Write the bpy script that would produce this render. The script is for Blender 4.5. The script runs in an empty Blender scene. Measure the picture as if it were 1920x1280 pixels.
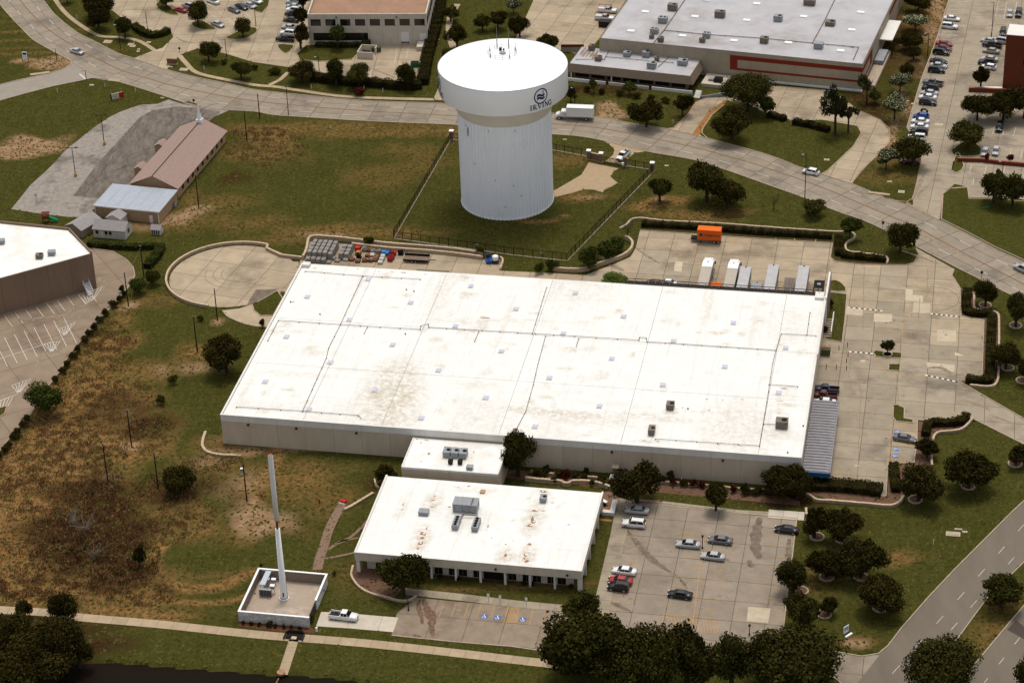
import bpy, math, random, numpy as np
from mathutils import Vector, Matrix, noise
from mathutils.geometry import tessellate_polygon
random.seed(7)
S = bpy.context.scene
C = S.collection
R_ = math.radians

# ---------------------------------------------------------------- camera
FPX, TILT, ROLL, CAMH = 4544.53, R_(30.4117), R_(-2.08521), 277.868
_fw = Vector((0, math.cos(TILT), -math.sin(TILT)))
_r0 = Vector((1, 0, 0)); _u0 = Vector((0, math.sin(TILT), math.cos(TILT)))
_rt = math.cos(ROLL)*_r0 + math.sin(ROLL)*_u0
_up = -math.sin(ROLL)*_r0 + math.cos(ROLL)*_u0
cd = bpy.data.cameras.new('camera'); cam = bpy.data.objects.new('camera', cd); C.objects.link(cam)
M4 = Matrix((( _rt.x, _up.x, -_fw.x, 0), (_rt.y, _up.y, -_fw.y, 0), (_rt.z, _up.z, -_fw.z, CAMH), (0, 0, 0, 1)))
cam.matrix_world = M4
cd.sensor_width = 36; cd.lens = FPX/1920*36; cd.clip_start = 10; cd.clip_end = 4000
S.camera = cam

# ---------------------------------------------------------------- light
w = bpy.data.worlds.new('World'); S.world = w; w.use_nodes = True
nt = w.node_tree
sky = nt.nodes.new('ShaderNodeTexSky'); sky.sky_type = 'NISHITA'; sky.sun_disc = False
SUN_EL, SUN_AZ = R_(72), R_(12)      # azimuth from +Y (away from the viewer) towards +X
sky.sun_elevation = SUN_EL; sky.sun_rotation = SUN_AZ
sky.dust_density = 4; sky.air_density = 1.0; sky.ozone_density = 1.0
hs = nt.nodes.new('ShaderNodeHueSaturation'); hs.inputs['Saturation'].default_value = 0.28
nt.links.new(sky.outputs[0], hs.inputs['Color'])
nt.links.new(hs.outputs[0], nt.nodes['Background'].inputs[0])
nt.nodes['Background'].inputs[1].default_value = 0.15
ld = bpy.data.lights.new('sun', 'SUN'); ld.energy = 1.5; ld.angle = R_(15); ld.color = (1.0, 0.92, 0.80)
sun = bpy.data.objects.new('sun', ld); C.objects.link(sun)
sd = Vector((math.sin(SUN_AZ)*math.cos(SUN_EL), math.cos(SUN_AZ)*math.cos(SUN_EL), math.sin(SUN_EL)))
sun.rotation_euler = sd.to_track_quat('Z', 'Y').to_euler()
S.view_settings.view_transform = 'Standard'; S.view_settings.look = 'None'
S.view_settings.gamma = 1; S.view_settings.use_curve_mapping = False
S.view_settings.exposure = 0.08
S.render.engine = 'CYCLES'

# ---------------------------------------------------------------- helpers
def P(x, y, z=0.0):
    """ground point seen at a pixel of the survey photograph (1920 wide)"""
    d = _fw*FPX + _rt*(x-960) + _up*(640-y)
    t = (z-CAMH)/d.z
    return Vector((d.x*t, d.y*t, z))
def project(v):
    q = Vector(v) - Vector((0, 0, CAMH)); k = q.dot(_fw)
    return 960+FPX*q.dot(_rt)/k, 640-FPX*q.dot(_up)/k
def height_of(b, ytop):
    lo, hi = 0.0, 60.0
    for _ in range(30):
        m = (lo+hi)/2
        if project(b+Vector((0, 0, m)))[1] > ytop: lo = m
        else: hi = m
    return lo
def PL(pts, z=0.0): return [P(x, y, z) for x, y in pts]

_mats = {}
def mat(name, c, c2=None, sc=1.0, rough=.85, bump=0., metal=0., detail=4., spec=.06, obj=False, rnd=0., stretch=None, c3=None, sc3=.05, crack=0.):
    if name in _mats: return _mats[name]
    m = bpy.data.materials.new(name); m.use_nodes = True; n = m.node_tree.nodes; l = m.node_tree.links
    b = n['Principled BSDF']; b.inputs['Roughness'].default_value = rough; b.inputs['Metallic'].default_value = metal
    b.inputs['Specular IOR Level'].default_value = spec
    b.inputs['Base Color'].default_value = (*c, 1)
    co = None
    def coords():
        nonlocal co
        if co: return co
        if obj: co = n.new('ShaderNodeTexCoord').outputs['Object']
        else: co = n.new('ShaderNodeNewGeometry').outputs['Position']
        if stretch:
            mp = n.new('ShaderNodeMapping'); mp.inputs['Scale'].default_value = stretch[:3]
            if len(stretch) > 3: mp.inputs['Rotation'].default_value = (0, 0, stretch[3])
            l.new(co, mp.inputs[0]); co = mp.outputs[0]
        return co
    out = None
    def mixc(fac, a, bb):
        mx = n.new('ShaderNodeMix'); mx.data_type = 'RGBA'
        if isinstance(fac, float): mx.inputs[0].default_value = fac
        else: l.new(fac, mx.inputs[0])
        for i, q in ((6, a), (7, bb)):
            if isinstance(q, tuple): mx.inputs[i].default_value = (*q, 1)
            else: l.new(q, mx.inputs[i])
        return mx.outputs[2]
    def nz(scale, d=detail, lo=.35, hi=.65):
        t = n.new('ShaderNodeTexNoise'); t.inputs['Scale'].default_value = scale; t.inputs['Detail'].default_value = d
        t.inputs['Roughness'].default_value = .65
        l.new(coords(), t.inputs['Vector'])
        r = n.new('ShaderNodeMapRange'); r.inputs[1].default_value = lo; r.inputs[2].default_value = hi
        l.new(t.outputs['Fac'], r.inputs[0]); return r.outputs[0], t
    if c2:
        f, t = nz(sc); out = mixc(f, c, c2)
        if bump:
            bp = n.new('ShaderNodeBump'); bp.inputs['Strength'].default_value = bump; bp.inputs['Distance'].default_value = .15
            l.new(t.outputs['Fac'], bp.inputs['Height']); l.new(bp.outputs[0], b.inputs['Normal'])
    if c3:
        f, t = nz(sc3, 5., .52, .68); out = mixc(f, out or c, c3)
    if crack:
        v = n.new('ShaderNodeTexVoronoi'); v.feature = 'DISTANCE_TO_EDGE'; v.inputs['Scale'].default_value = crack
        nn = n.new('ShaderNodeTexNoise'); nn.inputs['Scale'].default_value = .6; nn.inputs['Detail'].default_value = 5
        va = n.new('ShaderNodeVectorMath'); va.operation = 'ADD'
        sc_ = n.new('ShaderNodeVectorMath'); sc_.operation = 'SCALE'; sc_.inputs['Scale'].default_value = 6.0
        l.new(coords(), nn.inputs['Vector']); l.new(nn.outputs['Color'], sc_.inputs[0]); l.new(coords(), va.inputs[0]); l.new(sc_.outputs[0], va.inputs[1])
        l.new(va.outputs[0], v.inputs['Vector'])
        r = n.new('ShaderNodeMapRange'); r.inputs[1].default_value = 0; r.inputs[2].default_value = .008*crack/.1; r.inputs[3].default_value = .28; r.inputs[4].default_value = 0
        l.new(v.outputs['Distance'], r.inputs[0]); out = mixc(r.outputs[0], out or c, tuple(x*.3 for x in c))
    if rnd:
        oi = n.new('ShaderNodeObjectInfo')
        r = n.new('ShaderNodeMapRange'); r.inputs[3].default_value = 1-rnd; r.inputs[4].default_value = 1+rnd
        l.new(oi.outputs['Random'], r.inputs[0])
        h = n.new('ShaderNodeHueSaturation'); l.new(r.outputs[0], h.inputs['Value'])
        if out: l.new(out, h.inputs['Color'])
        else: h.inputs['Color'].default_value = (*c, 1)
        out = h.outputs[0]
    if out: l.new(out, b.inputs['Base Color'])
    _mats[name] = m
    return m

class MB:
    """collects shapes, builds ONE mesh object"""
    def __init__(s): s.v = []; s.f = []
    def add(s, vs, fs, M=None):
        o = len(s.v)
        s.v += [tuple(M @ Vector(q)) if M else tuple(q) for q in vs]
        s.f += [tuple(i+o for i in f) for f in fs]; return s
    def box(s, x0, x1, y0, y1, z0, z1, M=None, t=0.0):
        vs = [(x0, y0, z0), (x1, y0, z0), (x1, y1, z0), (x0, y1, z0), (x0+t, y0+t, z1), (x1-t, y0+t, z1), (x1-t, y1-t, z1), (x0+t, y1-t, z1)]
        return s.add(vs, [(0, 3, 2, 1), (4, 5, 6, 7), (0, 1, 5, 4), (1, 2, 6, 5), (2, 3, 7, 6), (3, 0, 4, 7)], M)
    def cyl(s, a, b, r0, r1=None, n=8, cap=True):
        a = Vector(a); b = Vector(b); r1 = r0 if r1 is None else r1
        q = (b-a).to_track_quat('Z', 'Y'); vs = []
        for p, r in ((a, r0), (b, r1)):
            for i in range(n):
                t = 2*math.pi*i/n; vs.append(p + q @ Vector((r*math.cos(t), r*math.sin(t), 0)))
        fs = [(i, (i+1) % n, n+(i+1) % n, n+i) for i in range(n)]
        if cap: fs += [tuple(range(n))[::-1], tuple(range(n, 2*n))]
        return s.add(vs, fs)
    def prism(s, poly, z0, z1):
        n = len(poly); ar = sum(poly[i][0]*poly[(i+1) % n][1]-poly[(i+1) % n][0]*poly[i][1] for i in range(n))
        if ar < 0: poly = poly[::-1]
        vs = [(p[0], p[1], z0) for p in poly]+[(p[0], p[1], z1) for p in poly]
        fs = [(i, (i+1) % n, n+(i+1) % n, n+i) for i in range(n)]
        tr = tessellate_polygon([[Vector((p[0], p[1], 0)) for p in poly]])
        for t in tr:
            a, b, c = [Vector((poly[i][0], poly[i][1], 0)) for i in t]
            if (b-a).cross(c-a).z < 0: t = t[::-1]
            fs.append(tuple(n+i for i in t))
        return s.add(vs, fs)
    def sheet(s, poly, z):
        for t in tessellate_polygon([[Vector((p[0], p[1], 0)) for p in poly]]):
            a, b, c = [Vector((poly[i][0], poly[i][1], z)) for i in t]
            if (b-a).cross(c-a).z < 0: b, c = c, b
            s.add([a, b, c], [(0, 1, 2)])
        return s
    def lathe(s, prof, n=32, M=None, cap=True):
        o = []; 
        for r, z in prof:
            for i in range(n):
                t = 2*math.pi*i/n; o.append((r*math.cos(t), r*math.sin(t), z))
        fs = []
        for k in range(len(prof)-1):
            for i in range(n):
                j = (i+1) % n; fs.append((k*n+i, k*n+j, (k+1)*n+j, (k+1)*n+i))
        if cap: fs.append(tuple(range((len(prof)-1)*n, len(prof)*n)))
        return s.add(o, fs, M)
    def band(s, pts, w, z, z2=None):
        """flat ribbon (or prism when z2) along points"""
        L, Rr = offset_pair(pts, w)
        n = len(L)
        if z2 is None:
            vs = [(p[0], p[1], z) for p in L]+[(p[0], p[1], z) for p in Rr]
            return s.add(vs, [(i, n+i, n+i+1, i+1) for i in range(n-1)])
        vs = [(p[0], p[1], q) for q in (z, z2) for A in (L, Rr) for p in A]
        fs = []
        for i in range(n-1):
            fs += [(2*n+i, 3*n+i, 3*n+i+1, 2*n+i+1), (i, 2*n+i, 2*n+i+1, i+1), (n+i+1, 3*n+i+1, 3*n+i, n+i)]
        fs += [(0, n, 3*n, 2*n), (n-1, 3*n-1, 4*n-1, 2*n-1)]
        return s.add(vs, fs)
    def build(s, name, m, parent=None, smooth=False, mesh=None):
        me = bpy.data.meshes.new(name); me.from_pydata(s.v, [], s.f)
        me.materials.append(m)
        if smooth: me.polygons.foreach_set('use_smooth', [True]*len(me.polygons))
        o = bpy.data.objects.new(name, me); C.objects.link(o)
        if parent: o.parent = parent
        return o
def link(name, me, parent=None, loc=None, rz=None):
    o = bpy.data.objects.new(name, me); C.objects.link(o)
    if parent: o.parent = parent
    if loc: o.location = loc
    if rz is not None: o.rotation_euler = (0, 0, rz)
    return o
def offset_pair(pts, w, side=None):
    pts = [Vector((p[0], p[1], 0)) for p in pts]; L = []; Q = []
    for i, p in enumerate(pts):
        a = pts[max(0, i-1)]; b = pts[min(len(pts)-1, i+1)]
        d1 = (p-a).normalized() if i else (b-p).normalized(); d2 = (b-p).normalized() if i < len(pts)-1 else d1
        t = (d1+d2); t = t.normalized() if t.length > 1e-6 else d1
        nn = Vector((-t.y, t.x, 0)); k = 1/max(.5, nn.dot(Vector((-d1.y, d1.x, 0))))
        L.append(p+nn*w/2*k); Q.append(p-nn*w/2*k)
    return L, Q
def smooth(pts, k=5, closed=False):
    """Catmull-Rom through world points"""
    n = len(pts); out = []
    rng = range(n if closed else n-1)
    for i in rng:
        p0 = pts[(i-1) % n] if closed or i else pts[i]; p1 = pts[i]; p2 = pts[(i+1) % n]
        p3 = pts[(i+2) % n] if closed or i+2 < n else p2
        for j in range(k):
            t = j/k
            out.append(.5*((2*p1)+(p2-p0)*t+(2*p0-5*p1+4*p2-p3)*t*t+(3*p1-p0-3*p2+p3)*t**3))
    if not closed: out.append(pts[-1])
    return out
def resample(pts, step):
    out = [pts[0]]; acc = 0; 
    for a, b in zip(pts, pts[1:]):
        L = (b-a).length; 
        if L == 0: continue
        d = step-acc
        while d <= L: out.append(a+(b-a)*d/L); d += step
        acc = (acc+L) % step
    return out
def tag(o, label=None, cat=None, group=None, kind=None):
    if label: o['label'] = label
    if cat: o['category'] = cat
    if group: o['group'] = group
    if kind: o['kind'] = kind
    return o
def thing(name, label, cat, loc=(0, 0, 0), rz=0, group=None):
    o = bpy.data.objects.new(name, None); C.objects.link(o); o.empty_display_size = .3
    o.location = loc; o.rotation_euler = (0, 0, rz)
    return tag(o, label, cat, group)
def copy_tree(o, parent=None):
    c = o.copy(); C.objects.link(c)
    if parent: c.parent = parent
    for ch in o.children: copy_tree(ch, c)
    return c
def inside(p, poly):
    r = False; n = len(poly); j = n-1
    for i in range(n):
        a = poly[i]; b = poly[j]
        if (a[1] > p[1]) != (b[1] > p[1]) and p[0] < (b[0]-a[0])*(p[1]-a[1])/(b[1]-a[1])+a[0]: r = not r
        j = i
    return r
ANG = R_(-11.617)
UO = P(413, 777, 7.24); UO.z = 0
U = Vector((math.cos(ANG), math.sin(ANG), 0)); V = Vector((-U.y, U.x, 0))
def W(u, v, z=0.0): return UO+U*u+V*v+Vector((0, 0, z))
def toUV(p): d = p-UO; return d.dot(U), d.dot(V)
def loc_uv(x, y, z): p = P(x, y, z); d = p-UO; return d.dot(U), d.dot(V)

# ---------------------------------------------------------------- materials
m_conc = mat('lot_concrete', (.395, .315, .215), (.32, .255, .178), .25, bump=.05, rnd=.1, c3=(.2, .155, .11), sc3=.06, crack=.09)
m_conc_grey = mat('lot_concrete_grey', (.335, .28, .205), (.275, .23, .168), .3, bump=.05, rnd=.09, c3=(.17, .14, .105), sc3=.07, crack=.09)
m_concL = mat('lot_concrete_left', (.27, .205, .145), (.225, .17, .12), .25, bump=.05, rnd=.05, c3=(.15, .11, .08), sc3=.06)
m_joint = mat('joint_dark', (.065, .05, .038), (.12, .095, .07), .5)
m_road = mat('road_concrete', (.285, .238, .18), (.235, .196, .148), .35, bump=.05, rnd=.07, c3=(.16, .135, .11), sc3=.08)
m_asph = mat('asphalt', (.17, .142, .11), (.138, .115, .09), .15, bump=.05, stretch=(1, .25, 1, .9))
m_patchy = mat('patch_pale', (.50, .42, .30), (.42, .35, .26), .6, rnd=.12)
m_white = mat('white_paint', (.62, .58, .52), (.45, .42, .36), 2.5)
m_yellow = mat('yellow_paint', (.50, .27, .07), (.36, .24, .12), 1.2)
m_orangeln = mat('centre_line_paint', (.36, .19, .09), (.27, .18, .12), 1.0)
m_kerb = mat('kerb_concrete', (.42, .34, .25), (.33, .26, .19), .8)
m_kerbred = mat('kerb_red', (.42, .22, .17), (.34, .24, .18), .5)
m_walk = mat('sidewalk', (.40, .31, .20), (.33, .25, .165), .5, rnd=.06)
m_driveway = mat('driveway_new', (.52, .46, .37), (.45, .40, .32), .6, rnd=.04)
m_gravel = mat('grey_gravel', (.30, .265, .23), (.22, .19, .16), .8, bump=.25, c3=(.13, .11, .095), sc3=.1)
m_cgravel = mat('compound_gravel', (.40, .32, .25), (.33, .26, .20), 2.5, bump=.3, c3=(.48, .41, .34), sc3=.25)
m_oldasph = mat('old_asphalt', (.105, .087, .072), (.19, .16, .135), .6, stretch=(1, .35, 1, .5), detail=9, c3=(.09, .075, .06), sc3=.5)
m_water = mat('pond_water', (.008, .004, .0015), rough=.6, spec=.04)
m_mulch = mat('mulch', (.105, .055, .035), (.16, .09, .06), 2., bump=.4)
m_dirt = mat('dirt', (.27, .17, .095), (.20, .12, .07), 1.2, bump=.3)
m_orange_dirt = mat('orange_dirt', (.32, .15, .045), (.24, .11, .04), 1., bump=.3)
m_stone = mat('limestone', (.44, .34, .22), (.33, .25, .165), 1.5, bump=.3)
m_cap = mat('limestone_cap', (.54, .42, .29), (.42, .32, .22), 1.5)
m_wallbeige = mat('tilt_wall_beige', (.56, .475, .36), (.49, .41, .31), .5, rnd=.03, stretch=(1, 1, .25))
m_fascia = mat('fascia_white', (.70, .68, .64), (.63, .61, .57), .4, rnd=.02, stretch=(1, 1, .3))
m_roofw = mat('white_roof_membrane', (.80, .80, .775), (.66, .655, .625), .35, rough=.7, spec=.1, detail=9, c3=(.66, .61, .52), sc3=.09, rnd=.02)
m_skyl = mat('skylight_plastic', (.50, .50, .60), rough=.3)
m_pipe = mat('dark_pipe', (.10, .09, .08))
m_dark = mat('dark_metal', (.03, .025, .022), rough=.5)
m_black = mat('black_steel', (.012, .010, .009), rough=.5)
m_glass = mat('dark_glass', (.012, .011, .011), rough=.12, spec=.6)
m_hvac = mat('galvanised_metal', (.30, .31, .33), (.23, .24, .25), 1.5, metal=.1, rough=.5, obj=True)
m_hvacd = mat('brown_unit_metal', (.20, .165, .135), (.14, .115, .095), 1.5, rough=.5, obj=True)
m_rust = mat('rust_stain', (.22, .095, .045), (.42, .28, .17), 2.5)
m_tank = mat('tank_white', (.84, .85, .86), (.79, .80, .82), .12, rough=.45, spec=.4, stretch=(1, 1, .3))
m_tankshaft = mat('tank_shaft_white', (.83, .86, .90), (.79, .82, .86), .35, rough=.5, spec=.4, stretch=(1, 1, .15))
m_tankneck = mat('tank_neck_cream', (.70, .66, .58), (.65, .61, .53), .3)
m_navy = mat('navy_print', (.018, .022, .10))
m_wood = mat('pole_creosote', (.018, .013, .011), (.03, .022, .018), 3.)
m_whitem = mat('white_metal', (.82, .82, .81), rough=.45)
m_greyroof = mat('grey_roof_membrane', (.44, .43, .44), (.38, .37, .38), .15, c3=(.31, .29, .27), sc3=.06)
m_wallgrey = mat('tilt_wall_grey', (.38, .32, .24), (.33, .28, .21), .5, rnd=.02)
m_redband = mat('red_band', (.20, .030, .018))
m_mansard = mat('brown_mansard', (.20, .155, .11), (.165, .125, .09), 2.)
m_brick = mat('red_brick', (.17, .045, .022), (.12, .032, .018), 6., bump=.2)
m_officew = mat('office_wall', (.58, .52, .43), (.50, .45, .37), .7, rnd=.02)
m_gravroof = mat('brown_gravel_roof', (.33, .20, .13), (.27, .165, .11), .4, bump=.1)
m_shingle = mat('shingle_roof', (.33, .235, .195), (.26, .185, .155), 2.5, bump=.2, obj=True)
m_metroof = mat('blue_grey_metal_roof', (.37, .40, .45), (.33, .36, .405), .6, rough=.4, metal=.15)
m_tan = mat('tan_siding', (.40, .27, .16), (.35, .235, .14), 1.)
m_housew = mat('house_white', (.58, .55, .48), (.5, .47, .41), 1.)
m_greyshingle = mat('grey_shingle', (.31, .29, .28), (.25, .235, .23), 2.)
m_brownwall = mat('brown_wall', (.24, .165, .115), (.205, .14, .098), .4, stretch=(1, 1, .2))
m_block = mat('pale_block', (.66, .65, .63), (.42, .41, .39), 2.2, bump=.6, rnd=.14)
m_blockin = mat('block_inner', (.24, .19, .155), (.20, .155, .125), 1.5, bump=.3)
m_blue = mat('blue_fascia', (.02, .10, .22), rough=.5)
m_canopy = mat('canopy_metal', (.27, .26, .27), (.22, .21, .22), 1., rough=.5, metal=.2)
m_orange = mat('orange_container', (.72, .14, .015), (.62, .12, .015), 1.5, rough=.5, obj=True)
m_handi = mat('blue_parking_paint', (.04, .11, .34), (.10, .16, .33), 2.)
m_stain = mat('pavement_stain', (.12, .095, .07), (.20, .16, .12), .8)
m_mudstain = mat('mud_stain', (.11, .06, .035), (.20, .135, .09), 1.5)
m_red = mat('red_paint', (.45, .02, .015), rough=.4)
# ================================================================ GROUND
def mk_grass():
    m = bpy.data.materials.new('grass_ground'); m.use_nodes = True; n = m.node_tree.nodes; l = m.node_tree.links
    b = n['Principled BSDF']; b.inputs['Roughness'].default_value = .95; b.inputs['Specular IOR Level'].default_value = .0
    pos = n.new('ShaderNodeNewGeometry').outputs['Position']
    def nz(sc, d, lo, hi, st=None):
        v = pos
        if st:
            mp = n.new('ShaderNodeMapping'); mp.inputs['Scale'].default_value = st[:3]; mp.inputs['Rotation'].default_value = (0, 0, st[3]); l.new(pos, mp.inputs[0]); v = mp.outputs[0]
        t = n.new('ShaderNodeTexNoise'); t.inputs['Scale'].default_value = sc; t.inputs['Detail'].default_value = d; t.inputs['Roughness'].default_value = .7
        t.inputs['Distortion'].default_value = .3
        l.new(v, t.inputs['Vector']); r = n.new('ShaderNodeMapRange'); r.inputs[1].default_value = lo; r.inputs[2].default_value = hi
        l.new(t.outputs['Fac'], r.inputs[0]); return r.outputs[0], t.outputs['Fac']
    def mix(f, a, c):
        mx = n.new('ShaderNodeMix'); mx.data_type = 'RGBA'
        l.new(f, mx.inputs[0])
        for i, q in ((6, a), (7, c)):
            if isinstance(q, tuple): mx.inputs[i].default_value = (*q, 1)
            else: l.new(q, mx.inputs[i])
        return mx.outputs[2]
    def math_(op, a, c):
        x = n.new('ShaderNodeMath'); x.operation = op; x.use_clamp = True
        for i, q in ((0, a), (1, c)):
            if isinstance(q, float): x.inputs[i].default_value = q
            else: l.new(q, x.inputs[i])
        return x.outputs[0]
    flk, _ = nz(1.9, 2, .58, .68); vfine, _ = nz(2.2, 5, .36, .64); mot, _ = nz(.22, 6, .4, .62)
    big, _ = nz(.05, 4, .38, .62); med, _ = nz(.42, 7, .38, .62); fine, ff = nz(.95, 8, .38, .62)
    mow, _ = nz(.8, 3, .38, .62, (1, .07, 1, -.45))
    g = mix(big, (.034, .041, .006), (.056, .058, .011))
    g = mix(math_('MULTIPLY', mot, .55), g, (.030, .034, .005))
    g = mix(math_('MULTIPLY', med, .45), g, (.074, .064, .014))
    g = mix(math_('MULTIPLY', mow, .5), g, (.075, .070, .020))
    g = mix(math_('MULTIPLY', fine, .65), g, (.020, .020, .003))
    g = mix(math_('MULTIPLY', vfine, .4), g, (.088, .084, .020))
    g = mix(math_('MULTIPLY', flk, .4), g, (.16, .12, .055))
    def att(nm):
        a = n.new('ShaderNodeAttribute'); a.attribute_name = nm; return a.outputs['Fac']
    dry = math_('MULTIPLY', att('dry'), 1.0)
    nd = math_('ADD', math_('MULTIPLY', dry, 1.5), math_('SUBTRACT', math_('MULTIPLY', math_('ADD', math_('MULTIPLY', med, .5), math_('MULTIPLY', fine, .5)), 1.5), 1.15))
    straw = mix(fine, (.25, .148, .055), (.11, .056, .018))
    g = mix(nd, g, straw)
    bare = att('bare'); nb = math_('ADD', math_('MULTIPLY', bare, 1.6), math_('SUBTRACT', math_('MULTIPLY', math_('ADD', math_('MULTIPLY', vfine, .5), math_('MULTIPLY', fine, .5)), 1.5), 1.2))
    g = mix(nb, g, mix(med, (.33, .215, .12), (.20, .115, .06)))
    br = att('brush'); nbr = math_('ADD', math_('MULTIPLY', br, 1.5), math_('SUBTRACT', math_('MULTIPLY', math_('ADD', math_('MULTIPLY', med, .5), math_('MULTIPLY', fine, .5)), 1.1), .95))
    g = mix(nbr, g, mix(fine, (.022, .014, .007), (.065, .028, .012)))
    l.new(g, b.inputs['Base Color'])
    bp = n.new('ShaderNodeBump'); bp.inputs['Strength'].default_value = .8; bp.inputs['Distance'].default_value = .5
    l.new(ff, bp.inputs['Height']); l.new(bp.outputs[0], b.inputs['Normal'])
    return m
m_grass = mk_grass()

pond = smooth(PL([(-60, 1285), (20, 1262), (75, 1242), (150, 1241), (200, 1239), (250, 1240), (325, 1247), (425, 1254), (480, 1259), (530, 1262), (605, 1265), (705, 1277), (800, 1290), (950, 1302)]), 4)
pondpoly = [(p.x, p.y) for p in pond]+[(40, 300), (-160, 300)]
# blobs: px, py, rx(m), ry(m), value   (painted colour of the ground itself)
DRY = [(60,860,16,12,1),(110,760,12,10,.8),(160,690,10,8,.7),(30,960,16,14,1),(100,900,14,12,1),(190,820,14,10,.9),(120,830,14,10,1),(60,1060,16,12,1),(140,1090,14,8,.9),(220,740,8,6,.9),
 (250,700,8,5,.6),(170,1130,14,3,.7),(240,1150,12,2.5,.8),(310,1155,10,2,.7),(300,930,8,5,.6),(260,1000,8,6,.7),(330,960,8,6,.6),(260,1120,8,4,.7),(350,990,6,5,.6),(400,880,8,5,.45),(420,840,6,5,.5),(30,1110,12,4,.8),
 (200,650,6,5,.8),(230,600,5,4,.6),(180,730,8,6,.8),(250,570,7,3,.5),(300,560,8,3,.4),(380,660,4,2.5,.8),(345,670,3,5,.5),(490,285,10,8,.55),(500,260,7,6,.7),(465,245,6,4,.5),(520,240,8,3,.7),(620,240,30,3,.55),(760,248,22,3,.55),
 (620,430,14,2.5,.6),(700,440,16,2.5,.6),(540,445,10,3,.5),(480,420,9,4,.45),(780,300,10,8,.35),(720,330,10,8,.35),(380,410,12,5,.4),(330,420,8,4,.5),(420,380,8,4,.45),(360,370,3,8,.5),(1040,360,8,3,.5),(1090,370,6,3,.7),(1060,300,8,4,.45),
 (1210,385,6,2.5,.9),(1250,378,6,2.5,.8),(1290,400,10,2.5,.7),(1330,410,8,2,.6),(1370,395,8,2,.6),(1150,210,5,3,.8),(110,118,4,2,.9),(90,125,5,2,.6),(47,112,3,1.5,.8),(60,100,25,1,.5),
 (530,905,10,5,.7),(560,880,7,4,.5),(600,930,7,4,.5),(490,900,7,5,.6),(610,960,6,4,.4),(690,1080,8,5,.2),(1690,1045,5,3,.7),(1500,1090,6,4,.5),(1880,1130,6,3,.6),(1860,1180,6,4,.5),(1840,1200,5,4,.4),(700,1060,5,3,.3),
 (460,1000,8,4,.5),(470,930,4,6,.5),(800,1075,12,1.2,.6),(990,1098,14,1,.6),(310,1080,16,1.0,.4),(60,40,10,1,.5),(45,75,16,.8,.5),(60,90,18,.8,.4),(30,60,16,.8,.5),(1660,330,12,4,.35),(1000,300,6,4,.3),(1810,380,8,3,.3),
 (1655,280,4,9,.8),(1725,60,4,12,.8),(1745,30,4,10,.8),(1700,130,4,8,.7),(530,1150,3,1.6,.7),(600,1050,1,8,.2),(1500,1215,5,1,.6),(1605,1200,3,1.5,.6),(1760,1255,6,4,.4)]
BARE = [(65,275,8,5,.95),(50,265,5,3,.9),(95,270,5,4,.9),(42,290,5,3,.9),(120,112,6,3,.8),(100,122,5,3,.7),(50,115,4,1.6,.7),(485,975,5,5,.8),(500,990,4,4,.75),(470,960,4,3,.6),(240,773,1.2,1.2,.8),(243,838,2.2,1.8,1),(203,900,2.2,1.8,.9),
 (463,940,2,1.6,.7),(243,573,2,1.6,.9),(408,603,1.6,1.4,.8),(373,392,3,1.6,.8),(340,408,3,1.4,.9),(325,418,3,1.2,.7),(355,400,3,1.4,.8),(370,690,5,2.6,.5),(1150,213,5,3,.95),(1140,200,3,3,.8),(1165,215,4,2,.8),(1240,375,2,1,.6),
 (460,845,7,1.6,.6),(610,440,6,1.5,.4),(450,820,5,2,.3),(1110,370,3,1.2,.5),(1672,262,1.5,5,.8),(1696,195,1.6,8,.7),(1718,120,2,8,.75),(1740,60,2.4,10,.8),(1757,10,2,8,.75),(1680,230,1.6,5,.8),(95,115,3,2,.6),(280,390,4,1,.3),
 (255,425,6,2,.35),(600,840,14,1.2,.35),(1600,1205,2.5,1.5,.7),(455,905,6,5,.35),(300,695,2,2,.4),(1005,385,2,1,.3),(240,795,2,1,.2),(380,865,5,2,.3)]
BRUSH = [(165,985,10,11,.9),(210,1040,7,6,.7),(130,1040,8,6,.7),(230,1080,6,5,.6),(180,920,8,6,.7),(215,770,8,7,.45),(280,800,6,5,.6),(240,1060,6,4,.7),(330,920,9,6,.5),(200,1090,8,4,.6),(520,185+90,4,10,.0),(440,335,4,3,.5),(1660,60,8,30,.55),(1690,110,8,16,.4),
 (1105,168,20,3,.7),(1300,200,5,3,.4),(1630,200,5,10,.6),(40,1180,16,5,.6),(100,1225,12,4,.7),(725,905,5,3,.5),(1480,935,7,3,.7),(1620,985,3,2,.3),(1850,200,20,10,.7),(1900,250,8,3,.4)]
for _cx, _cy, _r, _a0, _a1 in ((385,1045,9.5,150,330),(385,1045,11.,150,335),(400,1040,16,190,320),(400,860,14,300,400),(405,860,12.5,300,400),(1010,385,9,200,320)):
    for _a in range(_a0, _a1, 4):
        _q = P(_cx, _cy)+Vector((_r*math.cos(R_(_a)), _r*math.sin(R_(_a)), 0)); _x, _y = project(_q); DRY.append((_x, _y, .9, .9, .75))
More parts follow.
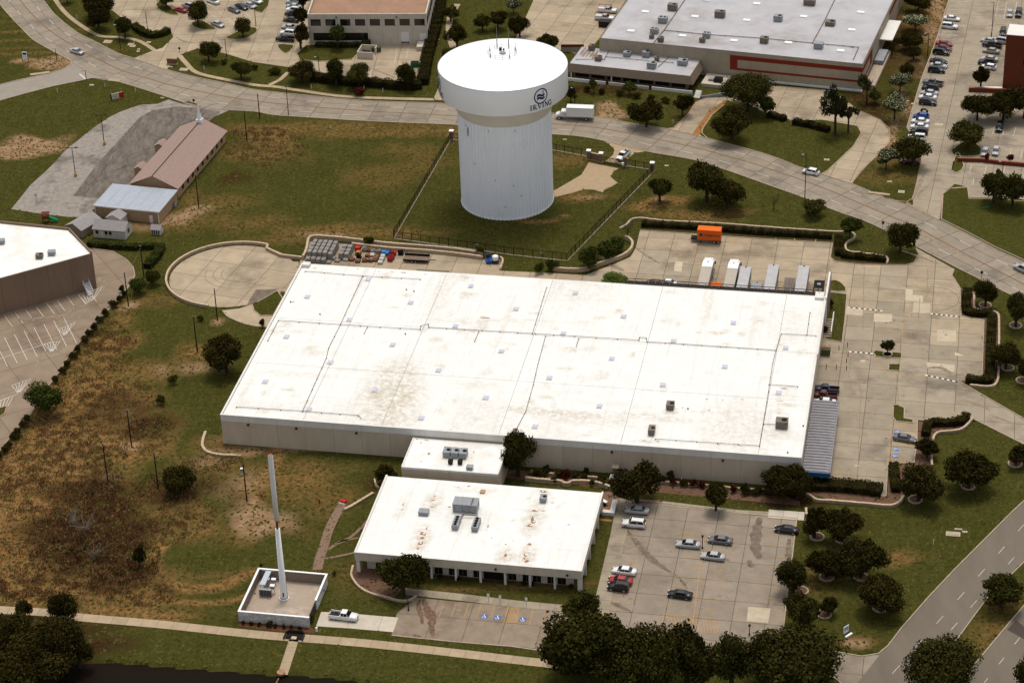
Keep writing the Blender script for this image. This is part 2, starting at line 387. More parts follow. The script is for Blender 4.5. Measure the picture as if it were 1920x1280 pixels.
def ground():
    dx = 1.0
    xs = np.concatenate([[-1500, -700, -350], np.arange(-190, 190.1, dx), [350, 700, 1500]])
    ys = np.concatenate([[-200, 150, 290], np.arange(318, 730.1, dx), [900, 1300, 2500]])
    X, Y = np.meshgrid(xs, ys); nx, ny = len(xs), len(ys)
    Z = np.zeros_like(X)
    A = {}
    wob = np.array([[noise.noise((x*.11, y*.11, 3.)) for x in xs] for y in ys])
    wob2 = np.array([[noise.noise((x*.11, y*.11, 9.)) for x in xs] for y in ys])
    for nm, L in (('dry', DRY), ('bare', BARE), ('brush', BRUSH)):
        a = np.zeros_like(X)
        for px, py, rx, ry, v in L:
            if nm == 'dry' and v < .71 and rx > 1.5: v *= .72
            c = P(px, py)
            wk = .9 if rx > 1.5 else .2; d = np.sqrt(((X+wob*rx*wk-c.x)/rx)**2+((Y+wob2*ry*wk-c.y)/ry)**2)
            a = np.maximum(a, v*np.clip(1.5-d*1.0, 0, 1))
        A[nm] = a
    # pond basin
    pp = pondpoly; ins = np.zeros(X.shape, bool); j = len(pp)-1
    for i in range(len(pp)):
        xi, yi = pp[i]; xj, yj = pp[j]
        if yi != yj:
            c = ((yi > Y) != (yj > Y)) & (X < (xj-xi)*(Y-yi)/(yj-yi)+xi); ins ^= c
        j = i
    Z[ins] = -1.1
    # soften banks
    for _ in range(2):
        Zp = np.pad(Z, 1, mode='edge'); Z = np.where(ins, (Zp[:-2, 1:-1]+Zp[2:, 1:-1]+Zp[1:-1, :-2]+Zp[1:-1, 2:]+Z)/5, Z)
    vs = np.stack([X, Y, Z], -1).reshape(-1, 3)
    idx = np.arange(nx*ny).reshape(ny, nx)
    q = np.stack([idx[:-1, :-1], idx[:-1, 1:], idx[1:, 1:], idx[1:, :-1]], -1).reshape(-1, 4)
    me = bpy.data.meshes.new('ground'); np_mesh(me, vs, q)
    for nm in A:
        at = me.attributes.new(nm, 'FLOAT', 'POINT'); at.data.foreach_set('value', A[nm].reshape(-1).astype(np.float32))
    me.materials.append(m_grass)
    o = link('ground', me); tag(o, kind='structure')
def np_mesh(me, vs, q):
    k = q.shape[1]
    me.vertices.add(len(vs)); me.vertices.foreach_set('co', np.asarray(vs, np.float32).reshape(-1))
    me.loops.add(q.size); me.loops.foreach_set('vertex_index', q.reshape(-1).astype(np.int32))
    me.polygons.add(len(q)); me.polygons.foreach_set('loop_start', np.arange(0, q.size, k, dtype=np.int32))
    me.polygons.foreach_set('loop_total', np.full(len(q), k, np.int32))
    me.update(calc_edges=True)
ground()
mb = MB(); mb.sheet([Vector((p[0], p[1], 0)) for p in pondpoly], -.45); tag(mb.build('pond_water', m_water), kind='structure')

# ---- pavements
Z1, Z2, Z3, Z4 = .02, .032, .044, .056
PAVE = []
def clip_convex(poly, box):
    u0, u1, v0, v1 = box
    for ax, lim, sg in ((0, u0, 1), (0, u1, -1), (1, v0, 1), (1, v1, -1)):
        out = []; n = len(poly)
        for i in range(n):
            a = poly[i]; b = poly[(i+1) % n]; da = (a[ax]-lim)*sg; db = (b[ax]-lim)*sg
            if da >= 0: out.append(a)
            if (da >= 0) != (db >= 0): t = da/(da-db); out.append((a[0]+(b[0]-a[0])*t, a[1]+(b[1]-a[1])*t))
        poly = out
        if len(poly) < 3: return None
    return poly
def pavement(name, pts, m, slab=None, ang=ANG, smooth_=0, world=False, z=Z1, child='concrete_slab', joint=None, gap=.11, label=None, skip=None):
    """sheet with a slab grid on it: every slab is a part"""
    W_ = pts if world else PL(pts)
    if smooth_: W_ = smooth(W_, smooth_, True)
    PAVE.append([(p.x, p.y) for p in W_])
    mb = MB(); mb.prism([(p.x, p.y) for p in W_], -.1, z)
    base = tag(mb.build(name, joint or (m_joint if slab else m)), kind='structure')
    if label: base['label'] = label
    if slab:
        u = Vector((math.cos(ang), math.sin(ang), 0)); v = Vector((-u.y, u.x, 0)); o = W_[0]
        q = [((p-o).dot(u), (p-o).dot(v)) for p in W_]
        us = [a for a, b in q]; vs = [b for a, b in q]
        i0, i1 = math.floor(min(us)/slab[0]), math.ceil(max(us)/slab[0]); j0, j1 = math.floor(min(vs)/slab[1]), math.ceil(max(vs)/slab[1])
        cnt = 0
        for i in range(i0, i1):
            for j in range(j0, j1):
                c = clip_convex(q, (i*slab[0]+gap/2, (i+1)*slab[0]-gap/2, j*slab[1]+gap/2, (j+1)*slab[1]-gap/2))
                if not c: continue
                ar = abs(sum(c[k][0]*c[(k+1) % len(c)][1]-c[(k+1) % len(c)][0]*c[k][1] for k in range(len(c))))/2
                if ar < .5: continue
                wp = [o+u*a+v*b for a, b in c]
                if skip and skip(sum(wp, Vector())/len(wp)): continue
                s = MB(); s.sheet(wp, z+.012)
                s.build(child, m if not callable(m) else m(sum(wp, Vector())/len(wp)), base); cnt += 1
        if cnt > 300: print('SLABS', name, cnt)
    return base
def kerb(pts, red=False, world=False, closed=False, sm=0, parent=None, h=.15, w=.22):
    W_ = pts if world else PL(pts)
    if sm: W_ = smooth(W_, sm, closed)
    if closed: W_ = W_+[W_[0], W_[1]]
    mb = MB(); mb.band(W_, w, -.05, h); o = mb.build('kerb', m_kerbred if red else m_kerb, parent)
    if not parent: tag(o, kind='structure')
    return o
def grass_island(pts, sm=0, red=False, lab=None, world=False):
    W_ = pts if world else PL(pts)
    if sm: W_ = smooth(W_, sm, True)
    mb = MB(); mb.prism([(p.x, p.y) for p in W_], 0, .14); o = tag(mb.build('grass_island', m_grass), kind='structure')
    kerb(W_, red, True, True, parent=o, h=.16)
    return o
def flat(name, pts, m, z=Z3, sm=0, parent=None, kind='structure'):
    W_ = PL(pts)
    if sm: W_ = smooth(W_, sm, True)
    mb = MB(); mb.sheet(W_, z); o = mb.build(name, m, parent)
    if not parent: tag(o, kind=kind)
    return o

# main road
up = [(60,-15),(80,0),(100,25),(125,47),(150,65),(175,77),(200,90),(225,102),(250,110),(312,131),(375,147),(425,157),(480,169),(580,180),(680,189),(755,192),(837,195),(940,204),(1035,213),(1122,220),(1185,232),(1250,242),(1335,262),(1440,291),(1502,315),(1540,327),(1597,345),(1657,370),(1710,388),(1761,413),(1815,440),(1865,467),(1920,492),(2010,535)]
lo = [(-20,-30),(0,8),(15,27),(37,50),(62,75),(100,97),(128,112),(150,126),(178,140),(215,152),(250,162),(300,178),(350,194),(400,205),(430,207),(480,210),(512,216),(584,221),(680,227),(770,231),(862,235),(940,242),(1035,252),(1085,256),(1135,265),(1210,284),(1285,297),(1335,310),(1440,347),(1510,372),(1565,395),(1615,412),(1655,430),(1717,462),(1790,500),(1840,525),(1887,549),(1920,565),(2010,612)]
UP = smooth(PL(up), 4); LO = smooth(PL(lo), 4)
mb = MB(); mb.prism([(p.x, p.y) for p in UP]+[(p.x, p.y) for p in LO[::-1]], -.1, Z1)
PAVE.append([(p.x, p.y) for p in UP]+[(p.x, p.y) for p in LO[::-1]])
road = tag(mb.build('road', m_joint), kind='structure')
cen = [(20,-25),(37,0),(60,27),(92,57),(135,85),(175,107),(225,131),(275,147),(325,161),(400,177),(480,190),(580,200),(680,208),(805,215),(940,223),(1035,232),(1122,240),(1235,262),(1335,285),(1440,316),(1550,355),(1625,387),(1715,425),(1765,452),(1840,492),(1920,533),(2000,575)]
CEN = resample(smooth(PL(cen), 6), 1.0)
def near_on(poly, p, n):
    """distance from p along direction n to polyline"""
    best = None
    for a, b in zip(poly, poly[1:]):
        e = b-a; den = n.x*e.y-n.y*e.x
        if abs(den) < 1e-9: continue
        d = a-p; t = (d.x*e.y-d.y*e.x)/den; s = (d.x*n.y-d.y*n.x)/den
        if -.001 <= s <= 1.001 and t > 0 and (best is None or t < best): best = t
    return best
st = []
for i in range(0, len(CEN), 2):
    a = CEN[max(0, i-3)]; b = CEN[min(len(CEN)-1, i+3)]; t = (b-a).normalized(); n = Vector((-t.y, t.x, 0))
    if n.y < 0: n = -n
    tu = near_on(UP, CEN[i], n); tl = near_on(LO, CEN[i], -n)
    if tu and tl and tu < 12 and tl < 12: st.append((CEN[i], n, tu, tl))
nslab = 0
for k in range(0, len(st)-4, 4):
    for lane in range(4):
        L = []; Q = []
        for q in range(k, k+5):
            p, n, tu, tl = st[q]
            e = [tu-.12, tu/2+.07, tu/2-.07, .08, -.08, -tl/2+.07, -tl/2-.07, -tl+.12]
            hi_, lo_ = e[lane*2], e[lane*2+1]
            L.append(p+n*hi_); Q.append(p+n*lo_)
        t = (L[1]-L[0]).normalized()*.16; L[0] = L[0]+t; Q[0] = Q[0]+t
        s = MB(); n5 = len(L); s.add([(p.x, p.y, Z1+.012) for p in L]+[(p.x, p.y, Z1+.012) for p in Q], [(i, n5+i, n5+i+1, i+1) for i in range(n5-1)])
        s.build('concrete_slab', m_road, road); nslab += 1
print('road slabs', nslab)
kerb(UP, world=True, parent=road); kerb(LO, world=True, parent=road)
cl = [p for p, n, a, b in st]
for s_ in (-.14, .14):
    mb = MB(); mb.band([p+n*s_ for p, n, a, b in st], .11, Z4); mb.build('centre_line', m_orangeln, road)
mb = MB()
for frac, sd_ in ((.5, 1), (-.5, -1)):
    for k in range(0, len(st)-3, 6):
        pts = [st[q][0]+st[q][1]*((st[q][2] if sd_ > 0 else -st[q][3])*.5) for q in range(k, k+3)]
        s = MB(); s.band(pts, .16, Z4); s.build('lane_dash', m_white, road)

# side road, aprons
def plain(name, pts, m, sm=0, z=.03): return pavement(name, pts, m, smooth_=sm, z=z)
plain('side_road', [(0,159),(-40,172),(-40,205),(0,189),(50,175),(100,162),(150,152),(172,147),(215,153),(190,130),(140,112),(133,120),(118,130),(87,139),(37,150)], mat('side_road_surface', (.29, .255, .21), (.25, .22, .18), .3))
kerb([(-40,170),(0,159),(37,150),(87,139),(118,130),(133,121),(134,114),(126,110)]); kerb([(-40,205),(0,189),(50,175),(100,162),(150,152),(172,147),(195,148),(215,152)])
mb = MB(); mb.band(PL([(149,139),(161,149)]), .5, .045); tag(mb.build('stop_line', m_white), kind='structure')
BLA = [(1990,860),(1935,925),(1910,945),(1897,960),(1840,1017),(1790,1067),(1740,1120),(1690,1177),(1665,1210),(1647,1225),(1610,1275),(1580,1310),(1560,1340),(1680,1345),(1730,1290),(1790,1202),(1850,1120),(1920,1050),(2000,970)]
plain('boulevard', BLA, m_asph)
plain('boulevard', [(1940,1115),(1920,1135),(1890,1170),(1815,1260),(1750,1350),(2000,1360),(2000,1110)], m_asph)
kerb([(1935,925),(1897,960),(1840,1017),(1790,1067),(1740,1120),(1690,1177),(1665,1210),(1647,1225),(1615,1230),(1552,1219)])
kerb([(2000,970),(1920,1053),(1850,1122),(1790,1204),(1735,1290)]); kerb([(1940,1113),(1920,1135),(1890,1170),(1815,1260),(1750,1350)])
lanes = MB()
def dashes(a, b, n, parent_name='boulevard', ln=None):
    A, B = P(*a), P(*b)
    for i in range(n):
        t = i/n; t2 = t+.32/n
        s = MB(); s.band([A+(B-A)*t, A+(B-A)*t2], .11, .05); tag(s.build('lane_dash', m_white), kind='structure')
dashes((1920,983),(1600,1345),8); dashes((1935,1006),(1640,1345),8); dashes((1912,1195),(1790,1350),4); dashes((1960,1190),(1850,1330),3)
flat('asphalt_patch', [(1905,1162),(1888,1180),(1930,1203),(1930,1182)], mat('fresh_asphalt', (.07, .056, .047)), .036)

def lotmat(c): return m_conc if random.random() < .6 else m_conc_grey
L1 = [(215,-25),(205,15),(235,40),(262,57),(300,60),(318,57),(325,70),(305,90),(283,97),(250,110),(312,131),(320,122),(338,103),(370,91),(420,100),(475,117),(530,125),(600,135),(700,150),(770,152),(790,135),(803,83),(812,-25)]
pavement('parking_lot', L1, m_conc, (6.2, 6.2), R_(-4.7))
kerb([(215,-10),(205,15),(235,40)]); kerb([(475,117),(530,125),(600,136),(700,151),(770,153),(790,136)])
for q in ([(337,102),(370,91),(420,101),(470,118),(530,133),(500,150),(440,150),(380,125)],): pass
grass_island([(294,12),(302,3),(335,27),(320,28),(303,22)], 3); grass_island([(360,45),(375,38),(395,48),(405,55),(385,57),(366,52)], 3)
grass_island([(425,72),(445,60),(475,52),(482,60),(462,72),(440,75)], 3); grass_island([(470,-8),(507,-8),(503,12),(492,25),(478,22)], 0)
grass_island([(521,85),(549,85),(548,92),(537,101),(526,95)], 2); grass_island([(557,103),(575,86),(605,84),(680,84),(672,100),(660,112),(600,116),(562,113)], 0)
L2 = [(1012,-25),(978,50),(965,75),(1040,92),(1095,105),(1135,60),(1190,-25)]
pavement('parking_lot', L2, m_conc, (6.2, 6.2), R_(-19))
L3 = [(1785,-25),(1779,0),(1755,77),(1727,150),(1700,240),(1722,275),(1728,300),(1712,372),(1712,388),(1761,414),(1767,365),(1790,345),(1815,351),(1820,371),(1880,372),(1960,378),(1960,-25)]
pavement('parking_lot', L3, m_conc_grey, (7, 7), R_(-15))
kerb([(1785,-25),(1779,0),(1755,77),(1727,150),(1700,240)]); kerb([(1722,275),(1728,300),(1712,372),(1700,379),(1680,377),(1657,370)], red=True)
grass_island([(1785,320),(1793,288),(1800,292),(1807,312),(1797,323)], 2); grass_island([(1785,284),(1800,270),(1820,266),(1838,277),(1840,290),(1810,294),(1790,292)], 3)
kerb([(1761,414),(1767,365),(1785,353),(1815,351),(1819,371),(1880,372),(1960,378)], red=True)
grass_island([(1768,366),(1785,354),(1814,352),(1817,373),(1870,374),(1960,381),(1990,520),(1920,488),(1865,463),(1815,436),(1765,411)])
mb = MB(); 
# centre drive with retaining kerb
L5 = [(1355,172),(1400,163),(1440,160),(1560,170),(1615,210),(1650,225),(1665,242),(1668,265),(1640,297),(1615,322),(1597,345),(1540,327),(1552,320),(1600,275),(1615,250),(1608,237),(1540,225),(1490,227),(1440,213),(1400,196),(1362,188),(1330,207),(1305,245),(1318,258),(1250,242),(1262,240),(1292,212),(1305,192)]
pavement('driveway', L5, m_conc, (5.5, 5.5), R_(-19))
kerb([(1615,210),(1650,225),(1667,242),(1668,268),(1640,297),(1612,322),(1597,345)], red=True); kerb([(1540,327),(1552,320),(1600,275),(1615,250),(1608,237),(1540,225)])
kerb([(1250,242),(1264,240),(1292,212),(1305,192),(1340,178)], red=True)
flat('bare_verge', [(1362,189),(1332,206),(1312,232),(1296,254),(1310,256),(1320,240),(1338,214),(1358,197)], m_orange_dirt, .04)
kerb([(1358,197),(1335,216),(1318,240),(1316,250),(1327,260)])
# loading yard, east lot
L6 = [(580,452),(735,465),(905,487),(938,487),(940,508),(1035,512),(1097,516),(1147,497),(1182,482),(1192,465),(1200,432),(1440,449),(1561,456),(1557,482),(1565,490),(1615,496),(1665,497),(1700,497),(1714,492),(1722,478),(1716,464),(1790,505),(1785,517),(1800,540),(1802,592),(1845,600),(1841,710),(1797,714),(1850,745),(1920,785),(1990,825),(1990,865),(1920,833),(1826,786),(1795,777),(1790,795),(1720,787),(1719,827),(1714,865),(1664,868),(1660,930),(1600,925),(1512,902),(1490,880),(1000,560),(560,500),(565,480)]
def dockmat(c):
    r = noise.noise((c.x*.06, c.y*.06, 1.))+(-.5 if toUV(c)[0] > 122 and toUV(c)[1] < 62 else .1); return m_conc if r > -.05 else m_conc_grey
pavement('parking_lot', L6, dockmat, (6.3, 6.1), ANG)
kerb([(1200,432),(1440,449),(1561,456),(1557,482)]); kerb([(1557,482),(1565,490),(1615,496),(1665,497),(1700,497),(1714,492),(1722,478)], red=True)
kerb([(1785,517),(1800,540),(1802,592),(1845,600),(1841,708)]); kerb([(1797,714),(1850,745),(1920,785),(1990,825)]); kerb([(1795,777),(1826,786),(1920,833),(1990,865)])
kerb([(1790,795),(1720,787),(1719,827),(1714,867),(1665,869),(1661,930)])
grass_island([(1551,590),(1556,548),(1588,552),(1584,600),(1579,642),(1547,636)]); grass_island([(1555,545),(1555,528),(1568,526),(1580,533),(1586,546)], 2)
grass_island([(1638,662),(1645,658),(1691,662),(1690,672),(1642,669)]); grass_island([(1667,684),(1688,684),(1687,696),(1665,694)])
grass_island([(1675,762),(1684,760),(1696,765),(1695,784),(1712,787),(1712,793),(1680,790),(1674,782)])
# yard west part: turnaround
cc = P(437, 517, 0); rad = 15.2
circ = [cc+Vector((math.cos(t)*rad, math.sin(t)*rad, 0)) for t in [2*math.pi*i/48 for i in range(48)]]
pavement('turnaround', circ, m_conc, (7.5, 7.5), R_(-20), world=True, z=.034, label='round concrete turning circle west of the warehouse')
plain('drive_surface', [(486,478),(505,484),(527,489),(560,491),(560,560),(525,543),(482,567),(470,560)], m_conc)
plain('drive_surface', [(417,582),(425,592),(435,598),(455,606),(480,612),(505,614),(540,600),(520,545),(500,556),(482,567),(450,578)], m_conc, z=.026)
grass_island([(473,571),(482,567),(500,557),(520,545),(530,560),(512,592),(488,592),(476,582)])
flat('dark_stain', [(480,543),(500,543),(524,541),(500,556),(482,567),(462,574),(470,558)], m_stain, .05)
kerb([(417,582),(425,592),(435,598),(455,606),(480,612),(505,614)], sm=3)
flat('dark_stain', [(781,505),(843,508),(841,517),(779,513)], m_stain, .05)
# left building lot
L7 = [(172,466),(212,472),(237,487),(250,502),(253,517),(245,534),(220,562),(200,585),(175,612),(150,642),(130,665),(110,700),(92,722),(55,780),(25,812),(0,844),(-60,905),(-60,430),(100,440)]
pavement('parking_lot', L7, m_concL, (9, 9), R_(28))
kerb([(172,466),(212,472),(237,487),(250,502),(253,517),(245,534),(220,562),(200,585),(175,612),(150,642),(130,665),(110,700),(92,722),(55,780),(25,812),(0,844),(-60,905)])
grass_island([(-30,762),(0,765),(13,761),(9,775),(-30,800)], red=True)
# church lot
m_crackd = mat('crack_dark', (.06, .048, .04), (.13, .11, .09), 1.)
L8 = [(316,187),(295,195),(262,197),(225,210),(205,220),(175,240),(150,260),(125,280),(105,302),(85,322),(57,347),(35,375),(21,392),(70,400),(130,407),(162,407),(177,392),(240,350),(300,300),(400,220),(430,207),(400,205),(370,200),(345,196)]
pavement('gravel_lot', L8, m_gravel)
flat('old_asphalt', [(287,207),(262,220),(235,250),(180,310),(137,368),(185,372),(250,340),(310,290),(395,225),(415,210),(375,203),(330,200)], m_oldasph, Z2)
grass_island([(343,194),(355,191),(373,196),(372,201)], 0)
random.seed(31)
for i in range(16):
    t_ = (i+.5)/16; a_ = (150+t_*230, 362-t_*152+random.uniform(-4, 4)); b_ = (a_[0]+random.uniform(25, 60), a_[1]-random.uniform(10, 26)); mid = ((a_[0]+b_[0])/2+random.uniform(-6, 6), (a_[1]+b_[1])/2+random.uniform(-3, 3))
    mb = MB(); W_ = resample(smooth(PL([a_, mid, b_]), 4), .9); W_ = [p+Vector((random.uniform(-.3, .3), random.uniform(-.3, .3), 0)) for p in W_]; mb.band(W_, random.uniform(.12, .3), .05); tag(mb.build('crack', m_crackd), kind='structure')
for q_ in ([(285,208),(345,215),(395,224)],[(262,222),(238,252),(190,312),(142,366)],[(268,222),(246,252),(200,312),(160,364)],[(330,205),(350,212),(330,240),(300,262)]):
    mb = MB(); W_ = resample(smooth(PL(q_), 4), .9); W_ = [p+Vector((random.uniform(-.4, .4), random.uniform(-.4, .4), 0)) for p in W_]; mb.band(W_, .22, .052); tag(mb.build('crack', m_crackd), kind='structure')
# front strip lot, sidewalk
L9 = [(744,1149),(782,1120),(862,1128),(960,1136),(1062,1143),(1075,1150),(1110,1205),(1110,1230),(1015,1220),(960,1212),(850,1203),(734,1191)]
pavement('parking_lot', L9, mat('front_lot_concrete', (.265, .21, .155), (.215, .165, .12), .4, rnd=.05, c3=(.17, .125, .09), sc3=.1), (7, 7), ANG)
kerb([(734,1191),(850,1203),(960,1212),(1015,1220),(1110,1230)])
L10 = [(1177,935),(1240,943),(1385,962),(1494,972),(1492,1000),(1485,1047),(1476,1115),(1469,1177),(1500,1210),(1552,1219),(1615,1230),(1650,1226),(1600,1290),(1582,1285),(1565,1270),(1535,1264),(1450,1262),(1300,1240),(1200,1215),(1130,1185),(1130,1157),(1172,960)]
m_east = mat('east_lot_concrete', (.285, .235, .18), (.235, .19, .145), .3, rnd=.06, bump=.05, c3=(.18, .145, .11), sc3=.06, crack=.07)
pavement('parking_lot', L10, m_east, (6.3, 6.3), ANG)
kerb([(1177,935),(1240,943),(1385,962),(1494,972),(1485,1047),(1476,1115),(1469,1177)]); kerb([(1582,1285),(1565,1270),(1535,1264)])
def walk(pts, w=1.5, step=1.5, m=None, sm=4, name='sidewalk', world=False, z=.05):
    W_ = pts if world else PL(pts)
    if sm: W_ = smooth(W_, sm)
    L_, Q_ = offset_pair(W_, w+.6); PAVE.append([(p.x, p.y) for p in L_]+[(p.x, p.y) for p in Q_[::-1]])
    mb = MB(); mb.band(W_, w, -.05, z); o = tag(mb.build(name, m_joint), kind='structure')
    last = W_[-1]; W_ = resample(W_, .75)+[last]; per = max(1, int(step/.75)); k = 0
    cnt = 0
    while k+1 < len(W_):
        seg = W_[k:k+per+1]
        if len(seg) < 2: break
        t = (seg[1]-seg[0]).normalized()*.05; seg = [seg[0]+t]+seg[1:]
        s = MB(); s.band(seg, w-.04, z+.01); s.build('paving_slab', m or m_walk, o); k += per; cnt += 1
    if cnt > 300: print('SLABS', cnt)
    return o
walk([(-40,1140),(0,1143),(87,1148),(140,1156),(300,1170),(480,1189),(620,1200),(710,1208),(840,1222),(960,1236),(1050,1246),(1160,1258)], 2.4, 3)
walk([(551,1199),(545,1218),(530,1264)], 1.9, 2.25, sm=0)
walk([(97,-10),(120,22),(150,47),(185,67),(217,70),(250,74),(270,82),(290,95)], 1.4, 3); walk([(336,104),(350,120),(370,137),(425,150),(480,160),(517,163),(562,170),(655,182),(815,187)], 1.5, 3)
walk([(505,160),(525,150),(540,136)], 1.3, 3, sm=0); walk([(822,188),(832,165)], 3, 3, sm=0)
walk([(858,8),(845,30),(842,60),(850,90)], 2, 3, sm=2)
walk([(755,1108),(862,1119),(960,1131),(1055,1140)], 2.2, 3, sm=0, m=m_conc_grey)
walk([(1123,1160),(1160,1000),(1172,935)], 3.2, 3, sm=0, m=m_conc_grey)
walk([(1240,943),(1385,960),(1494,966)], 1.6, 3, sm=0, m=m_conc_grey)
walk([(1440,963),(1508,968)], 3, 3, sm=0, m=m_driveway, z=.09)
walk([(597,1160),(660,1164),(742,1171)], 4.6, 6, sm=0, m=m_driveway, name='driveway')
plain('drive_apron', [(1035,360),(1090,328),(1104,305),(1160,316),(1150,322),(1145,332),(1158,343),(1128,361),(1115,356),(1095,355),(1075,361),(1040,370)], mat('apron', (.38, .28, .17), (.33, .24, .15), .8))
plain('drive_apron', [(1135,303),(1150,290),(1152,280),(1140,269),(1128,263),(1160,271),(1213,284),(1190,287),(1178,297),(1170,308)], _mats['apron'])
flat('red_pavers', [(1128,925),(1150,918),(1177,935),(1240,937),(1235,943),(1180,944),(1165,960),(1135,958)], mat('red_paving', (.20, .11, .075), (.16, .09, .06), 1.), .05)
# parking paint
def line(a, b, m, w=.12, z=.05, par=None, n='parking_line'):
    mb = MB(); mb.band([P(*a), P(*b)], w, z); return tag(mb.build(n, m), kind='structure')
def stalls(a0, a1, b0, b1, n, m, skip=()):
    for i in range(n+1):
        if i in skip: continue
        t = i/n; line((a0[0]+(a1[0]-a0[0])*t, a0[1]+(a1[1]-a0[1])*t), (b0[0]+(b1[0]-b0[0])*t, b0[1]+(b1[1]-b0[1])*t), m, z=.052)
def hatch(poly, n, m, w=.12, z=.052, dirn=0):
    """poly: quad px a,b,c,d: outline + diagonal bars"""
    a, b, c, d = [P(*q) for q in poly]
    mb = MB(); mb.band([a, b, c, d, a], w, z)
    for i in range(1, n):
        t = i/n; t2 = min(1, t+dirn)
        mb.band([a+(b-a)*t, d+(c-d)*t2], w, z)
    tag(mb.build('hatched_marking', m), kind='structure')
stalls((1165,988),(1133,1143),(1204,993),(1180,1146),10,m_yellow)
stalls((1288,1010),(1243,1150),(1328,1013),(1302,1155),8,m_yellow); stalls((1328,1013),(1302,1155),(1377,1017),(1342,1160),8,m_yellow,(0,))
line((1320,1010),(1296,1190),m_yellow); hatch([(1273,996),(1312,1001),(1311,1003),(1272,1000)],8,m_yellow,.1); hatch([(1244,1152),(1297,1158),(1290,1172),(1241,1168)],8,m_yellow,.1,dirn=.15); hatch([(1299,1159),(1350,1164),(1345,1188),(1296,1183)],8,m_yellow,.1,dirn=.15)
stalls((1440,1000),(1420,1180),(1482,1004),(1466,1184),9,m_yellow)
for x in (832,855,879,903,929,955): line((x,1131),(x-9,1157),m_yellow)
hatch([(955,1134),(974,1137),(968,1168),(945,1166)],8,m_yellow,.1,dirn=.1); line((1000,1140),(992,1172),m_yellow); line((1023,1143),(1015,1174),m_yellow)
stalls((1720,765),(1790,772),(1719,790),(1789,792),3,m_yellow); 
hatch([(1671,793),(1713,796),(1712,806),(1670,802)],8,m_yellow,.1,dirn=.15); hatch([(1668,826),(1712,829),(1711,837),(1667,834)],8,m_yellow,.1,dirn=.15); hatch([(1666,860),(1700,862),(1698,869),(1665,868)],6,m_yellow,.1,dirn=.15)
hatch([(1553,880),(1591,884),(1591,895),(1548,891)],7,m_yellow,.1,dirn=-.1); line((1671,793),(1664,868),m_yellow)
stalls((1692,586),(1688,665),(1650,583),(1640,650),5,m_yellow,(5,)); stalls((1695,586),(1690,668),(1740,590),(1738,672),5,m_yellow); stalls((1797,603),(1790,705),(1841,608),(1838,706),7,m_yellow); line((1694,586),(1689,668),m_yellow,.15)
line((1655,530),(1745,542),m_yellow,.14); line((1690,535),(1745,541),m_yellow,.14)
mb = MB(); mb.band(smooth(PL([(1637,668),(1645,682),(1660,695),(1680,703),(1710,706),(1735,705)]), 5), .14, .052); 
for a, b in (((1642,678),(1652,669)),((1650,687),(1672,670)),((1660,694),(1690,672)),((1668,700),(1675,697)),((1680,703),(1688,697)),((1700,706),(1706,700)),((1715,706),(1721,700))): mb.band([P(*a), P(*b)], .12, .052)
tag(mb.build('hatched_marking', m_yellow), kind='structure')
line((1380,445),(1378,458),m_yellow); 
for x in (1378,1398,1455,1490,1530): line((x,447),(x-2,458),m_yellow,.25)
# black and white speed bumps
for a, b, n in (((1589,576),(1655,583),13),((1745,588),(1800,594),12),((1592,659),(1637,663),9),((1735,703),(1796,716),12)):
    A, B = P(*a), P(*b); t = thing('speed_bump', {1589:'black and white striped speed bump north of the pale slab, beside the long lawn strip',1745:'black and white striped speed bump at the north-east corner of the lot',1592:'shortest black and white speed bump, ending at the small tree island',1735:'black and white striped speed bump crossing the mouth of the east exit drive'}[a[0]], 'speed bump', A, math.atan2((B-A).y, (B-A).x), 'striped speed bumps')
    L = (B-A).length/n
    for i in range(n):
        s = MB(); s.add([(i*L, -.2, .03), ((i+1)*L-.02, -.2, .03), ((i+1)*L-.02, .2, .03), (i*L, .2, .03), (i*L, 0, .12), ((i+1)*L-.02, 0, .12)], [(0, 1, 5, 4), (2, 3, 4, 5), (0, 4, 3), (1, 2, 5)])
        s.build('rubber_block', m_black if i % 2 else m_whitem, t)
# pale replaced slabs
for q in ([(1639,588),(1673,589),(1672,605),(1638,603)],[(1757,618),(1793,620),(1792,641),(1757,640)],[(1698,541),(1712,543),(1711,553),(1731,554),(1730,567),(1697,563)],[(1713,567),(1744,569),(1743,588),(1711,586)],[(1737,679),(1790,684),(1789,697),(1740,692)],
          [(1586,576),(1621,581),(1619,592),(1585,590)],[(1265,490),(1280,491),(1278,510),(1264,508)],[(1403,1137),(1445,1140),(1440,1168),(1400,1164)],[(1613,675),(1622,675),(1622,679),(1613,678)],[(1603,871),(1611,871),(1611,875),(1603,875)],
          [(1753,231),(1769,232),(1768,236),(1753,235)],[(1790,660),(1808,667),(1790,667)]):
    flat('pale_slab', q, m_patchy, .046)
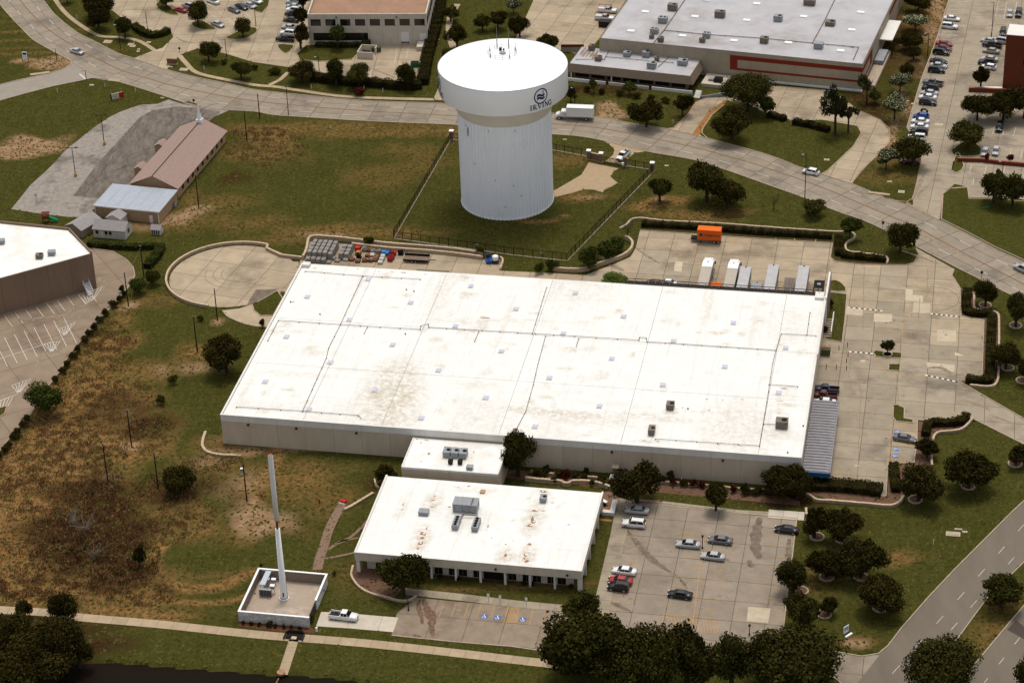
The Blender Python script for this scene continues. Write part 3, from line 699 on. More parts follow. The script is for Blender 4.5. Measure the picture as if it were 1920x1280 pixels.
# stains and tar
def blot(pts, m, z=.05, w=1.0, name='stain'):
    mb = MB(); W_ = resample(smooth(PL(pts), 4), .8); L = []; Q = []
    n = len(W_)
    for i, p in enumerate(W_):
        k = w*(.35+.65*math.sin(math.pi*(i+.5)/n))*(.7+.6*random.random())/2; a = W_[max(0, i-1)]; b = W_[min(n-1, i+1)]; t = (b-a).normalized(); nn = Vector((-t.y, t.x, 0))
        L.append(p+nn*k); Q.append(p-nn*k)
    mb.add([(p.x, p.y, z) for p in L]+[(p.x, p.y, z) for p in Q], [(i, n+i, n+i+1, i+1) for i in range(n-1)]); return tag(mb.build(name, m), kind='structure')
m_st2 = mat('faint_stain', (.19, .15, .11), (.30, .235, .165), .9)
for q, w_ in (([(1172,990),(1185,1005),(1200,1025),(1222,1048),(1245,1065),(1262,1075)],1.5),([(1262,1075),(1275,1085),(1290,1105)],.6),([(1425,970),(1418,1000),(1417,1030),(1425,1048)],2.2),([(1404,1050),(1411,1066)],1.2),([(1136,1125),(1160,1135),(1190,1152)],1.0),([(1480,1010),(1478,1040),(1484,1080)],1.2),
              ([(1193,465),(1210,478),(1240,496)],.9),([(1142,497),(1160,503),(1172,510)],1.2),([(1690,470),(1715,478),(1760,495)],.8),([(1745,345),(1722,365),(1728,375)],1.0),([(1700,380),(1730,398),(1758,413)],1.4),([(1710,375),(1722,350),(1735,322)],.9),
              ([(1595,663),(1615,668),(1632,677)],1.2),([(1740,690),(1765,690),(1790,705)],1.1),([(1800,750),(1830,757),(1860,770)],.8),([(1855,778),(1890,790),(1905,798)],.8),([(1700,430),(1760,455),(1830,490)],.7),([(20,600),(120,590),(150,560)],1.),([(60,700),(85,660),(125,665)],.6),([(183,520),(196,530),(188,548)],2.2),
              ([(1795,190+50),(1790,262),(1786,280)],.8),([(1838,53),(1860,48),(1890,46)],.6),([(330,70),(345,78),(370,82)],.8),([(700,130),(720,138),(745,148)],.7)):
    blot(q, m_stain if q[0][0] > 1130 and q[0][1] > 960 else m_st2, w=w_)
for q, w_ in (([(788,1123),(784,1135),(790,1155),(792,1172)],1.0),([(794,1122),(800,1140),(810,1158),(809,1175),(812,1195)],1.6),([(775,1190),(785,1193),(795,1193)],.8)): blot(q, m_mudstain, w=w_, name='mud_stain')
def tar(pts, w=.16):
    mb = MB(); W_ = resample(smooth(PL(pts), 3), 1.2); W_ = [p+Vector((random.uniform(-.12, .12), random.uniform(-.12, .12), 0)) for p in W_]
    mb.band(W_, w, .054); tag(mb.build('crack', m_st2), kind='structure')
for q in ([(1590,700),(1597,730),(1596,752)],[(1608,700),(1614,740),(1612,785)],[(1612,785),(1608,905)],[(1681,700),(1685,756)],[(1595,668),(1592,700)],[(1690,685),(1740,690)],[(1616,783),(1668,788)],[(1190,940),(1200,960),(1230,975)],[(1276,960),(1272,995)],[(1188,1145),(1190,1110)],[(1555,486),(1550,512)],[(1260,482),(1420,488)],
          [(1040,975+45),(1041,1021)],[(345,210),(395,221)],[(1820,765),(1845,742)],[(430,540),(465,470)],[(370,505),(420,512)],[(440,520),(478,528)],[(1620,500),(1618,620)],[(1740,505),(1738,560)],[(1725,560),(1722,600)]): tar(q)
for t0, t1, r in ((150, 330, 4.5), (140, 340, 6.2), (160, 320, 8.)):
    mb = MB(); pts = [cc+Vector((2+math.cos(R_(a))*r*1.1, 1+math.sin(R_(a))*r*.95, 0)) for a in range(t0, t1, 6)]; mb.band(pts, .22, .06); tag(mb.build('tyre_mark', m_st2), kind='structure')
for r in (5.5, 7., 8.):
    c2 = P(1752, 560); mb = MB(); pts = [c2+Vector((math.cos(R_(a))*r, math.sin(R_(a))*r, 0)) for a in range(-100, 100, 8)]; mb.band(pts, .18, .06); tag(mb.build('tyre_mark', m_st2), kind='structure')
# wheelchair emblems
def handi(px, py, rz):
    t = P(px, py, .055); mb = MB(); mb.box(-.62, .62, -.62, .62, 0, .006); o = mb.build('parking_emblem', m_handi); o.location = t; o.rotation_euler = (0, 0, rz); tag(o, kind='structure')
    s = MB(); arc = [(-.05+.38*math.cos(R_(a)), -.2+.38*math.sin(R_(a))) for a in range(150, 400, 20)]; s.band([Vector((x, y, 0)) for x, y in arc], .1, .012)
    s.band([Vector((-.1, .5, 0)), Vector((-.05, -.05, 0)), Vector((.25, -.05, 0)), Vector((.4, -.45, 0)), Vector((.52, -.42, 0))], .11, .013); s.band([Vector((-.08, .22, 0)), Vector((.22, .22, 0))], .09, .014)
    s.add([(-.1+.13*math.cos(i), .62+.13*math.sin(i), .012) for i in [k*math.pi/4 for k in range(8)]], [tuple(range(8))])
    s.build('wheelchair_mark', m_whitem, o).scale = (.82, .82, 1)
for a in ((908,1155,ANG),(933,1157,ANG),(980,1161,ANG),(1681,809,ANG+math.pi/2),(1680,841,ANG-math.pi/2),(1679,854,ANG-math.pi/2),(1577,902,ANG-math.pi/2)): handi(*a)
# white stalls
stalls((217,2+20),(262,57),(225,8+0),(300,55),1,m_white,(0,1))
for i in range(9): line((216+i*9.5,14+i*5.6),(229+i*9.8,9+i*5.6),m_white)
for a, b in (((397,29),(413,39)),((411,24),(440,45)),((413,39),(462,25)),((437,17),(449,26)),((455,20),(471,35)),((380,0),(397,12)),((745,88),(740,118)),((766,88),(762,110)),((728,98),(778,98)),((1440,177),(1475,169)),((1463,183),(1500,171)),((1488,186),(1522,174)),((1512,188),(1547,176)),((1450,205),(1459,216)),((1473,209),(1483,227)),((1495,216),(1503,229)),((1519,222),(1527,233)),
             ((1780,2),(1815,4)),((1778,11),(1812,12)),((1776,18),(1811,20)),((1773,26),(1808,27)),((1763,56),(1800,60)),((1760,64),(1798,68)),((1757,74),(1793,76)),((1740,137),(1777,141)),((1738,145),(1774,148)),((1722,197),(1757,203)),((1718,208),(1742,211)),((1716,214),(1752,217)),((1872,3),(1865,34)),((1888,4),(1882,36)),((1907,4),(1900,36)),((1865,18),(1910,19)),
             ((1866,232),(1861,252)),((1884,235),(1880,254)),((1905,237),(1900,256)),((1855,277),(1850,290)),((1875,280),(1872,294)),((1896,280),(1893,297)),((1917,281),(1914,298)),((1822,308),(1818,322)),((1850,310),(1846,326)),((1884,313),(1880,330)),((1826,335),(1824,347)),((1855,338),(1852,352)),((1886,341),(1884,352)),
             ((1000,45),(1010,48)),((985,60),(1003,63)),((1092,55),(1118,60)),((1090,62),(1115,66)),((1088,70),(1110,74)),((1095,43),(1118,47)),((1100,32),(1116,35))): line(a, b, m_white)
line((1795,80+5),(1752,215+20),m_kerbred,.14); line((1752,235),(1745,262),m_kerbred,.14)
# left lot stalls
fl = P(0,592); fr = P(184,540)
for i in range(9):
    a = (9+i*19.6, 593-i*6.0); line(a, (a[0]+15, a[1]+20), m_white, .14)
for i in range(8):
    a = (-6+i*18.5, 663-i*6.2+0); line((a[0]-4,a[1]-24),(a[0]+20,a[1]+24), m_white, .14)
line((-10,676),(100,640),m_white,.14); line((0,840-150+62),(35,738),m_white)
hatch([(147,553),(191,539),(176,561),(162,569)],6,m_white,.14); hatch([(110,617),(141,605),(123,628),(120,629)],5,m_white,.14); hatch([(82,645),(113,640),(98,660),(96,660)],5,m_white,.14); hatch([(22,722),(58,710),(35,738),(34,738)],5,m_white,.14); hatch([(-5,752),(25,742),(15,761),(-5,764)],4,m_white,.14)
# beds
flat('mulch_bed', [(662,1064),(675,1060),(690,1067),(760,1075),(757,1100),(735,1125),(705,1118),(675,1098),(661,1080)], m_mulch, .03)
flat('mulch_bed', [(1200,436),(1205,420),(1560,445),(1572,450),(1571,478),(1665,490),(1664,497),(1565,489),(1557,482),(1561,458),(1440,447),(1210,431)], mat('hedge_bed_grass', (.045,.045,.012), (.07,.05,.02), 1.), .03)
for q in ([(1803,594),(1803,545),(1822,540),(1830,560),(1830,590),(1870,590),(1875,700),(1862,722),(1800,716),(1797,712),(1842,708),(1845,601)],[(1664,930),(1667,872),(1716,870),(1722,790),(1790,794),(1800,785),(1812,778),(1824,786),(1810,803),(1775,810),(1752,815),(1748,845),(1745,870),(1700,905),(1693,935),(1668,945),(1560,938),(1520,925),(1512,904)],
          [(1558,458),(1572,458),(1573,486),(1664,492),(1664,497),(1565,489),(1557,482)],[(940,895),(1500,948),(1500,940),(1445,918),(1250,905),(960,880)],[(700,1070),(1075,1098),(1068,1085),(700,1058)]): flat('mulch_bed', q, m_mulch, .028)
flat('orange_bed', [(992,893),(1030,897),(1075,902),(1120,905),(1150,920),(1130,915),(1080,909),(1035,908),(1000,905)], m_orange_dirt, .034)
flat('orange_bed', [(1130,952),(1145,948),(1145,963),(1131,964)], m_orange_dirt, .06); flat('orange_bed', [(1122,972),(1148,974),(1147,978),(1122,976)], m_orange_dirt, .06)
# gravel drainage
m_peb = mat('creek_pebbles', (.24, .16, .11), (.16, .105, .075), 3., bump=.5)
mb = MB(); mb.band(smooth(PL([(643,940),(636,955),(625,975),(614,1000),(607,1025),(600,1045),(595,1068)]), 4), 1.9, .05); tag(mb.build('gravel_swale', m_peb), kind='structure')
mb = MB(); mb.band(smooth(PL([(690,975),(678,988),(655,1008),(630,1020),(616,1030)]), 4), .7, .05); tag(mb.build('gravel_swale', m_peb), kind='structure')
mb = MB(); mb.band(smooth(PL([(668,1035),(645,1040),(610,1047)]), 3), .6, .05); tag(mb.build('gravel_swale', m_peb), kind='structure')
mb = MB(); mb.band(smooth(PL([(672,1008),(645,1013),(632,1017)]), 3), .5, .05); tag(mb.build('gravel_swale', m_peb), kind='structure')
flat('mulch_bed', [(446,1163),(584,1175),(592,1186),(520,1183),(448,1173)], mat('red_mulch', (.09, .03, .018), (.14, .06, .035), 2., bump=.4), .03)
# ================================================================ BUILDINGS
def part(name, mb, m, par, smooth=False, label=None):
    o = mb.build(name, m, par, smooth)
    if label: o['label'] = label
    return o
def B(*a, **k): return MB().box(*a, **k)
def rooftop_unit(par, u, v, z, w, d, h, m=None, fans=1, name='rooftop_unit', label=None):
    mb = MB(); mb.box(u-w/2, u+w/2, v-d/2, v+d/2, z+.25, z+h); mb.box(u-w/2+.1, u+w/2-.1, v-d/2+.1, v+d/2-.1, z, z+.25)
    mb.box(u-w/2-.04, u+w/2+.04, v-d/2-.04, v+d/2+.04, z+h, z+h+.07)
    o = part(name, mb, m or m_hvacd, par, label=label)
    for i in range(fans):
        uu = u+(i-(fans-1)/2)*w/max(1, fans)*.9+(.2*w if fans == 1 else 0); r = min(w/fans, d)*.3
        f = MB(); f.cyl((uu, v, z+h+.07), (uu, v, z+h+.16), r, n=12); part('fan_grille', f, m_black, o)
    return o
H = 7.24
wh = thing('warehouse', 'huge low warehouse with white membrane roof and beige concrete walls', 'warehouse', UO, ANG)
Lw, Dw = 122.4, 67.6
# tilt-up wall panels (front & back & sides)
def wallpanels(par, x0, x1, y, n, z0, z1, zf, face, mw, mf, th=.3, t2=.05, gap=.04, cats=('wall_panel', 'fascia_panel')):
    """face: 'f' front (normal -v) 'b' back 'l' left (normal -u) 'r' right; y = plane"""
    for i in range(n):
        a = x0+(x1-x0)*i/n+gap/2; b = x0+(x1-x0)*(i+1)/n-gap/2
        for nm, c0, c1, m, e in ((cats[0], z0, zf, mw, 0), (cats[1], zf, z1, mf, t2)):
            if c1 <= c0: continue
            if face == 'f': bb = (a, b, y-e, y+th, c0, c1)
            elif face == 'b': bb = (a, b, y-th, y+e, c0, c1)
            elif face == 'l': bb = (y-e, y+th, a, b, c0, c1)
            else: bb = (y-th, y+e, a, b, c0, c1)
            part(nm, B(*bb), m, par)
wallpanels(wh, 0, Lw, 0, 20, 0, H, H-1.5, 'f', m_wallbeige, m_fascia)
wallpanels(wh, .3, Dw-.3, 0, 11, 0, H, H-1.5, 'l', m_wallbeige, m_fascia)
wallpanels(wh, .3, Dw-.3, Lw, 11, 0, H, H-1.5, 'r', m_wallbeige, m_fascia)
wallpanels(wh, 0, Lw, Dw, 20, 0, H-.3, H-1.5, 'b', m_wallbeige, m_fascia)
# roof sections (visible seams)
ROOFD = []
for x, y, rx, ry, v_ in [(745,700,5,6,.7),(735,740,6,8,.95),(725,778,6,5,.85),(765,688,3,3,.6),(680,765,7,3,.35),(1050,773,12,1.6,.75),(980,766,5,1.5,.6),(1200,776,5,1.2,.65),(1250,783,5,1.2,.6),(1420,810,8,2,.5),(1380,790,6,1.2,.45),(1100,790,10,1.5,.4),(900,720,4,1.2,.4),(905,605,1.5,3,.7),(1470,740,3,.8,.6),(1480,757,4,.5,.8),(830,540,2,14,.35),(1020,600,8,.5,.35),(860,600,6,1,.35),(1330,560,1,12,.4),(600,780,6,2,.35),(1257,770,1.6,.9,.9),(1215,826,3,.6,.7),(1466,808,1.5,1,.6),(1000,840-30,8,3,.35),(1180,640,8,.5,.3),(560,700,10,1,.3),(500,760,10,2,.3)]:
    u_, v__ = loc_uv(x, y, H); ROOFD.append((u_, v__, rx, ry, v_))
random.seed(91)
for _ in range(110): ROOFD.append((random.uniform(2, 120), random.uniform(1, 66), random.uniform(.3, 1.8), random.uniform(.3, 1.4), random.uniform(.3, .9)))
for _ in range(26): ROOFD.append((random.uniform(2, 120), random.uniform(1, 66), random.choice((.5, 7)), random.choice((.5, 9)), random.uniform(.25, .5)))
def mk_roof():
    m = bpy.data.materials.new('roof_membrane_stained'); m.use_nodes = True; n = m.node_tree.nodes; l = m.node_tree.links; b = n['Principled BSDF']; b.inputs['Roughness'].default_value = .8; b.inputs['Specular IOR Level'].default_value = .05
    at = n.new('ShaderNodeAttribute'); at.attribute_name = 'dirt'; tc = n.new('ShaderNodeTexCoord').outputs['Object']
    def nz(sc, d, lo, hi, st=(1, 1, 1)):
        mp = n.new('ShaderNodeMapping'); mp.inputs['Scale'].default_value = st; l.new(tc, mp.inputs[0]); t = n.new('ShaderNodeTexNoise'); t.inputs['Scale'].default_value = sc; t.inputs['Detail'].default_value = d; t.inputs['Roughness'].default_value = .7; l.new(mp.outputs[0], t.inputs['Vector'])
        r = n.new('ShaderNodeMapRange'); r.inputs[1].default_value = lo; r.inputs[2].default_value = hi; l.new(t.outputs['Fac'], r.inputs[0]); return r.outputs[0]
    def mx(f, a, c, k=1.):
        q = n.new('ShaderNodeMath'); q.operation = 'MULTIPLY'; l.new(f, q.inputs[0]); q.inputs[1].default_value = k
        x = n.new('ShaderNodeMix'); x.data_type = 'RGBA'; l.new(q.outputs[0], x.inputs[0])
        for i, s_ in ((6, a), (7, c)):
            if isinstance(s_, tuple): x.inputs[i].default_value = (*s_, 1)
            else: l.new(s_, x.inputs[i])
        return x.outputs[2]
    c = mx(nz(.5, 8, .4, .65), (.77, .765, .73), (.64, .635, .60), .6)
    c = mx(nz(.5, 5, .52, .66, (3.5, .16, 1)), c, (.58, .57, .54), .45)
    c = mx(nz(.5, 5, .54, .68, (.16, 3.5, 1)), c, (.58, .57, .54), .35)
    f = n.new('ShaderNodeMath'); f.operation = 'MULTIPLY'; l.new(at.outputs['Fac'], f.inputs[0]); l.new(nz(.9, 8, .36, .6), f.inputs[1]); c = mx(f.outputs[0], c, (.44, .36, .25), .85)
    l.new(c, b.inputs['Base Color']); return m
m_roofs = mk_roof()
def roof_section(par, a0, a1, b0, b1, z, D=None):
    nx = int((a1-a0)/.8)+2; ny = int((b1-b0)/.8)+2; X, Y = np.meshgrid(np.linspace(a0, a1, nx), np.linspace(b0, b1, ny)); A = np.zeros_like(X)
    for u_, v_, rx, ry, k in (D or ROOFD): A = np.maximum(A, k*np.clip(1.6-np.sqrt(((X-u_)/rx)**2+((Y-v_)/ry)**2), 0, 1))
    vs = np.stack([X, Y, np.full_like(X, z)], -1).reshape(-1, 3); idx = np.arange(nx*ny).reshape(ny, nx); q = np.stack([idx[:-1, :-1], idx[:-1, 1:], idx[1:, 1:], idx[1:, :-1]], -1).reshape(-1, 4)
    me = bpy.data.meshes.new('roof_section'); np_mesh(me, vs, q); at = me.attributes.new('dirt', 'FLOAT', 'POINT'); at.data.foreach_set('value', A.reshape(-1).astype(np.float32)); me.materials.append(m_roofs); return link('roof_section', me, par)
cols = [0.34, 17.9, 34.8, 59.8, 85.3, 113.6, Lw-.34]; rows = [.34, 22.2, 42, Dw-.34]
zr = H-.25
for i in range(6):
    for j in range(3):
        roof_section(wh, cols[i]+.03, cols[i+1]-.03, rows[j]+.03, rows[j+1]-.03, zr-random.uniform(0, .012))
part('roof_base', B(.3, Lw-.3, .3, Dw-.3, zr-.5, zr-.21), m_joint, wh)
cp_ = MB(); cp_.box(-.06, Lw+.06, -.06, .36, H, H+.06); cp_.box(-.06, .36, .37, Dw-.37, H, H+.06); cp_.box(Lw-.36, Lw+.06, .37, Dw-.37, H, H+.06)
part('parapet_coping', cp_, m_fascia, wh)
# skylights
SK = [(576,555),(690,523),(655,598),(770,566),(537,630),(967,578),(854,610),(736,645),(619,678),(497,714),(940,657),(883,535),(1169,592),(1079,548),(1056,624),(822,693),(703,730),(579,766),(1030,707),(911,744),(790,782),(1147,671),(1375,604),(1263,638),(1359,686),(1243,720),(1124,760),(1003,798),(1473,651),(1460,735),(1150+19,592)]
for x, y in SK[:-1]:
    u, v = loc_uv(x, y, H); mb = MB(); mb.box(u-.62, u+.62, v-.78, v+.78, zr, zr+.16); o = part('skylight_curb', mb, m_fascia, wh)
    part('skylight', B(u-.55, u+.55, v-.7, v+.7, zr+.16, zr+.28, t=.12), m_skyl, o)
def pipe(par, pts, z, r=.05, m=None):
    mb = MB()
    for a, b in zip(pts, pts[1:]): mb.cyl((a[0], a[1], z+.22), (b[0], b[1], z+.22), r, n=6)
    for a, b in zip(pts, pts[1:]):
        L = math.hypot(b[0]-a[0], b[1]-a[1]); k = int(L/4)
        for i in range(k+1):
            t = i/max(1, k); x = a[0]+(b[0]-a[0])*t; y = a[1]+(b[1]-a[1])*t; mb.box(x-.1, x+.1, y-.1, y+.1, z, z+.16)
    return part('gas_pipe', mb, m or m_pipe, par)
for q in ([(502,638),(522,600),(638,608),(788,617),(789,610),(803,607),(804,613),(1038,627),(1198,637),(1199,632),(1212,633),(1213,640),(1455,656),(1465,625),(1530,629)],
          [(680,517),(638,608),(616,652),(612,670),(567,770)],[(443,762),(568,770),(672,778),(678,784)],[(572,508),(681,517),(788,523)],[(689,612),(682,626)],[(1025,538),(998,625)],[(1023,629),(1009,680),(1000,720),(986,770),(970,800)],[(898,620),(890,639)],[(1085,634),(1080,650)],
          [(1519,585),(1513,627)],[(1455,656),(1449,680),(1441,733),(1424,835),(1229,822)],[(1442,720),(1496,724)],[(1432,794),(1457,795)]):
    pipe(wh, [loc_uv(x, y, H) for x, y in q], zr)
for x, y, w_, d_, h_ in ((1257,763,1.6,1.9,1.2),(1222,810,1.3,2.2,1.3),(1466,798,2.5,2.0,1.7),(966,808,.9,.9,.6)):
    u, v = loc_uv(x, y, H); rooftop_unit(wh, u, v, zr, w_, d_, h_)
for x, y in ((545,565),(762,542),(776,545),(1477,847),(760,625),(1506,797),(600,588),(1290,765)):
    u, v = loc_uv(x, y, H); part('roof_vent', MB().cyl((u, v, zr), (u, v, zr+.3), .16, n=8), m_hvacd, wh)
# rust / stain patches on the roof
def roof_stain(par, x, y, z, w_, d_, m=None, frame=None, n=7):
    c = P(x, y, z); mb = MB()
    pts = []
    for i in range(n):
        a = 2*math.pi*i/n; r = random.uniform(.5, 1.2); pts.append((w_/2*r*math.cos(a), d_/2*r*math.sin(a)))
    inv = Matrix.Rotation(-frame[1], 4, 'Z') @ Matrix.Translation(-Vector((frame[0].x, frame[0].y, 0)))
    c = inv @ c
    mb.add([(c.x+a, c.y+b, z+random.uniform(.004, .012)) for a, b in pts], [tuple(range(n))]); return part('rust_stain', mb, m or m_rust, par)
WF = (UO, ANG)
m_fs = mat('faint_roof_stain', (.68, .62, .52), (.80, .78, .73), 1.2)
for q in [(550,566,.7,.4),(1018-105,596,1.6,.4),(905,595,1.5,.5),(1469,728,1.4,.6),(1462,751,2,.25),(1310,623,1.2,.25),(1350,624,.8,.2),(860,493+10,1,.3),(590,503,1,.3),(670,504,.8,.3),(710,509,.6,.3),(735,510,1.2,.3),(757,511,1.6,.35),(797,514,.8,.3),(1325,748,.8,.3),(1355,750,.5,.3),(1392,749,.8,.3),(1280,764,.5,.4),(1330,769,.4,.5),(1207,826,1,.4),(1233,827,.8,.4),(1347,833,.7,.3),(1388,836,.7,.25)]:
    roof_stain(wh, q[0], q[1], zr, q[2], q[3], frame=WF)
for q in [(760,735,9,14),(745,770,8,9),(1050,774,16,2.2),(1200,778,8,1.6),(1252,782,10,2),(1420,805,14,2.5),(900,720,6,1.5),(910,600,2.5,4),(1470,738,4,1.2),(1100,790,10,1.5),(800,680,2,16),(1330,560,2,14),(1000,850-30,9,2)]:
    pass
# wall lights on the front wall
for u in (6, 16.5, 29.5, 83.6, 106.5):
    mb = B(u-.2, u+.2, -.45, -.05, H-2.1, H-1.75); part('wall_light', mb, m_dark, wh)
# wing wall and loading dock canopy rail
part('wing_wall', B(Lw+.02, Lw+.4, 64, 76.2, 0, 8.6), m_fascia, wh); part('wing_wall_side', B(Lw+.41, Lw+.6, 66, 76.2, 0, 8.55), m_hvacd, wh)
part('raised_parapet', B(Lw+.02, Lw+.28, 40, 63.9, H-.9, 8.1), m_fascia, wh)
cn = MB(); cn.box(76.5, Lw-.6, Dw+.06, Dw+1.7, H-.5, H-.3); part('dock_canopy', cn, m_dark, wh)
rl = MB(); rl.box(76.5, Lw-.6, Dw+1.55, Dw+1.68, H+.2, H+.32); rl.box(76.5, Lw-.6, Dw+.1, Dw+.22, H+.1, H+.2); part('rail', rl, m_dark, wh)
for i in range(28): part('bracket', B(77+i*1.62, 77.12+i*1.62, Dw+.1, Dw+1.54, H-.29, H+.4), m_hvacd, wh)
part('roof_edge_block', B(.4, 2.2, Dw-2, Dw-.4, zr, H+.5), m_fascia, wh); part('roof_edge_block', B(Lw-2.4, Lw-.4, Dw-2, Dw+.8, zr, H+.35), m_fascia, wh)
# carport canopy on the east wall
part('canopy_deck', B(Lw+.1, Lw+5.7, .9, 29, 3.15, 3.28), m_canopy, wh)
for i in range(26):
    v = 1.3+i*1.075; part('canopy_rib', B(Lw+.15, Lw+5.65, v, v+.1, 3.281, 3.40), m_canopy if i % 1 == 0 else m_dark, wh)
    part('canopy_joint', B(Lw+.5+random.random()*.4, Lw+4.6+random.random()*.7, v+.16, v+.30, 3.283, 3.34), m_dark, wh)
for k in (0, 1): part('canopy_fascia', B(Lw+5.72, Lw+5.85, 1+k*14, 14.95+k*14, 2.75, 3.6), m_canopy, wh)
part('canopy_fascia', B(Lw+.1, Lw+5.85, .68, .88, 2.45, 3.45), m_blue, wh, label='blue front fascia of the carport')
for v in (1.5, 10, 19, 28.4): part('canopy_post', B(Lw+5.3, Lw+5.5, v, v+.2, 0, 3.15), m_dark, wh)

# ---- annex between warehouse and office
an = thing('annex_building', 'small flat-roofed white annex joined to the warehouse front, behind the office', 'building', UO, ANG)
Ha = 5.5
wallpanels(an, 41.8, 62, -11.7, 4, 0, Ha, Ha-.5, 'f', m_wallbeige, m_fascia); wallpanels(an, -11.4, -.35, 41.8, 2, 0, Ha, Ha-.5, 'l', m_wallbeige, m_fascia); wallpanels(an, -11.4, -.35, 62, 2, 0, Ha, Ha-.5, 'r', m_wallbeige, m_fascia)
part('roof', B(42.12, 61.68, -11.38, -.33, Ha-.35, Ha-.12), m_roofw, an)
za = Ha-.12
for x in (-1.7, 0, 1.7):
    u, v = loc_uv(854, 853, Ha); rooftop_unit(an, u+x, v, za, 1.5, 2.2, 1.3, m_hvac if x < 1 else m_hvac)
for dx in (-1.6, 1.6): u, v = loc_uv(845 if dx < 0 else 854, 868, Ha); rooftop_unit(an, u+(.0 if dx < 0 else 1.), v, za, .9, .9, .9, m_dark)
u, v = loc_uv(881, 878, Ha); rooftop_unit(an, u, v, za, 1.3, 1.1, .7, m_hvac, fans=0)
for q in [(804,850,.6,1.2),(834,837,.5,.4),(789,830,.4,.6),(800,825,1,.3),(782,823,.5,.3),(888,847,.3,.9),(885,858,.3,.6),(790,865,.8,.3)]: roof_stain(an, q[0], q[1], za, q[2], q[3], frame=WF)

# ---- office
of = thing('office_building', 'white-roofed single-storey office with a columned front walk, in front of the warehouse', 'office', UO, ANG)
Ho = 5.0; u0, u1, v0, v1 = 39.2, 84.0, -41.7, -14.3; zo = Ho-.15
part('roof_base', B(u0+.2, u1-.2, v0+.2, v1-.2, Ho-.4, zo-.03), m_roofw, of)
OD = []
for x, y, rx, ry, v_ in [(790,1008,1.6,4,.9),(812,940,1.8,3,.8),(1000,970,1.8,5,.85),(988,1040,1.6,3,.9),(948,1040,1.6,2.4,.9),(1017,922,1.6,1,.8),(756,950,1,4,.4),(880,915,6,1,.35),(874,968,5,3,.3),(905,921,1.5,1,.4)]:
    p_ = loc_uv(x, y, Ho); OD.append((p_[0], p_[1], rx, ry, v_))
for _ in range(22): OD.append((random.uniform(u0, u1), random.uniform(v0, v1), random.uniform(.2, .5), random.uniform(.2, .5), random.uniform(.5, 1)))
roof_section(of, u0+.2, u1-.2, v0+.2, v1-.2, zo, OD).name = 'roof_membrane'
for i in range(8):
    a = u0+(u1-u0)*i/8+.02; b = u0+(u1-u0)*(i+1)/8-.02
    part('fascia_panel', B(a, b, v0, v0+.35, Ho-1.9, Ho), m_officew, of)
for i in range(5):
    a = v0+.37+(v1-v0-.4)*i/5+.02; b = v0+.37+(v1-v0-.4)*(i+1)/5-.02
    for x in (u0, u1-.35): part('fascia_panel', B(x, x+.35, a, b, Ho-1.9, Ho), m_officew, of)
part('coping', MB().box(u0-.04, u1+.04, v0-.04, v0+.3, Ho, Ho+.05).box(u0-.04, u0+.3, v0+.31, v1, Ho, Ho+.05).box(u1-.3, u1+.04, v0+.31, v1, Ho, Ho+.05), m_fascia, of)
part('soffit', B(u0+.36, u1-.36, v0+.36, v1-.36, Ho-1.95, Ho-1.8), m_officew, of)
wi = 1.9
mb = MB(); mb.box(u0+wi, u1-wi, v0+wi, v0+wi+.25, 0, Ho-1.95); mb.box(u0+wi, u0+wi+.25, v0+wi+.26, v1, 0, Ho-1.95); mb.box(u1-wi-.25, u1-wi, v0+wi+.26, v1, 0, Ho-1.95); mb.box(u0+wi+.26, u1-wi-.26, v1-.25, v1, 0, Ho-1.95)
part('wall', mb, m_officew, of)
for i in range(10):
    u = u0+.5+(u1-u0-1.0)*i/9
    if i in (0, 9): part('corner_pier', B(u-.35, u+.35, v0+.4, v0+1.4, 0, Ho-1.95), m_fascia, of)
    else: part('column', MB().cyl((u, v0+.55, 0), (u, v0+.55, Ho-1.95), .26, n=12), m_fascia, of, smooth=False)
    if i < 9:
        uc = u
        for k in (-.9, 1.1):
            if u0+wi < uc+k-.6: w0_ = part('window', B(uc+k-.8, uc+k+.8, v0+wi-.06, v0+wi-.005, .15, 2.95), m_glass, of); part('window_frame', MB().box(uc+k-.03, uc+k+.03, v0+wi-.09, v0+wi-.065, .15, 2.95), m_hvacd, w0_)
u = u0+(u1-u0)*.615; d = part('entrance_door', B(u-2.3, u+2.3, v0+wi-.1, v0+wi-.065, 0, 2.75), m_glass, of); part('door_frame', MB().box(u-2.35, u+2.35, v0+wi-.16, v0+wi-.11, 2.6, 2.7).box(u-.05, u+.05, v0+wi-.16, v0+wi-.11, 0, 2.59), m_dark, d)
for i in range(6):
    v = v0+.5+(v1-v0-1)*i/5; part('side_fin', B(u1-.9, u1-.05, v-.18, v+.18, 0, Ho-1.95), m_fascia, of)
    if i < 5: part('window', B(u1-wi+.005, u1-wi+.06, v+1.5, v+2.9, .3, 2.7), m_glass, of)
for u in (u0+6.9, u0+28, u0+42): part('wall_light', B(u-.22, u+.22, v0-.3, v0-.01, Ho-1.3, Ho-1.0), m_dark if u > u0+10 else m_whitem, of)
c = loc_uv(874, 953, Ho); o = rooftop_unit(of, c[0], c[1], zo, 4.9, 2.8, 1.9, m_hvac, fans=0)
for i in range(3): part('panel_seam', B(c[0]-2.0+i*1.5, c[0]-1.95+i*1.5, c[1]-1.43, c[1]-1.41, zo+.3, zo+1.9), m_dark, o)
for i in range(4):
    part('vent_hood', B(c[0]+1.2, c[0]+1.5, c[1]-1.1+i*.6, c[1]-.8+i*.6, zo+1.97, zo+2.1), m_hvacd, o)
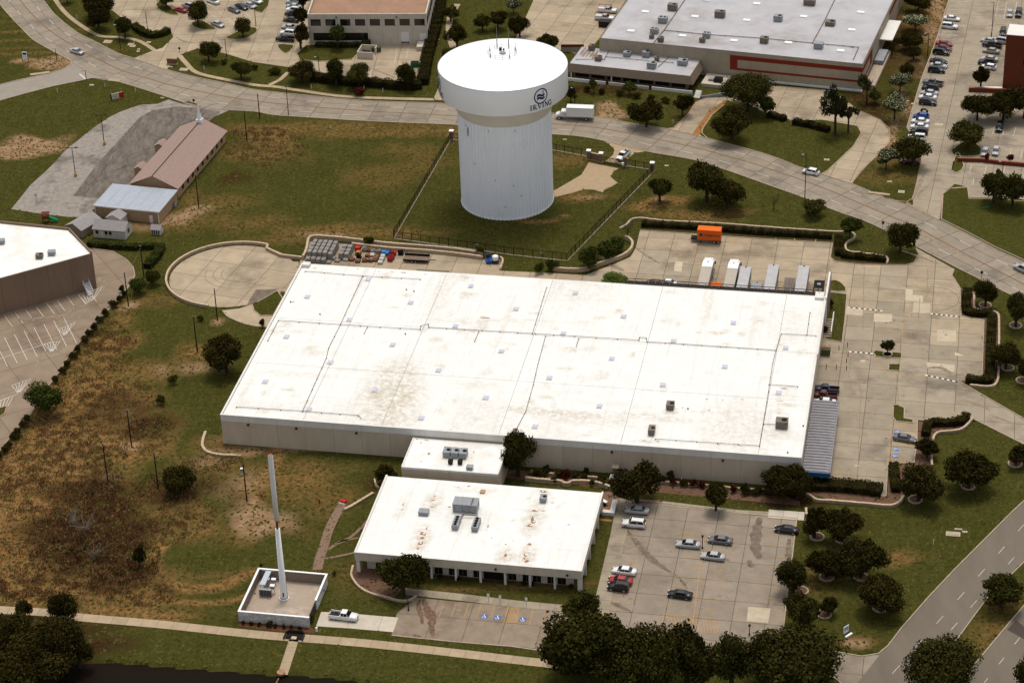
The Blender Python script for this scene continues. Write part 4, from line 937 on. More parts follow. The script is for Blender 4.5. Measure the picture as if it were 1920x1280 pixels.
for x, y in ((856,978),(893,981)):
    u, v = loc_uv(x, y, Ho+.6); mb = MB(); mb.box(u-.65, u+.65, v-1.9, v+1.7, zo+.35, zo+1.15)
    for k in (-1.6, 1.4): mb.box(u-.6, u+.6, v+k-.1, v+k+.1, zo, zo+.35)
    o = part('condenser', mb, m_hvac, of)
    for k in range(4): part('fan_grille', MB().cyl((u, v-1.35+k*.85, zo+1.15), (u, v-1.35+k*.85, zo+1.24), .36, n=12), m_black, o)
mb = MB(); a = loc_uv(868, 966, Ho); b = loc_uv(895, 968, Ho); mb.cyl((a[0], a[1]-.3, zo+.6), (b[0], b[1]-.3, zo+.6), .09, n=6); mb.cyl((a[0], a[1]+.9, zo+.6), (a[0], a[1]-1.2, zo+.6), .12, n=6); mb.cyl((b[0], b[1]+.6, zo+.5), (b[0], b[1]-1.2, zo+.5), .08, n=6); part('duct_pipes', mb, m_hvacd, of)
u, v = loc_uv(795, 962, Ho); rooftop_unit(of, u, v, zo, 2., 1.5, .8, m_hvac, fans=0, name='roof_hatch')
u, v = loc_uv(1019, 937, Ho); rooftop_unit(of, u, v, zo, 1.3, 1.7, 1.0, m_hvac)
u, v = loc_uv(905, 921, Ho); part('roof_hatch', B(u-.5, u+.5, v-.6, v+.6, zo, zo+.25), m_tan, of)
u, v = loc_uv(879, 909, Ho); part('roof_vent', MB().cyl((u, v, zo), (u, v, zo+.3), .3, n=10), m_whitem, of)
OF = [(788,1018,1.1,1.6),(784,1028,.8,.7),(794,1000,1.2,1.6),(792,1008,.8,1),(800,990,.4,1.4),(811,950,1.0,.7),(812,937,1.2,.5),(815,930,.4,.5),(1017,921,1.6,1.1),(1004,957,1.4,1.1),(998,972,.6,1.8),(995,985,1.4,1.3),(1000,978,1.0,1.6),(992,1020,.9,.9),(985,1040,1.0,1.4),(988,1052,.9,.9),(983,1046,.6,.9),(948,1040,.9,1.6),(948,1020,.6,.4),(915,986,.3,1.2),(843,950,.7,.5),(859,913,.3,.3),(756,945,.3,1.2),(754,955,.4,.6),(922,1008,.4,.3),(962,1013,.4,.3),(1066,983,.6,.4),(1046,1008,.3,.3),(958,977,.3,.2),(1018,957,1.0,.3),(1036,942,.8,.3),(992,1003,.3,.3),(780,1040,1.4,.4),(857,998,.3,.3)]
for q in OF:
    roof_stain(of, q[0], q[1], zo, q[2], q[3], frame=WF)
    if q[2] > .9: roof_stain(of, q[0]+1, q[1]-1, zo+.016, q[2]*.45, q[3]*.45, m_roofw, frame=WF)
m_halo = mat('roof_rust_wash', (.62, .48, .34), (.78, .72, .62), 1.4)
for q in [] and [(790,1008,2.6,6),(812,940,2.6,3),(1000,970,2.6,7),(988,1040,2.2,4.4),(948,1040,2,3)]: roof_stain(of, q[0], q[1], zo-.006, q[2], q[3], m_halo, frame=WF, n=10)

# ---- generic corner-frame building helper
def bframe(a, b, z):
    A, Bp = P(*a, z), P(*b, z); d = Bp-A; A.z = 0
    return A, math.atan2(d.y, d.x), d.length
def frloc(fr, x, y, z):
    p = Matrix.Rotation(-fr[1], 4, 'Z') @ (P(x, y, z)-Vector((fr[0].x, fr[0].y, 0))); return p.x, p.y
# top office
fr = bframe((576, 27), (799, 26), 9.6); Lt = fr[2]
to = thing('office_block', 'two-storey pale office block with brown gravel roof and square dark windows', 'office', fr[0], fr[1]); Dt = 40
part('roof', B(.4, Lt-.4, .4, Dt-.4, 8.4, 8.7), m_gravroof, to)
for i in range(8):
    a = Lt*i/8; b = Lt*(i+1)/8; a_, b_ = a+.02, b-.02; w0, w1 = a+.75, b-.55
    mb = MB(); mb.box(a_, b_, 0, .35, 8.0, 9.6); mb.box(a_, w0, 0, .35, 5.9, 7.999); mb.box(w1, b_, 0, .35, 5.9, 7.999)
    if i < 4: mb.box(a_, b_, 0, .35, 3.8, 5.899); part('sill_panel', B(a_, b_, 0, .35, 0, 1.38), m_officew, to)
    else: mb.box(a_, b_, 0, .35, 0, 5.899)
    if i == 0: part('end_pier', B(a_, a+1.3, 0, .35, 1.39, 3.79), m_officew, to)
    part('wall_panel', mb, m_officew, to)
    part('window', B(w0+.01, w1-.01, .15, .25, 5.91, 7.99), m_glass, to)
part('ribbon_window', B(1.31, Lt/2-.1, .12, .25, 1.41, 3.79), m_glass, to)
for x in (4, 7.2, 10.4, 13.6): part('mullion', B(x, x+.08, .08, .118, 1.42, 3.78), m_dark, to)
wallpanels(to, .36, Dt, Lt, 6, 0, 9.6, 9.5, 'r', m_officew, m_officew); wallpanels(to, .36, Dt, 0, 6, 0, 9.6, 9.5, 'l', m_officew, m_officew)
for i in range(9):
    v = 1.5+i*4.2
    for z in (1.5, 5.9): part('window', B(Lt+.02, Lt+.08, v, v+2.8, z, z+2.1), m_glass, to)
d = part('dock_door', B(26.6, 28.9, -.06, -.01, 1.0, 4.0), m_fascia, to); part('dock_bumper', MB().box(26.7, 27.1, -.3, -.07, .6, 1).box(28.4, 28.8, -.3, -.07, .6, 1).box(27.3, 28.2, -.2, -.07, .75, .95), m_black, d)
part('loading_door', B(32.0, 33.9, -.06, -.01, 1.4, 3.6), m_fascia, to)
part('dock_platform', B(31.4, 34.4, -4.5, -.4, 0, 1.35), m_officew, to); st_ = MB()
for i in range(6): st_.box(31.0-.0, 31.38, -.5-i*.5, -.1-i*.5, 0, 1.3-i*.2)
part('dock_steps', st_, m_kerb, to)
for x in (8.3, 25.6): part('wall_light', B(x-.2, x+.2, -.35, -.01, 8.5, 8.8), m_dark, to)
# dumpster enclosure, hedges near it come later
A = P(670, 110); de = thing('dumpster_enclosure', 'small pale walled bin enclosure at the corner of the office block lawn', 'enclosure', A, R_(-12))
mb = MB(); mb.box(0, 4.6, 0, .25, 0, 2); mb.box(0, .25, .26, 5.2, 0, 2); mb.box(.26, 4.6, 5.2, 5.45, 0, 2); mb.box(4.35, 4.6, 3.2, 5.19, 0, 2); part('wall', mb, m_officew, de)
db = thing('dumpster', 'dark open bin inside the pale walled enclosure', 'dumpster', A+Vector((1.2, 1.2, 0)), R_(-12)); part('bin', MB().box(0, 2.2, 0, 1.6, 0, 1.4), m_dark, db); part('lid', MB().box(.05, 1.1, .05, 1.55, 1.4, 1.46), m_black, db)
db = thing('dumpster', 'green bin at the right edge of the loading court by the end tree', 'dumpster', P(778, 125), R_(-5)); part('bin', B(-1.1, 1.1, -.8, .8, 0, 1.4), mat('green_bin', (.02, .12, .06)), db); part('lid', B(-1, 1, -.7, .7, 1.4, 1.46), m_black, db)
eb = thing('transformer_box', 'olive utility cabinet beside the loading court of the office block', 'cabinet', P(706, 97), R_(-5)); part('cabinet', B(-1.3, 1.3, -.7, .7, 0, 1.5), mat('olive', (.08, .085, .04)), eb); part('pad', B(-1.5, 1.5, -.9, .9, 0, .12), m_kerb, eb)

# ---- big grey building top right
fr = bframe((1123.7, 72), (1618, 121), 8.0); Lg = fr[2]; Hg = 8.0; Dg = 62
gb = thing('grey_building', 'large building with grey flat roof and dark red band on its walls', 'building', fr[0], fr[1])
GF = fr
zg = Hg-.2
part('roof', B(.25, Lg-.25, .25, Dg, Hg-.6, zg), m_greyroof, gb)
n = 12
for i in range(n):
    a = Lg*i/n+.02; b = Lg*(i+1)/n-.02
    red = i >= 7
    if i == 7: part('wall_panel', B(a, b, 0, .25, 0, Hg), m_wallgrey, gb); ared = Lg*i/n
    elif not red: part('wall_panel', B(a, b, 0, .25, 0, Hg), m_wallgrey, gb)
    else: part('wall_panel', B(a, b, 0, .25, 0, Hg), m_wallgrey, gb)
xr = frloc(fr, 1364, 105, Hg)[0]
part('red_band', MB().box(xr, Lg+.03, -.05, -.01, 5.7, 6.9).box(xr, xr+2.1, -.05, -.01, 2.6, 5.699).box(xr+2.11, Lg+.03, -.05, -.01, 2.6, 3.2), m_redband, gb)
for i in range(8):
    a = .27+(Dg-.3)*i/8+.02; b = .27+(Dg-.3)*(i+1)/8-.02; part('wall_panel', B(Lg-.25, Lg, a, b, 0, Hg), m_wallgrey, gb); part('wall_panel', B(0, .25, a, b, 0, Hg), m_wallgrey, gb)
part('red_band', MB().box(Lg+.01, Lg+.05, 0, 14, 5.7, 6.9).box(Lg+.01, Lg+.05, 11, 14, 2.6, 5.69).box(Lg+.01, Lg+.05, 0, 10.99, 2.6, 3.2).box(Lg+.01, Lg+.05, 40, 62, 5.7, 6.9), m_redband, gb)
part('coping', MB().box(-.05, Lg+.05, -.06, .24, Hg, Hg+.06).box(Lg-.2, Lg+.06, .25, Dg, Hg, Hg+.06).box(-.06, .2, .25, Dg, Hg, Hg+.06), mat('coping_dark', (.16, .14, .13)), gb)
for x, y, w_, d_, h_, f_, mm in ((1261,13,2.6,1.8,1.8,1,m_hvacd),(1243,36,2.4,2.,1.6,2,m_hvac),(1227,56,2.2,1.6,1.4,2,m_hvac),(1222,66,1.3,1,1,1,m_hvacd),(1239,72,1.6,1.4,1.3,1,m_hvacd),(1350,26,2.8,1.8,1.8,1,m_hvacd),(1325,64,2,1.8,1.4,2,m_hvac),(1317,73,1.6,1.2,1.2,1,m_hvacd),(1433,74,2.2,1.8,1.6,1,m_hvacd),(1459,33,2.4,1.8,1.6,1,m_hvac),(1518,3,3.2,2,1.6,1,m_hvacd),(1557,41,2.6,2.2,1.2,1,m_hvacd),(1535,84,2.4,2,1.6,0,m_hvac)):
    u, v = frloc(fr, x, y, Hg+.8); rooftop_unit(gb, u, v, zg, w_, d_, h_, mm, fans=f_)
for x, y in ((1210,22),(1183,58),(1303,31),(1280,67),(1400,38),(1376,76),(1419,7),(1324,0),(1507,31),(1614,23),(1597,56),(1478,80),(1576,95),(1530,-5)):
    u, v = frloc(fr, x, y, Hg); o = part('skylight', B(u-1.1, u+1.1, v-.8, v+.8, zg, zg+.3, t=.1), mat('skylight_white', (.72, .73, .74)), gb)
for q in ([(1284,0),(1245,57),(1226,80)],[(1245,57),(1325,65),(1430,72),(1523,81),(1610,89),(1600,112)],[(1565,0),(1545,41),(1523,81)],[(1600,89),(1592,87)]): pipe(gb, [frloc(fr, x, y, Hg) for x, y in q], zg, .09)
part('dock_platform', B(Lg+.3, Lg+3.2, 2, 26, 0, 1.2), m_kerb, gb); part('dock_roof', B(Lg+.06, Lg+3.6, 25, 39, 4.6, 4.9), m_fascia, gb); part('stair_frame', B(Lg+.3, Lg+2.8, 16, 24, 1.3, 2.4), m_hvac, gb)
part('foundation', B(xr, Lg+.2, -.5, -.06, 0, .5), m_fascia, gb)
# annex with mansard
fr = bframe((1067, 119), (1294, 143), 4.5); La = fr[2]
ga = thing('mansard_annex', 'low annex with sloping brown ribbed fascia in front of the large grey-roofed building', 'building', fr[0], fr[1])
Da = frloc(fr, 1314, 109, 4.5)[1]; Dl = Da-.5
part('roof', B(0, La, 0, Dl, 4.2, 4.35), m_greyroof, ga)
e = 1.1
for nm, vs in (('mansard_fascia', [(-e, -e, 2.5), (La+e, -e, 2.5), (La, 0, 4.55), (0, 0, 4.55)]), ('mansard_fascia', [(La+e, -e, 2.5), (La+e, Dl, 2.5), (La, Dl, 4.55), (La, 0, 4.55)]), ('mansard_fascia', [(-e, Dl, 2.5), (-e, -e, 2.5), (0, 0, 4.55), (0, Dl, 4.55)])):
    mb = MB(); v2 = [(x*1.0, y, z-.25) for x, y, z in vs]; mb.add(vs, [(0, 1, 2, 3)]); part(nm, mb, m_mansard, ga)
    a, b, c_, d_ = [Vector(q) for q in vs]; mb = MB(); k = int((b-a).length/.6)
    for i in range(k): t = i/k; mb.cyl(a+(b-a)*t, d_+(c_-d_)*t, .05, n=4, cap=False)
    o = part('fascia_ribs', mb, m_mansard, ga); o['kind'] = 'stuff'
part('soffit', B(-e, La+e, -e, Dl, 2.42, 2.49), m_mansard, ga)
part('wall', MB().box(1, La-1, .8, 1, 0, 2.42).box(La-1.2, La-1, 1.01, Dl, 0, 2.42).box(1, 1.2, 1.01, Dl, 0, 2.42), m_brownwall, ga)
for i in range(7): a = 1.5+i*4.6; part('window', B(a, a+3.9, .72, .79, .5, 2.3), m_glass, ga)
for i in range(3): part('planter_ledge', B(-.5+i*12.3, 11+i*12.3, -1.8, -1.4, 0, .9), m_fascia if i != 1 else m_officew, ga)
for x in (.8, 12.4): part('post', B(x-.15, x+.15, -.9, -.6, 0, 2.42), m_fascia, ga)
for x, y, w_, d_, h_, f_ in ((1122,108,1.8,1.6,1.2,1),(1176,100,2,1.6,1.2,1),(1212,101,2.,1.8,1.6,1),(1222,122,2.4,1.8,1.6,1),(1280,116,2.6,2,1.4,1),(1118,77,1.6,1.6,1.4,1),(1232,109,1.2,1,1.2,1)):
    u, v = frloc(fr, x, y, 5.2); v = min(v, Dl-1.2); u = min(max(u, 1.5), La-1.5); v = max(1.2, v); rooftop_unit(ga, u, v, 4.35, w_, d_, h_, m_hvac if w_ > 1.9 else m_hvacd, fans=f_)
for q in ([(1142,95),(1133,112),(1080,112)],[(1135,107),(1225,115),(1262,118)],[(1257,105),(1235,125)]): pipe(ga, [frloc(fr, x, y, 4.5) for x, y in q], 4.35, .07)
for i in range(5): roof_stain(ga, 1092+i*6, 98+i*1.2, 4.355, 1.2, 7, mat('rust_streak', (.20, .12, .08), (.3, .25, .2), 1.), frame=fr)
# low red-banded wall behind the tank
A = P(1052, 98); rw = thing('screen_wall', 'short wall with red band just right of the tank rim', 'wall', A, R_(-5)); part('wall_body', B(0, 6.5, 0, .3, 0, 2.4), m_wallgrey, rw); part('red_stripe', B(0, 6.5, -.05, -.005, 1.5, 2.2), m_redband, rw)

# ---- brick building right
fr = bframe((1887, 66), (1960, 72), 16.2)
bb = thing('brick_building', 'tall red brick building with pale roof at the right edge', 'building', fr[0], fr[1]); 
part('wall', MB().box(0, 40, 0, .4, 0, 16.2).box(0, .4, .41, 7, 0, 16.2).box(0, 40, 7.01, 7.4, 0, 16.2), m_brick, bb)
part('roof', B(.05, 40, .05, 7.3, 16.2, 16.35), m_fascia, bb)
for z in (4.2, 8.0, 11.8):
    part('window_band', B(5.0, 39, -.06, -.01, z, z+1.7), m_glass, bb)
part('stone_panel', B(5.2, 9, -.1, -.065, 10.0, 13.4), m_officew, bb)
pl = thing('brick_planter_wall', 'long low red brick planter wall at the right edge below the car park drive', 'wall', (0, 0, 0)); mb = MB(); W_ = PL([(1795, 303), (1840, 304), (1880, 309), (1960, 316)]); mb.band(W_, .5, 0, 1.0); part('wall_body', mb, m_brick, pl); mb = MB(); mb.band(W_, .6, 1.0, 1.12); part('coping', mb, mat('red_coping', (.26, .10, .06)), pl)
pl = thing('brick_terrace', 'brick terrace wall under the trees below the tall brick building', 'wall', (0, 0, 0)); mb = MB(); W_ = PL([(1816, 172), (1885, 175), (1960, 179)]); mb.band(W_, .6, 0, 1.2); part('wall_body', mb, m_brick, pl); mb = MB(); mb.band(W_, .7, 1.2, 1.3); part('coping', mb, _mats['red_coping'], pl)
lb = thing('white_bench', 'long white slab bench on the terrace in front of the brick building', 'bench', P(1838, 168), R_(-5)); part('slab', B(0, 6, -.5, .5, .4, .6), m_whitem, lb); part('foot', B(.4, .8, -.4, .4, 0, .4), m_kerb, lb); part('foot', B(5.2, 5.6, -.4, .4, 0, .4), m_kerb, lb)

# ---- left brown building
Hl = 9.3; c4 = [P(x, y, Hl) for x, y in ((-90, 541), (173, 475), (130, 430), (0, 417), (-90, 408))]
c4[0] = c4[1]-(c4[1]-P(0, 522, Hl)).normalized()*34
lbd = thing('brown_building', 'brown-walled building with bright white roof at the left edge', 'building', (0, 0, 0))
for k, (a, b) in enumerate(zip(c4, c4[1:])):
    L = (b-a).length; nn_ = max(1, round(L/6)); d = (b-a).normalized()
    for i in range(nn_):
        p, q = a+d*(L*i/nn_+.02), a+d*(L*(i+1)/nn_-.02); nrm = Vector((-d.y, d.x, 0))*.3
        mb = MB(); mb.prism([(p.x, p.y), (q.x, q.y), (q.x+nrm.x, q.y+nrm.y), (p.x+nrm.x, p.y+nrm.y)], 0, Hl+(.0 if k == 0 else .5)); part('wall_panel', mb, m_brownwall, lbd)
mb = MB(); mb.prism([(p.x, p.y) for p in [c4[0]+Vector((.2, .3, 0)), c4[1]+Vector((-.35, .2, 0)), c4[2]+Vector((-.3, -.35, 0)), c4[3]+Vector((0, -.35, 0)), c4[4]+Vector((0, -.35, 0))]], Hl-.3, Hl-.1); part('roof', mb, m_roofw, lbd)
LBF = (Vector((0, 0, 0)), 0.)
for x, y, w_, mm in ((74,480,1.7,m_hvacd),(97,474,1.7,m_hvac),(0,453,2.2,m_hvac)):
    p = P(x, y, Hl+.4); rooftop_unit(lbd, p.x, p.y, Hl-.1, w_, 1.4, 1.0, mm, fans=1 if mm is m_hvacd else 0)
p = P(-2+174, 475, 0)
# stair at its east end
s0 = P(170, 553); d = (c4[1]-c4[0]).normalized(); ang = math.atan2(d.y, d.x)
stt = thing('exit_stair', 'white metal exit stair against the end of the brown wall', 'stair', s0-Vector((0, 0, 0)), ang)
for i in range(9): part('tread', B(-.7, .7, -.2+i*.28, .05+i*.28, 0.2+i*.19, .26+i*.19), m_whitem, stt)
part('landing', B(-.9, .9, 2.35, 3.6, 1.95, 2.05), m_whitem, stt); part('stringer', MB().add([(-.75, -.2, 0), (-.75, 2.4, 1.9), (-.75, 2.4, 3.0), (-.75, -.2, 1.1), (-.7, -.2, 0), (-.7, 2.4, 1.9), (-.7, 2.4, 3.0), (-.7, -.2, 1.1)], [(0, 1, 2, 3), (7, 6, 5, 4), (3, 2, 6, 7)]), m_whitem, stt)
part('stringer', MB().add([(.75, -.2, 0), (.75, 2.4, 1.9), (.75, 2.4, 3.0), (.75, -.2, 1.1), (.7, -.2, 0), (.7, 2.4, 1.9), (.7, 2.4, 3.0), (.7, -.2, 1.1)], [(3, 2, 1, 0), (4, 5, 6, 7), (3, 7, 6, 2)]), m_whitem, stt)
part('door', B(-.55, .55, 3.55, 3.62, 2.05, 4.2), m_whitem, stt)

# ---- church
A = P(332, 352, 3.0); Bp = P(422, 246, 3.0); d = Bp-A; ang = math.atan2(d.y, d.x); A.z = 0; Lc = d.length
ch = thing('church_building', 'long church building with pinkish shingle gable roof beside the old asphalt lot', 'church', A, ang)
def fl_(x, y, z): p = Matrix.Rotation(-ang, 4, 'Z') @ (P(x, y, z)-A); return p
wd = fl_(245, 344, 3.0).y; 
wd = max(10, min(17, wd)); hr = 5.8; hy = wd/2
def gable(par, x0, x1, y0, y1, ze, zr_, mr, mw, over=.4, names=('roof_slope', 'wall'), hip=0):
    ym = (y0+y1)/2
    for s, (ya, yb) in enumerate(((y0-over, ym), (y1+over, ym))):
        sl = (zr_-ze)/(ym-y0); zz = ze-over*sl
        v = [(x0-over, ya, zz), (x1+over, ya, zz), (x1+over-hip, yb, zr_), (x0-over, yb, zr_)]
        top = [(a, b, c+.12) for a, b, c in v]
        mb = MB(); mb.add(v+top, [(0, 3, 2, 1), (4, 5, 6, 7), (0, 1, 5, 4), (1, 2, 6, 5), (2, 3, 7, 6), (3, 0, 4, 7)] if s == 0 else [(0, 1, 2, 3), (7, 6, 5, 4), (4, 5, 1, 0), (5, 6, 2, 1), (6, 7, 3, 2), (7, 4, 0, 3)])
        part(names[0], mb, mr, par)
    mb = MB(); mb.box(x0, x1, y0, y1, 0, ze-.02)
    for x in (x0, x1-.1) if not hip else (x0,): mb.add([(x, y0, ze-.02), (x, y1, ze-.02), (x, ym, zr_-.05), (x+.1, y0, ze-.02), (x+.1, y1, ze-.02), (x+.1, ym, zr_-.05)], [(0, 2, 1), (3, 4, 5), (0, 1, 4, 3), (1, 2, 5, 4), (2, 0, 3, 5)])
    part(names[1], mb, mw, par)
gable(ch, 0, Lc, 0, wd, 3.0, hr, m_shingle, m_tan, .5)
part('ridge_cap', MB().box(-.5, Lc+.5, hy-.12, hy+.12, hr+.06, hr+.16), m_dark, ch)
for x, y in ((305, 266), (268, 309)):
    q = fl_(x, y, 3.0); gable(ch, q.x-1.6, q.x+1.6, wd+.5, wd+3.0, 2.4, 3.1, m_shingle, m_tan, .2, ('porch_roof', 'porch_wall'))
for i in range(9): part('window', B(3+i*3.4, 4.2+i*3.4, -.06, -.01, 1, 2.2), m_glass, ch)
sx = Lc-1.5
stp = part('steeple', MB().box(sx-.8, sx+.8, hy-.8, hy+.8, hr-.8, hr+.9).lathe([(.75, hr+.9), (.45, hr+2.4), (.06, hr+6.6)], 8, Matrix.Translation((0, 0, 0)) @ Matrix.Translation((sx, hy, 0))), m_whitem, ch)
part('finial', MB().cyl((sx, hy, hr+6.6), (sx, hy, hr+7.6), .05, n=5), m_whitem, stp)
# metal building
fr = bframe((177, 385), (297, 397), 3.3); Lm = fr[2]
mt = thing('metal_building', 'tan metal building with pale blue-grey roof, joined to the near end of the church', 'building', fr[0], fr[1]); Dm = 12
wm = MB(); wm.box(0, Lm, 0, Dm, 0, 3.2); part('wall', wm, m_tan, mt)
for i in range(12): a = -.2+(Lm+.4)*i/12; part('roof_panel', B(a+.01, a+(Lm+.4)/12-.01, -.2, Dm+.2, 3.2, 3.32+.02*(i % 2)), m_metroof, mt)
part('roof_trim', MB().box(-.25, Lm+.25, -.27, -.21, 3.05, 3.4).box(Lm+.21, Lm+.27, -.2, Dm+.2, 3.05, 3.4).box(-.27, -.21, -.2, Dm+.2, 3.05, 3.4), m_fascia, mt)
for x in (.05, Lm-.2): part('downpipe', B(x, x+.18, -.2, -.01, 0, 3.1), m_fascia, mt)
mb = MB()
for i in range(34): mb.box(.3+i*Lm/35, .36+i*Lm/35, -.04, -.005, 0, 3.0)
part('siding_ribs', mb, m_tan, mt)['kind'] = 'stuff'
part('door', B(Lm-2.6, Lm-1.7, -.08, -.045, 0, 2.1), m_fascia, mt)
ac = thing('ac_unit', 'grey air conditioner box against the east wall of the tan metal building', 'air conditioner', P(327, 388), fr[1]); part('casing', B(-.5, .5, -.5, .5, 0, 1.1), m_hvac, ac); part('fan', MB().cyl((0, 0, 1.1), (0, 0, 1.16), .4, n=10), m_dark, ac)
# white house
fr = bframe((176, 445), (236, 450), 0); Lh = fr[2]
ho = thing('small_house', 'small white portable house with grey gabled roof and dark windows', 'house', fr[0], fr[1]); gable(ho, 0, Lh, 0, 4.6, 2.4, 3.9, m_greyshingle, m_housew, .2)
for x in (1.0, 3.4, 4.5): w_ = part('window', B(x-.35, x+.35, -.05, -.01, 1.1, 2.0), m_glass, ho); part('window_sill', B(x-.4, x+.4, -.09, -.055, 1.0, 1.08), m_fascia, w_)
part('window', B(Lh+.01, Lh+.05, 1.7, 2.8, 1.0, 2.1), m_glass, ho); part('door', B(2.0, 2.6, -.05, -.01, .2, 2.0), m_fascia, ho)
sh = thing('shed', 'grey-roofed garden shed at the corner of the brown building', 'shed', P(140, 442), R_(55)); gable(sh, 0, 7.0, -2.6, 2.6, 2.2, 3.4, m_greyshingle, mat('shed_wall', (.26, .22, .17)), .25); part('door', B(7.02, 7.06, -.5, .5, 0, 1.9), m_dark, sh)
sh = thing('shed', 'second small grey-roofed shed behind the white portable house', 'shed', P(214, 425), R_(70)); gable(sh, 0, 3.5, -2, 2, 2.2, 3.2, m_greyshingle, m_housew, .2)
sh = thing('playhouse', 'tiny playhouse with pale roof beside the door of the tan metal building', 'playhouse', P(284, 440), fr[1]); gable(sh, 0, 2.4, 0, 2.2, 1.5, 2.3, m_greyshingle, m_housew, .2); 
for i in range(4): part('slat', B(.2+i*.55, .45+i*.55, -.06, -.01, .1, 1.3), m_dark, sh)
ps = thing('play_set', 'wooden play set with bright green tube slide behind the brown building', 'play set', P(92, 416), 0); part('frame', MB().box(-1.6, .2, -.8, .8, 1.2, 1.35).box(-1.5, -1.4, -.7, -.6, 0, 2.4).box(0, .1, -.7, -.6, 0, 2.4).box(-1.5, -1.4, .6, .7, 0, 2.4).box(0, .1, .6, .7, 0, 2.4), mat('red_wood', (.12, .035, .02)), ps); part('slide', MB().cyl((.2, 0, 1.3), (2.2, -.4, .5), .4, n=10), mat('green_plastic', (.0, .30, .12)), ps); part('roof', B(-1.7, .3, -.9, .9, 2.4, 2.5), _mats['red_wood'], ps)

# ---- water tower
TC = Vector((.17, 544.18, 0)); tw = thing('water_tower', 'huge white water tower with fluted shaft and broad flat-domed tank lettered IRVING', 'water tower', TC, 0)
NF = 72
prof = []
me = MB(); n = NF*4
def ringR(base, amp, k): return base+amp*(1 if k % 4 in (0, 1) else -1)
vs = []; zs = [0.25, 24.6, 25.6]
for zi, z in enumerate(zs):
    for k in range(n):
        a = 2*math.pi*k/n; r = ringR(11.5, .09 if zi < 2 else 0, k); vs.append((r*math.cos(a), r*math.sin(a), z))
fs = [(zi*n+k, zi*n+(k+1) % n, (zi+1)*n+(k+1) % n, (zi+1)*n+k) for zi in range(2) for k in range(n)]
me.add(vs, fs); part('shaft', me, m_tankshaft, tw)
me = MB(); vs = []
for z, f in ((0, 1), (.3, 1), (.301, 0)):
    for k in range(n): a = 2*math.pi*k/n; r = ringR(11.62 if f else 11.4, .1 if f else 0, k); vs.append((r*math.cos(a), r*math.sin(a), z))
me.add(vs, [(zi*n+k, zi*n+(k+1) % n, (zi+1)*n+(k+1) % n, (zi+1)*n+k) for zi in range(2) for k in range(n)]); part('base_ring', me, m_whitem, tw)
part('neck', MB().lathe([(11.45, 25.2), (11.7, 25.5), (12.0, 26.2), (12.5, 27.4), (13.2, 28.7)], 96, cap=False), m_tankneck, tw, True)
part('tank_side', MB().lathe([(15.78, 30.25), (15.85, 30.36), (15.85, 36.78)], 128, cap=False), m_tank, tw, True)
part('tank_underside', MB().lathe([(13.19, 28.7), (14.6, 29.5), (15.77, 30.24)], 96, cap=False), m_tank, tw, True)
part('tank_dome', MB().lathe([(15.86, 36.79), (15.3, 37.0), (12.5, 37.9), (9, 38.8), (5, 39.5), (2, 39.8), (.01, 39.85)], 128), m_tank, tw, True)
part('edge_bead', MB().lathe([(15.86, 36.72), (15.93, 36.74), (15.93, 36.84), (15.86, 36.86)], 128, cap=False), m_hvac, tw)
rr = MB(); 
for k in range(36):
    a = 2*math.pi*k/36; b = 2*math.pi*(k+1)/36; z = 39.55
    for h in (.5, 1.0): rr.cyl((3.5*math.cos(a), 3.5*math.sin(a), z+h), (3.5*math.cos(b), 3.5*math.sin(b), z+h), .035, n=4)
    if k % 3 == 0: rr.cyl((3.5*math.cos(a), 3.5*math.sin(a), z), (3.5*math.cos(a), 3.5*math.sin(a), z+1.05), .04, n=4)
part('dome_railing', rr, mat('rail_grey', (.42, .42, .43)), tw)
for a, h in ((110, 5.6), (62, 5.4), (20, 2.4), (215, 2.2), (-60, 2.2), (150, 1.6)):
    x, y = 3.5*math.cos(R_(a)), 3.5*math.sin(R_(a)); part('antenna', MB().cyl((x, y, 39.5), (x, y, 39.5+h*.45), .12, n=6).cyl((x, y, 39.5+h*.45), (x, y, 39.5+h), .05, n=5), m_hvac if h > 5 else m_hvac, tw)
part('hatch', MB().cyl((.1, -.3, 39.8), (.1, -.3, 40.1), .8, n=16), m_hvac, tw); part('vent_cap', MB().cyl((-.4, 1.6, 39.7), (-.4, 1.6, 40.5), .35, n=10).cyl((.4, 1.5, 39.7), (.4, 1.5, 40.3), .2, n=8), m_dark, tw)
# details on shaft
def on_shaft(deg, z, r=11.62): a = R_(-90+deg); return Vector((r*math.cos(a), r*math.sin(a), z)), Vector((math.cos(a), math.sin(a), 0))
p, nn = on_shaft(23, 20.4); part('port_cover', MB().cyl(p, p+nn*.25, .75, n=16), m_tank, tw)
for dg, z in ((-55, 24), (-42, 14.5), (-14, 11), (8, 9.5), (-3, 3.8), (17, 6.5), (-20, 24.2), (12, 24.2)): p, nn = on_shaft(dg, z); part('wall_fixture', MB().cyl(p, p+nn*.2, .14, n=6), m_hvac, tw)
p, nn = on_shaft(-52, 23.0); part('ladder_bracket', MB().box(p.x-.1, p.x+.1, p.y-.4, p.y+.1, 21.5, 23.6), m_hvac, tw)
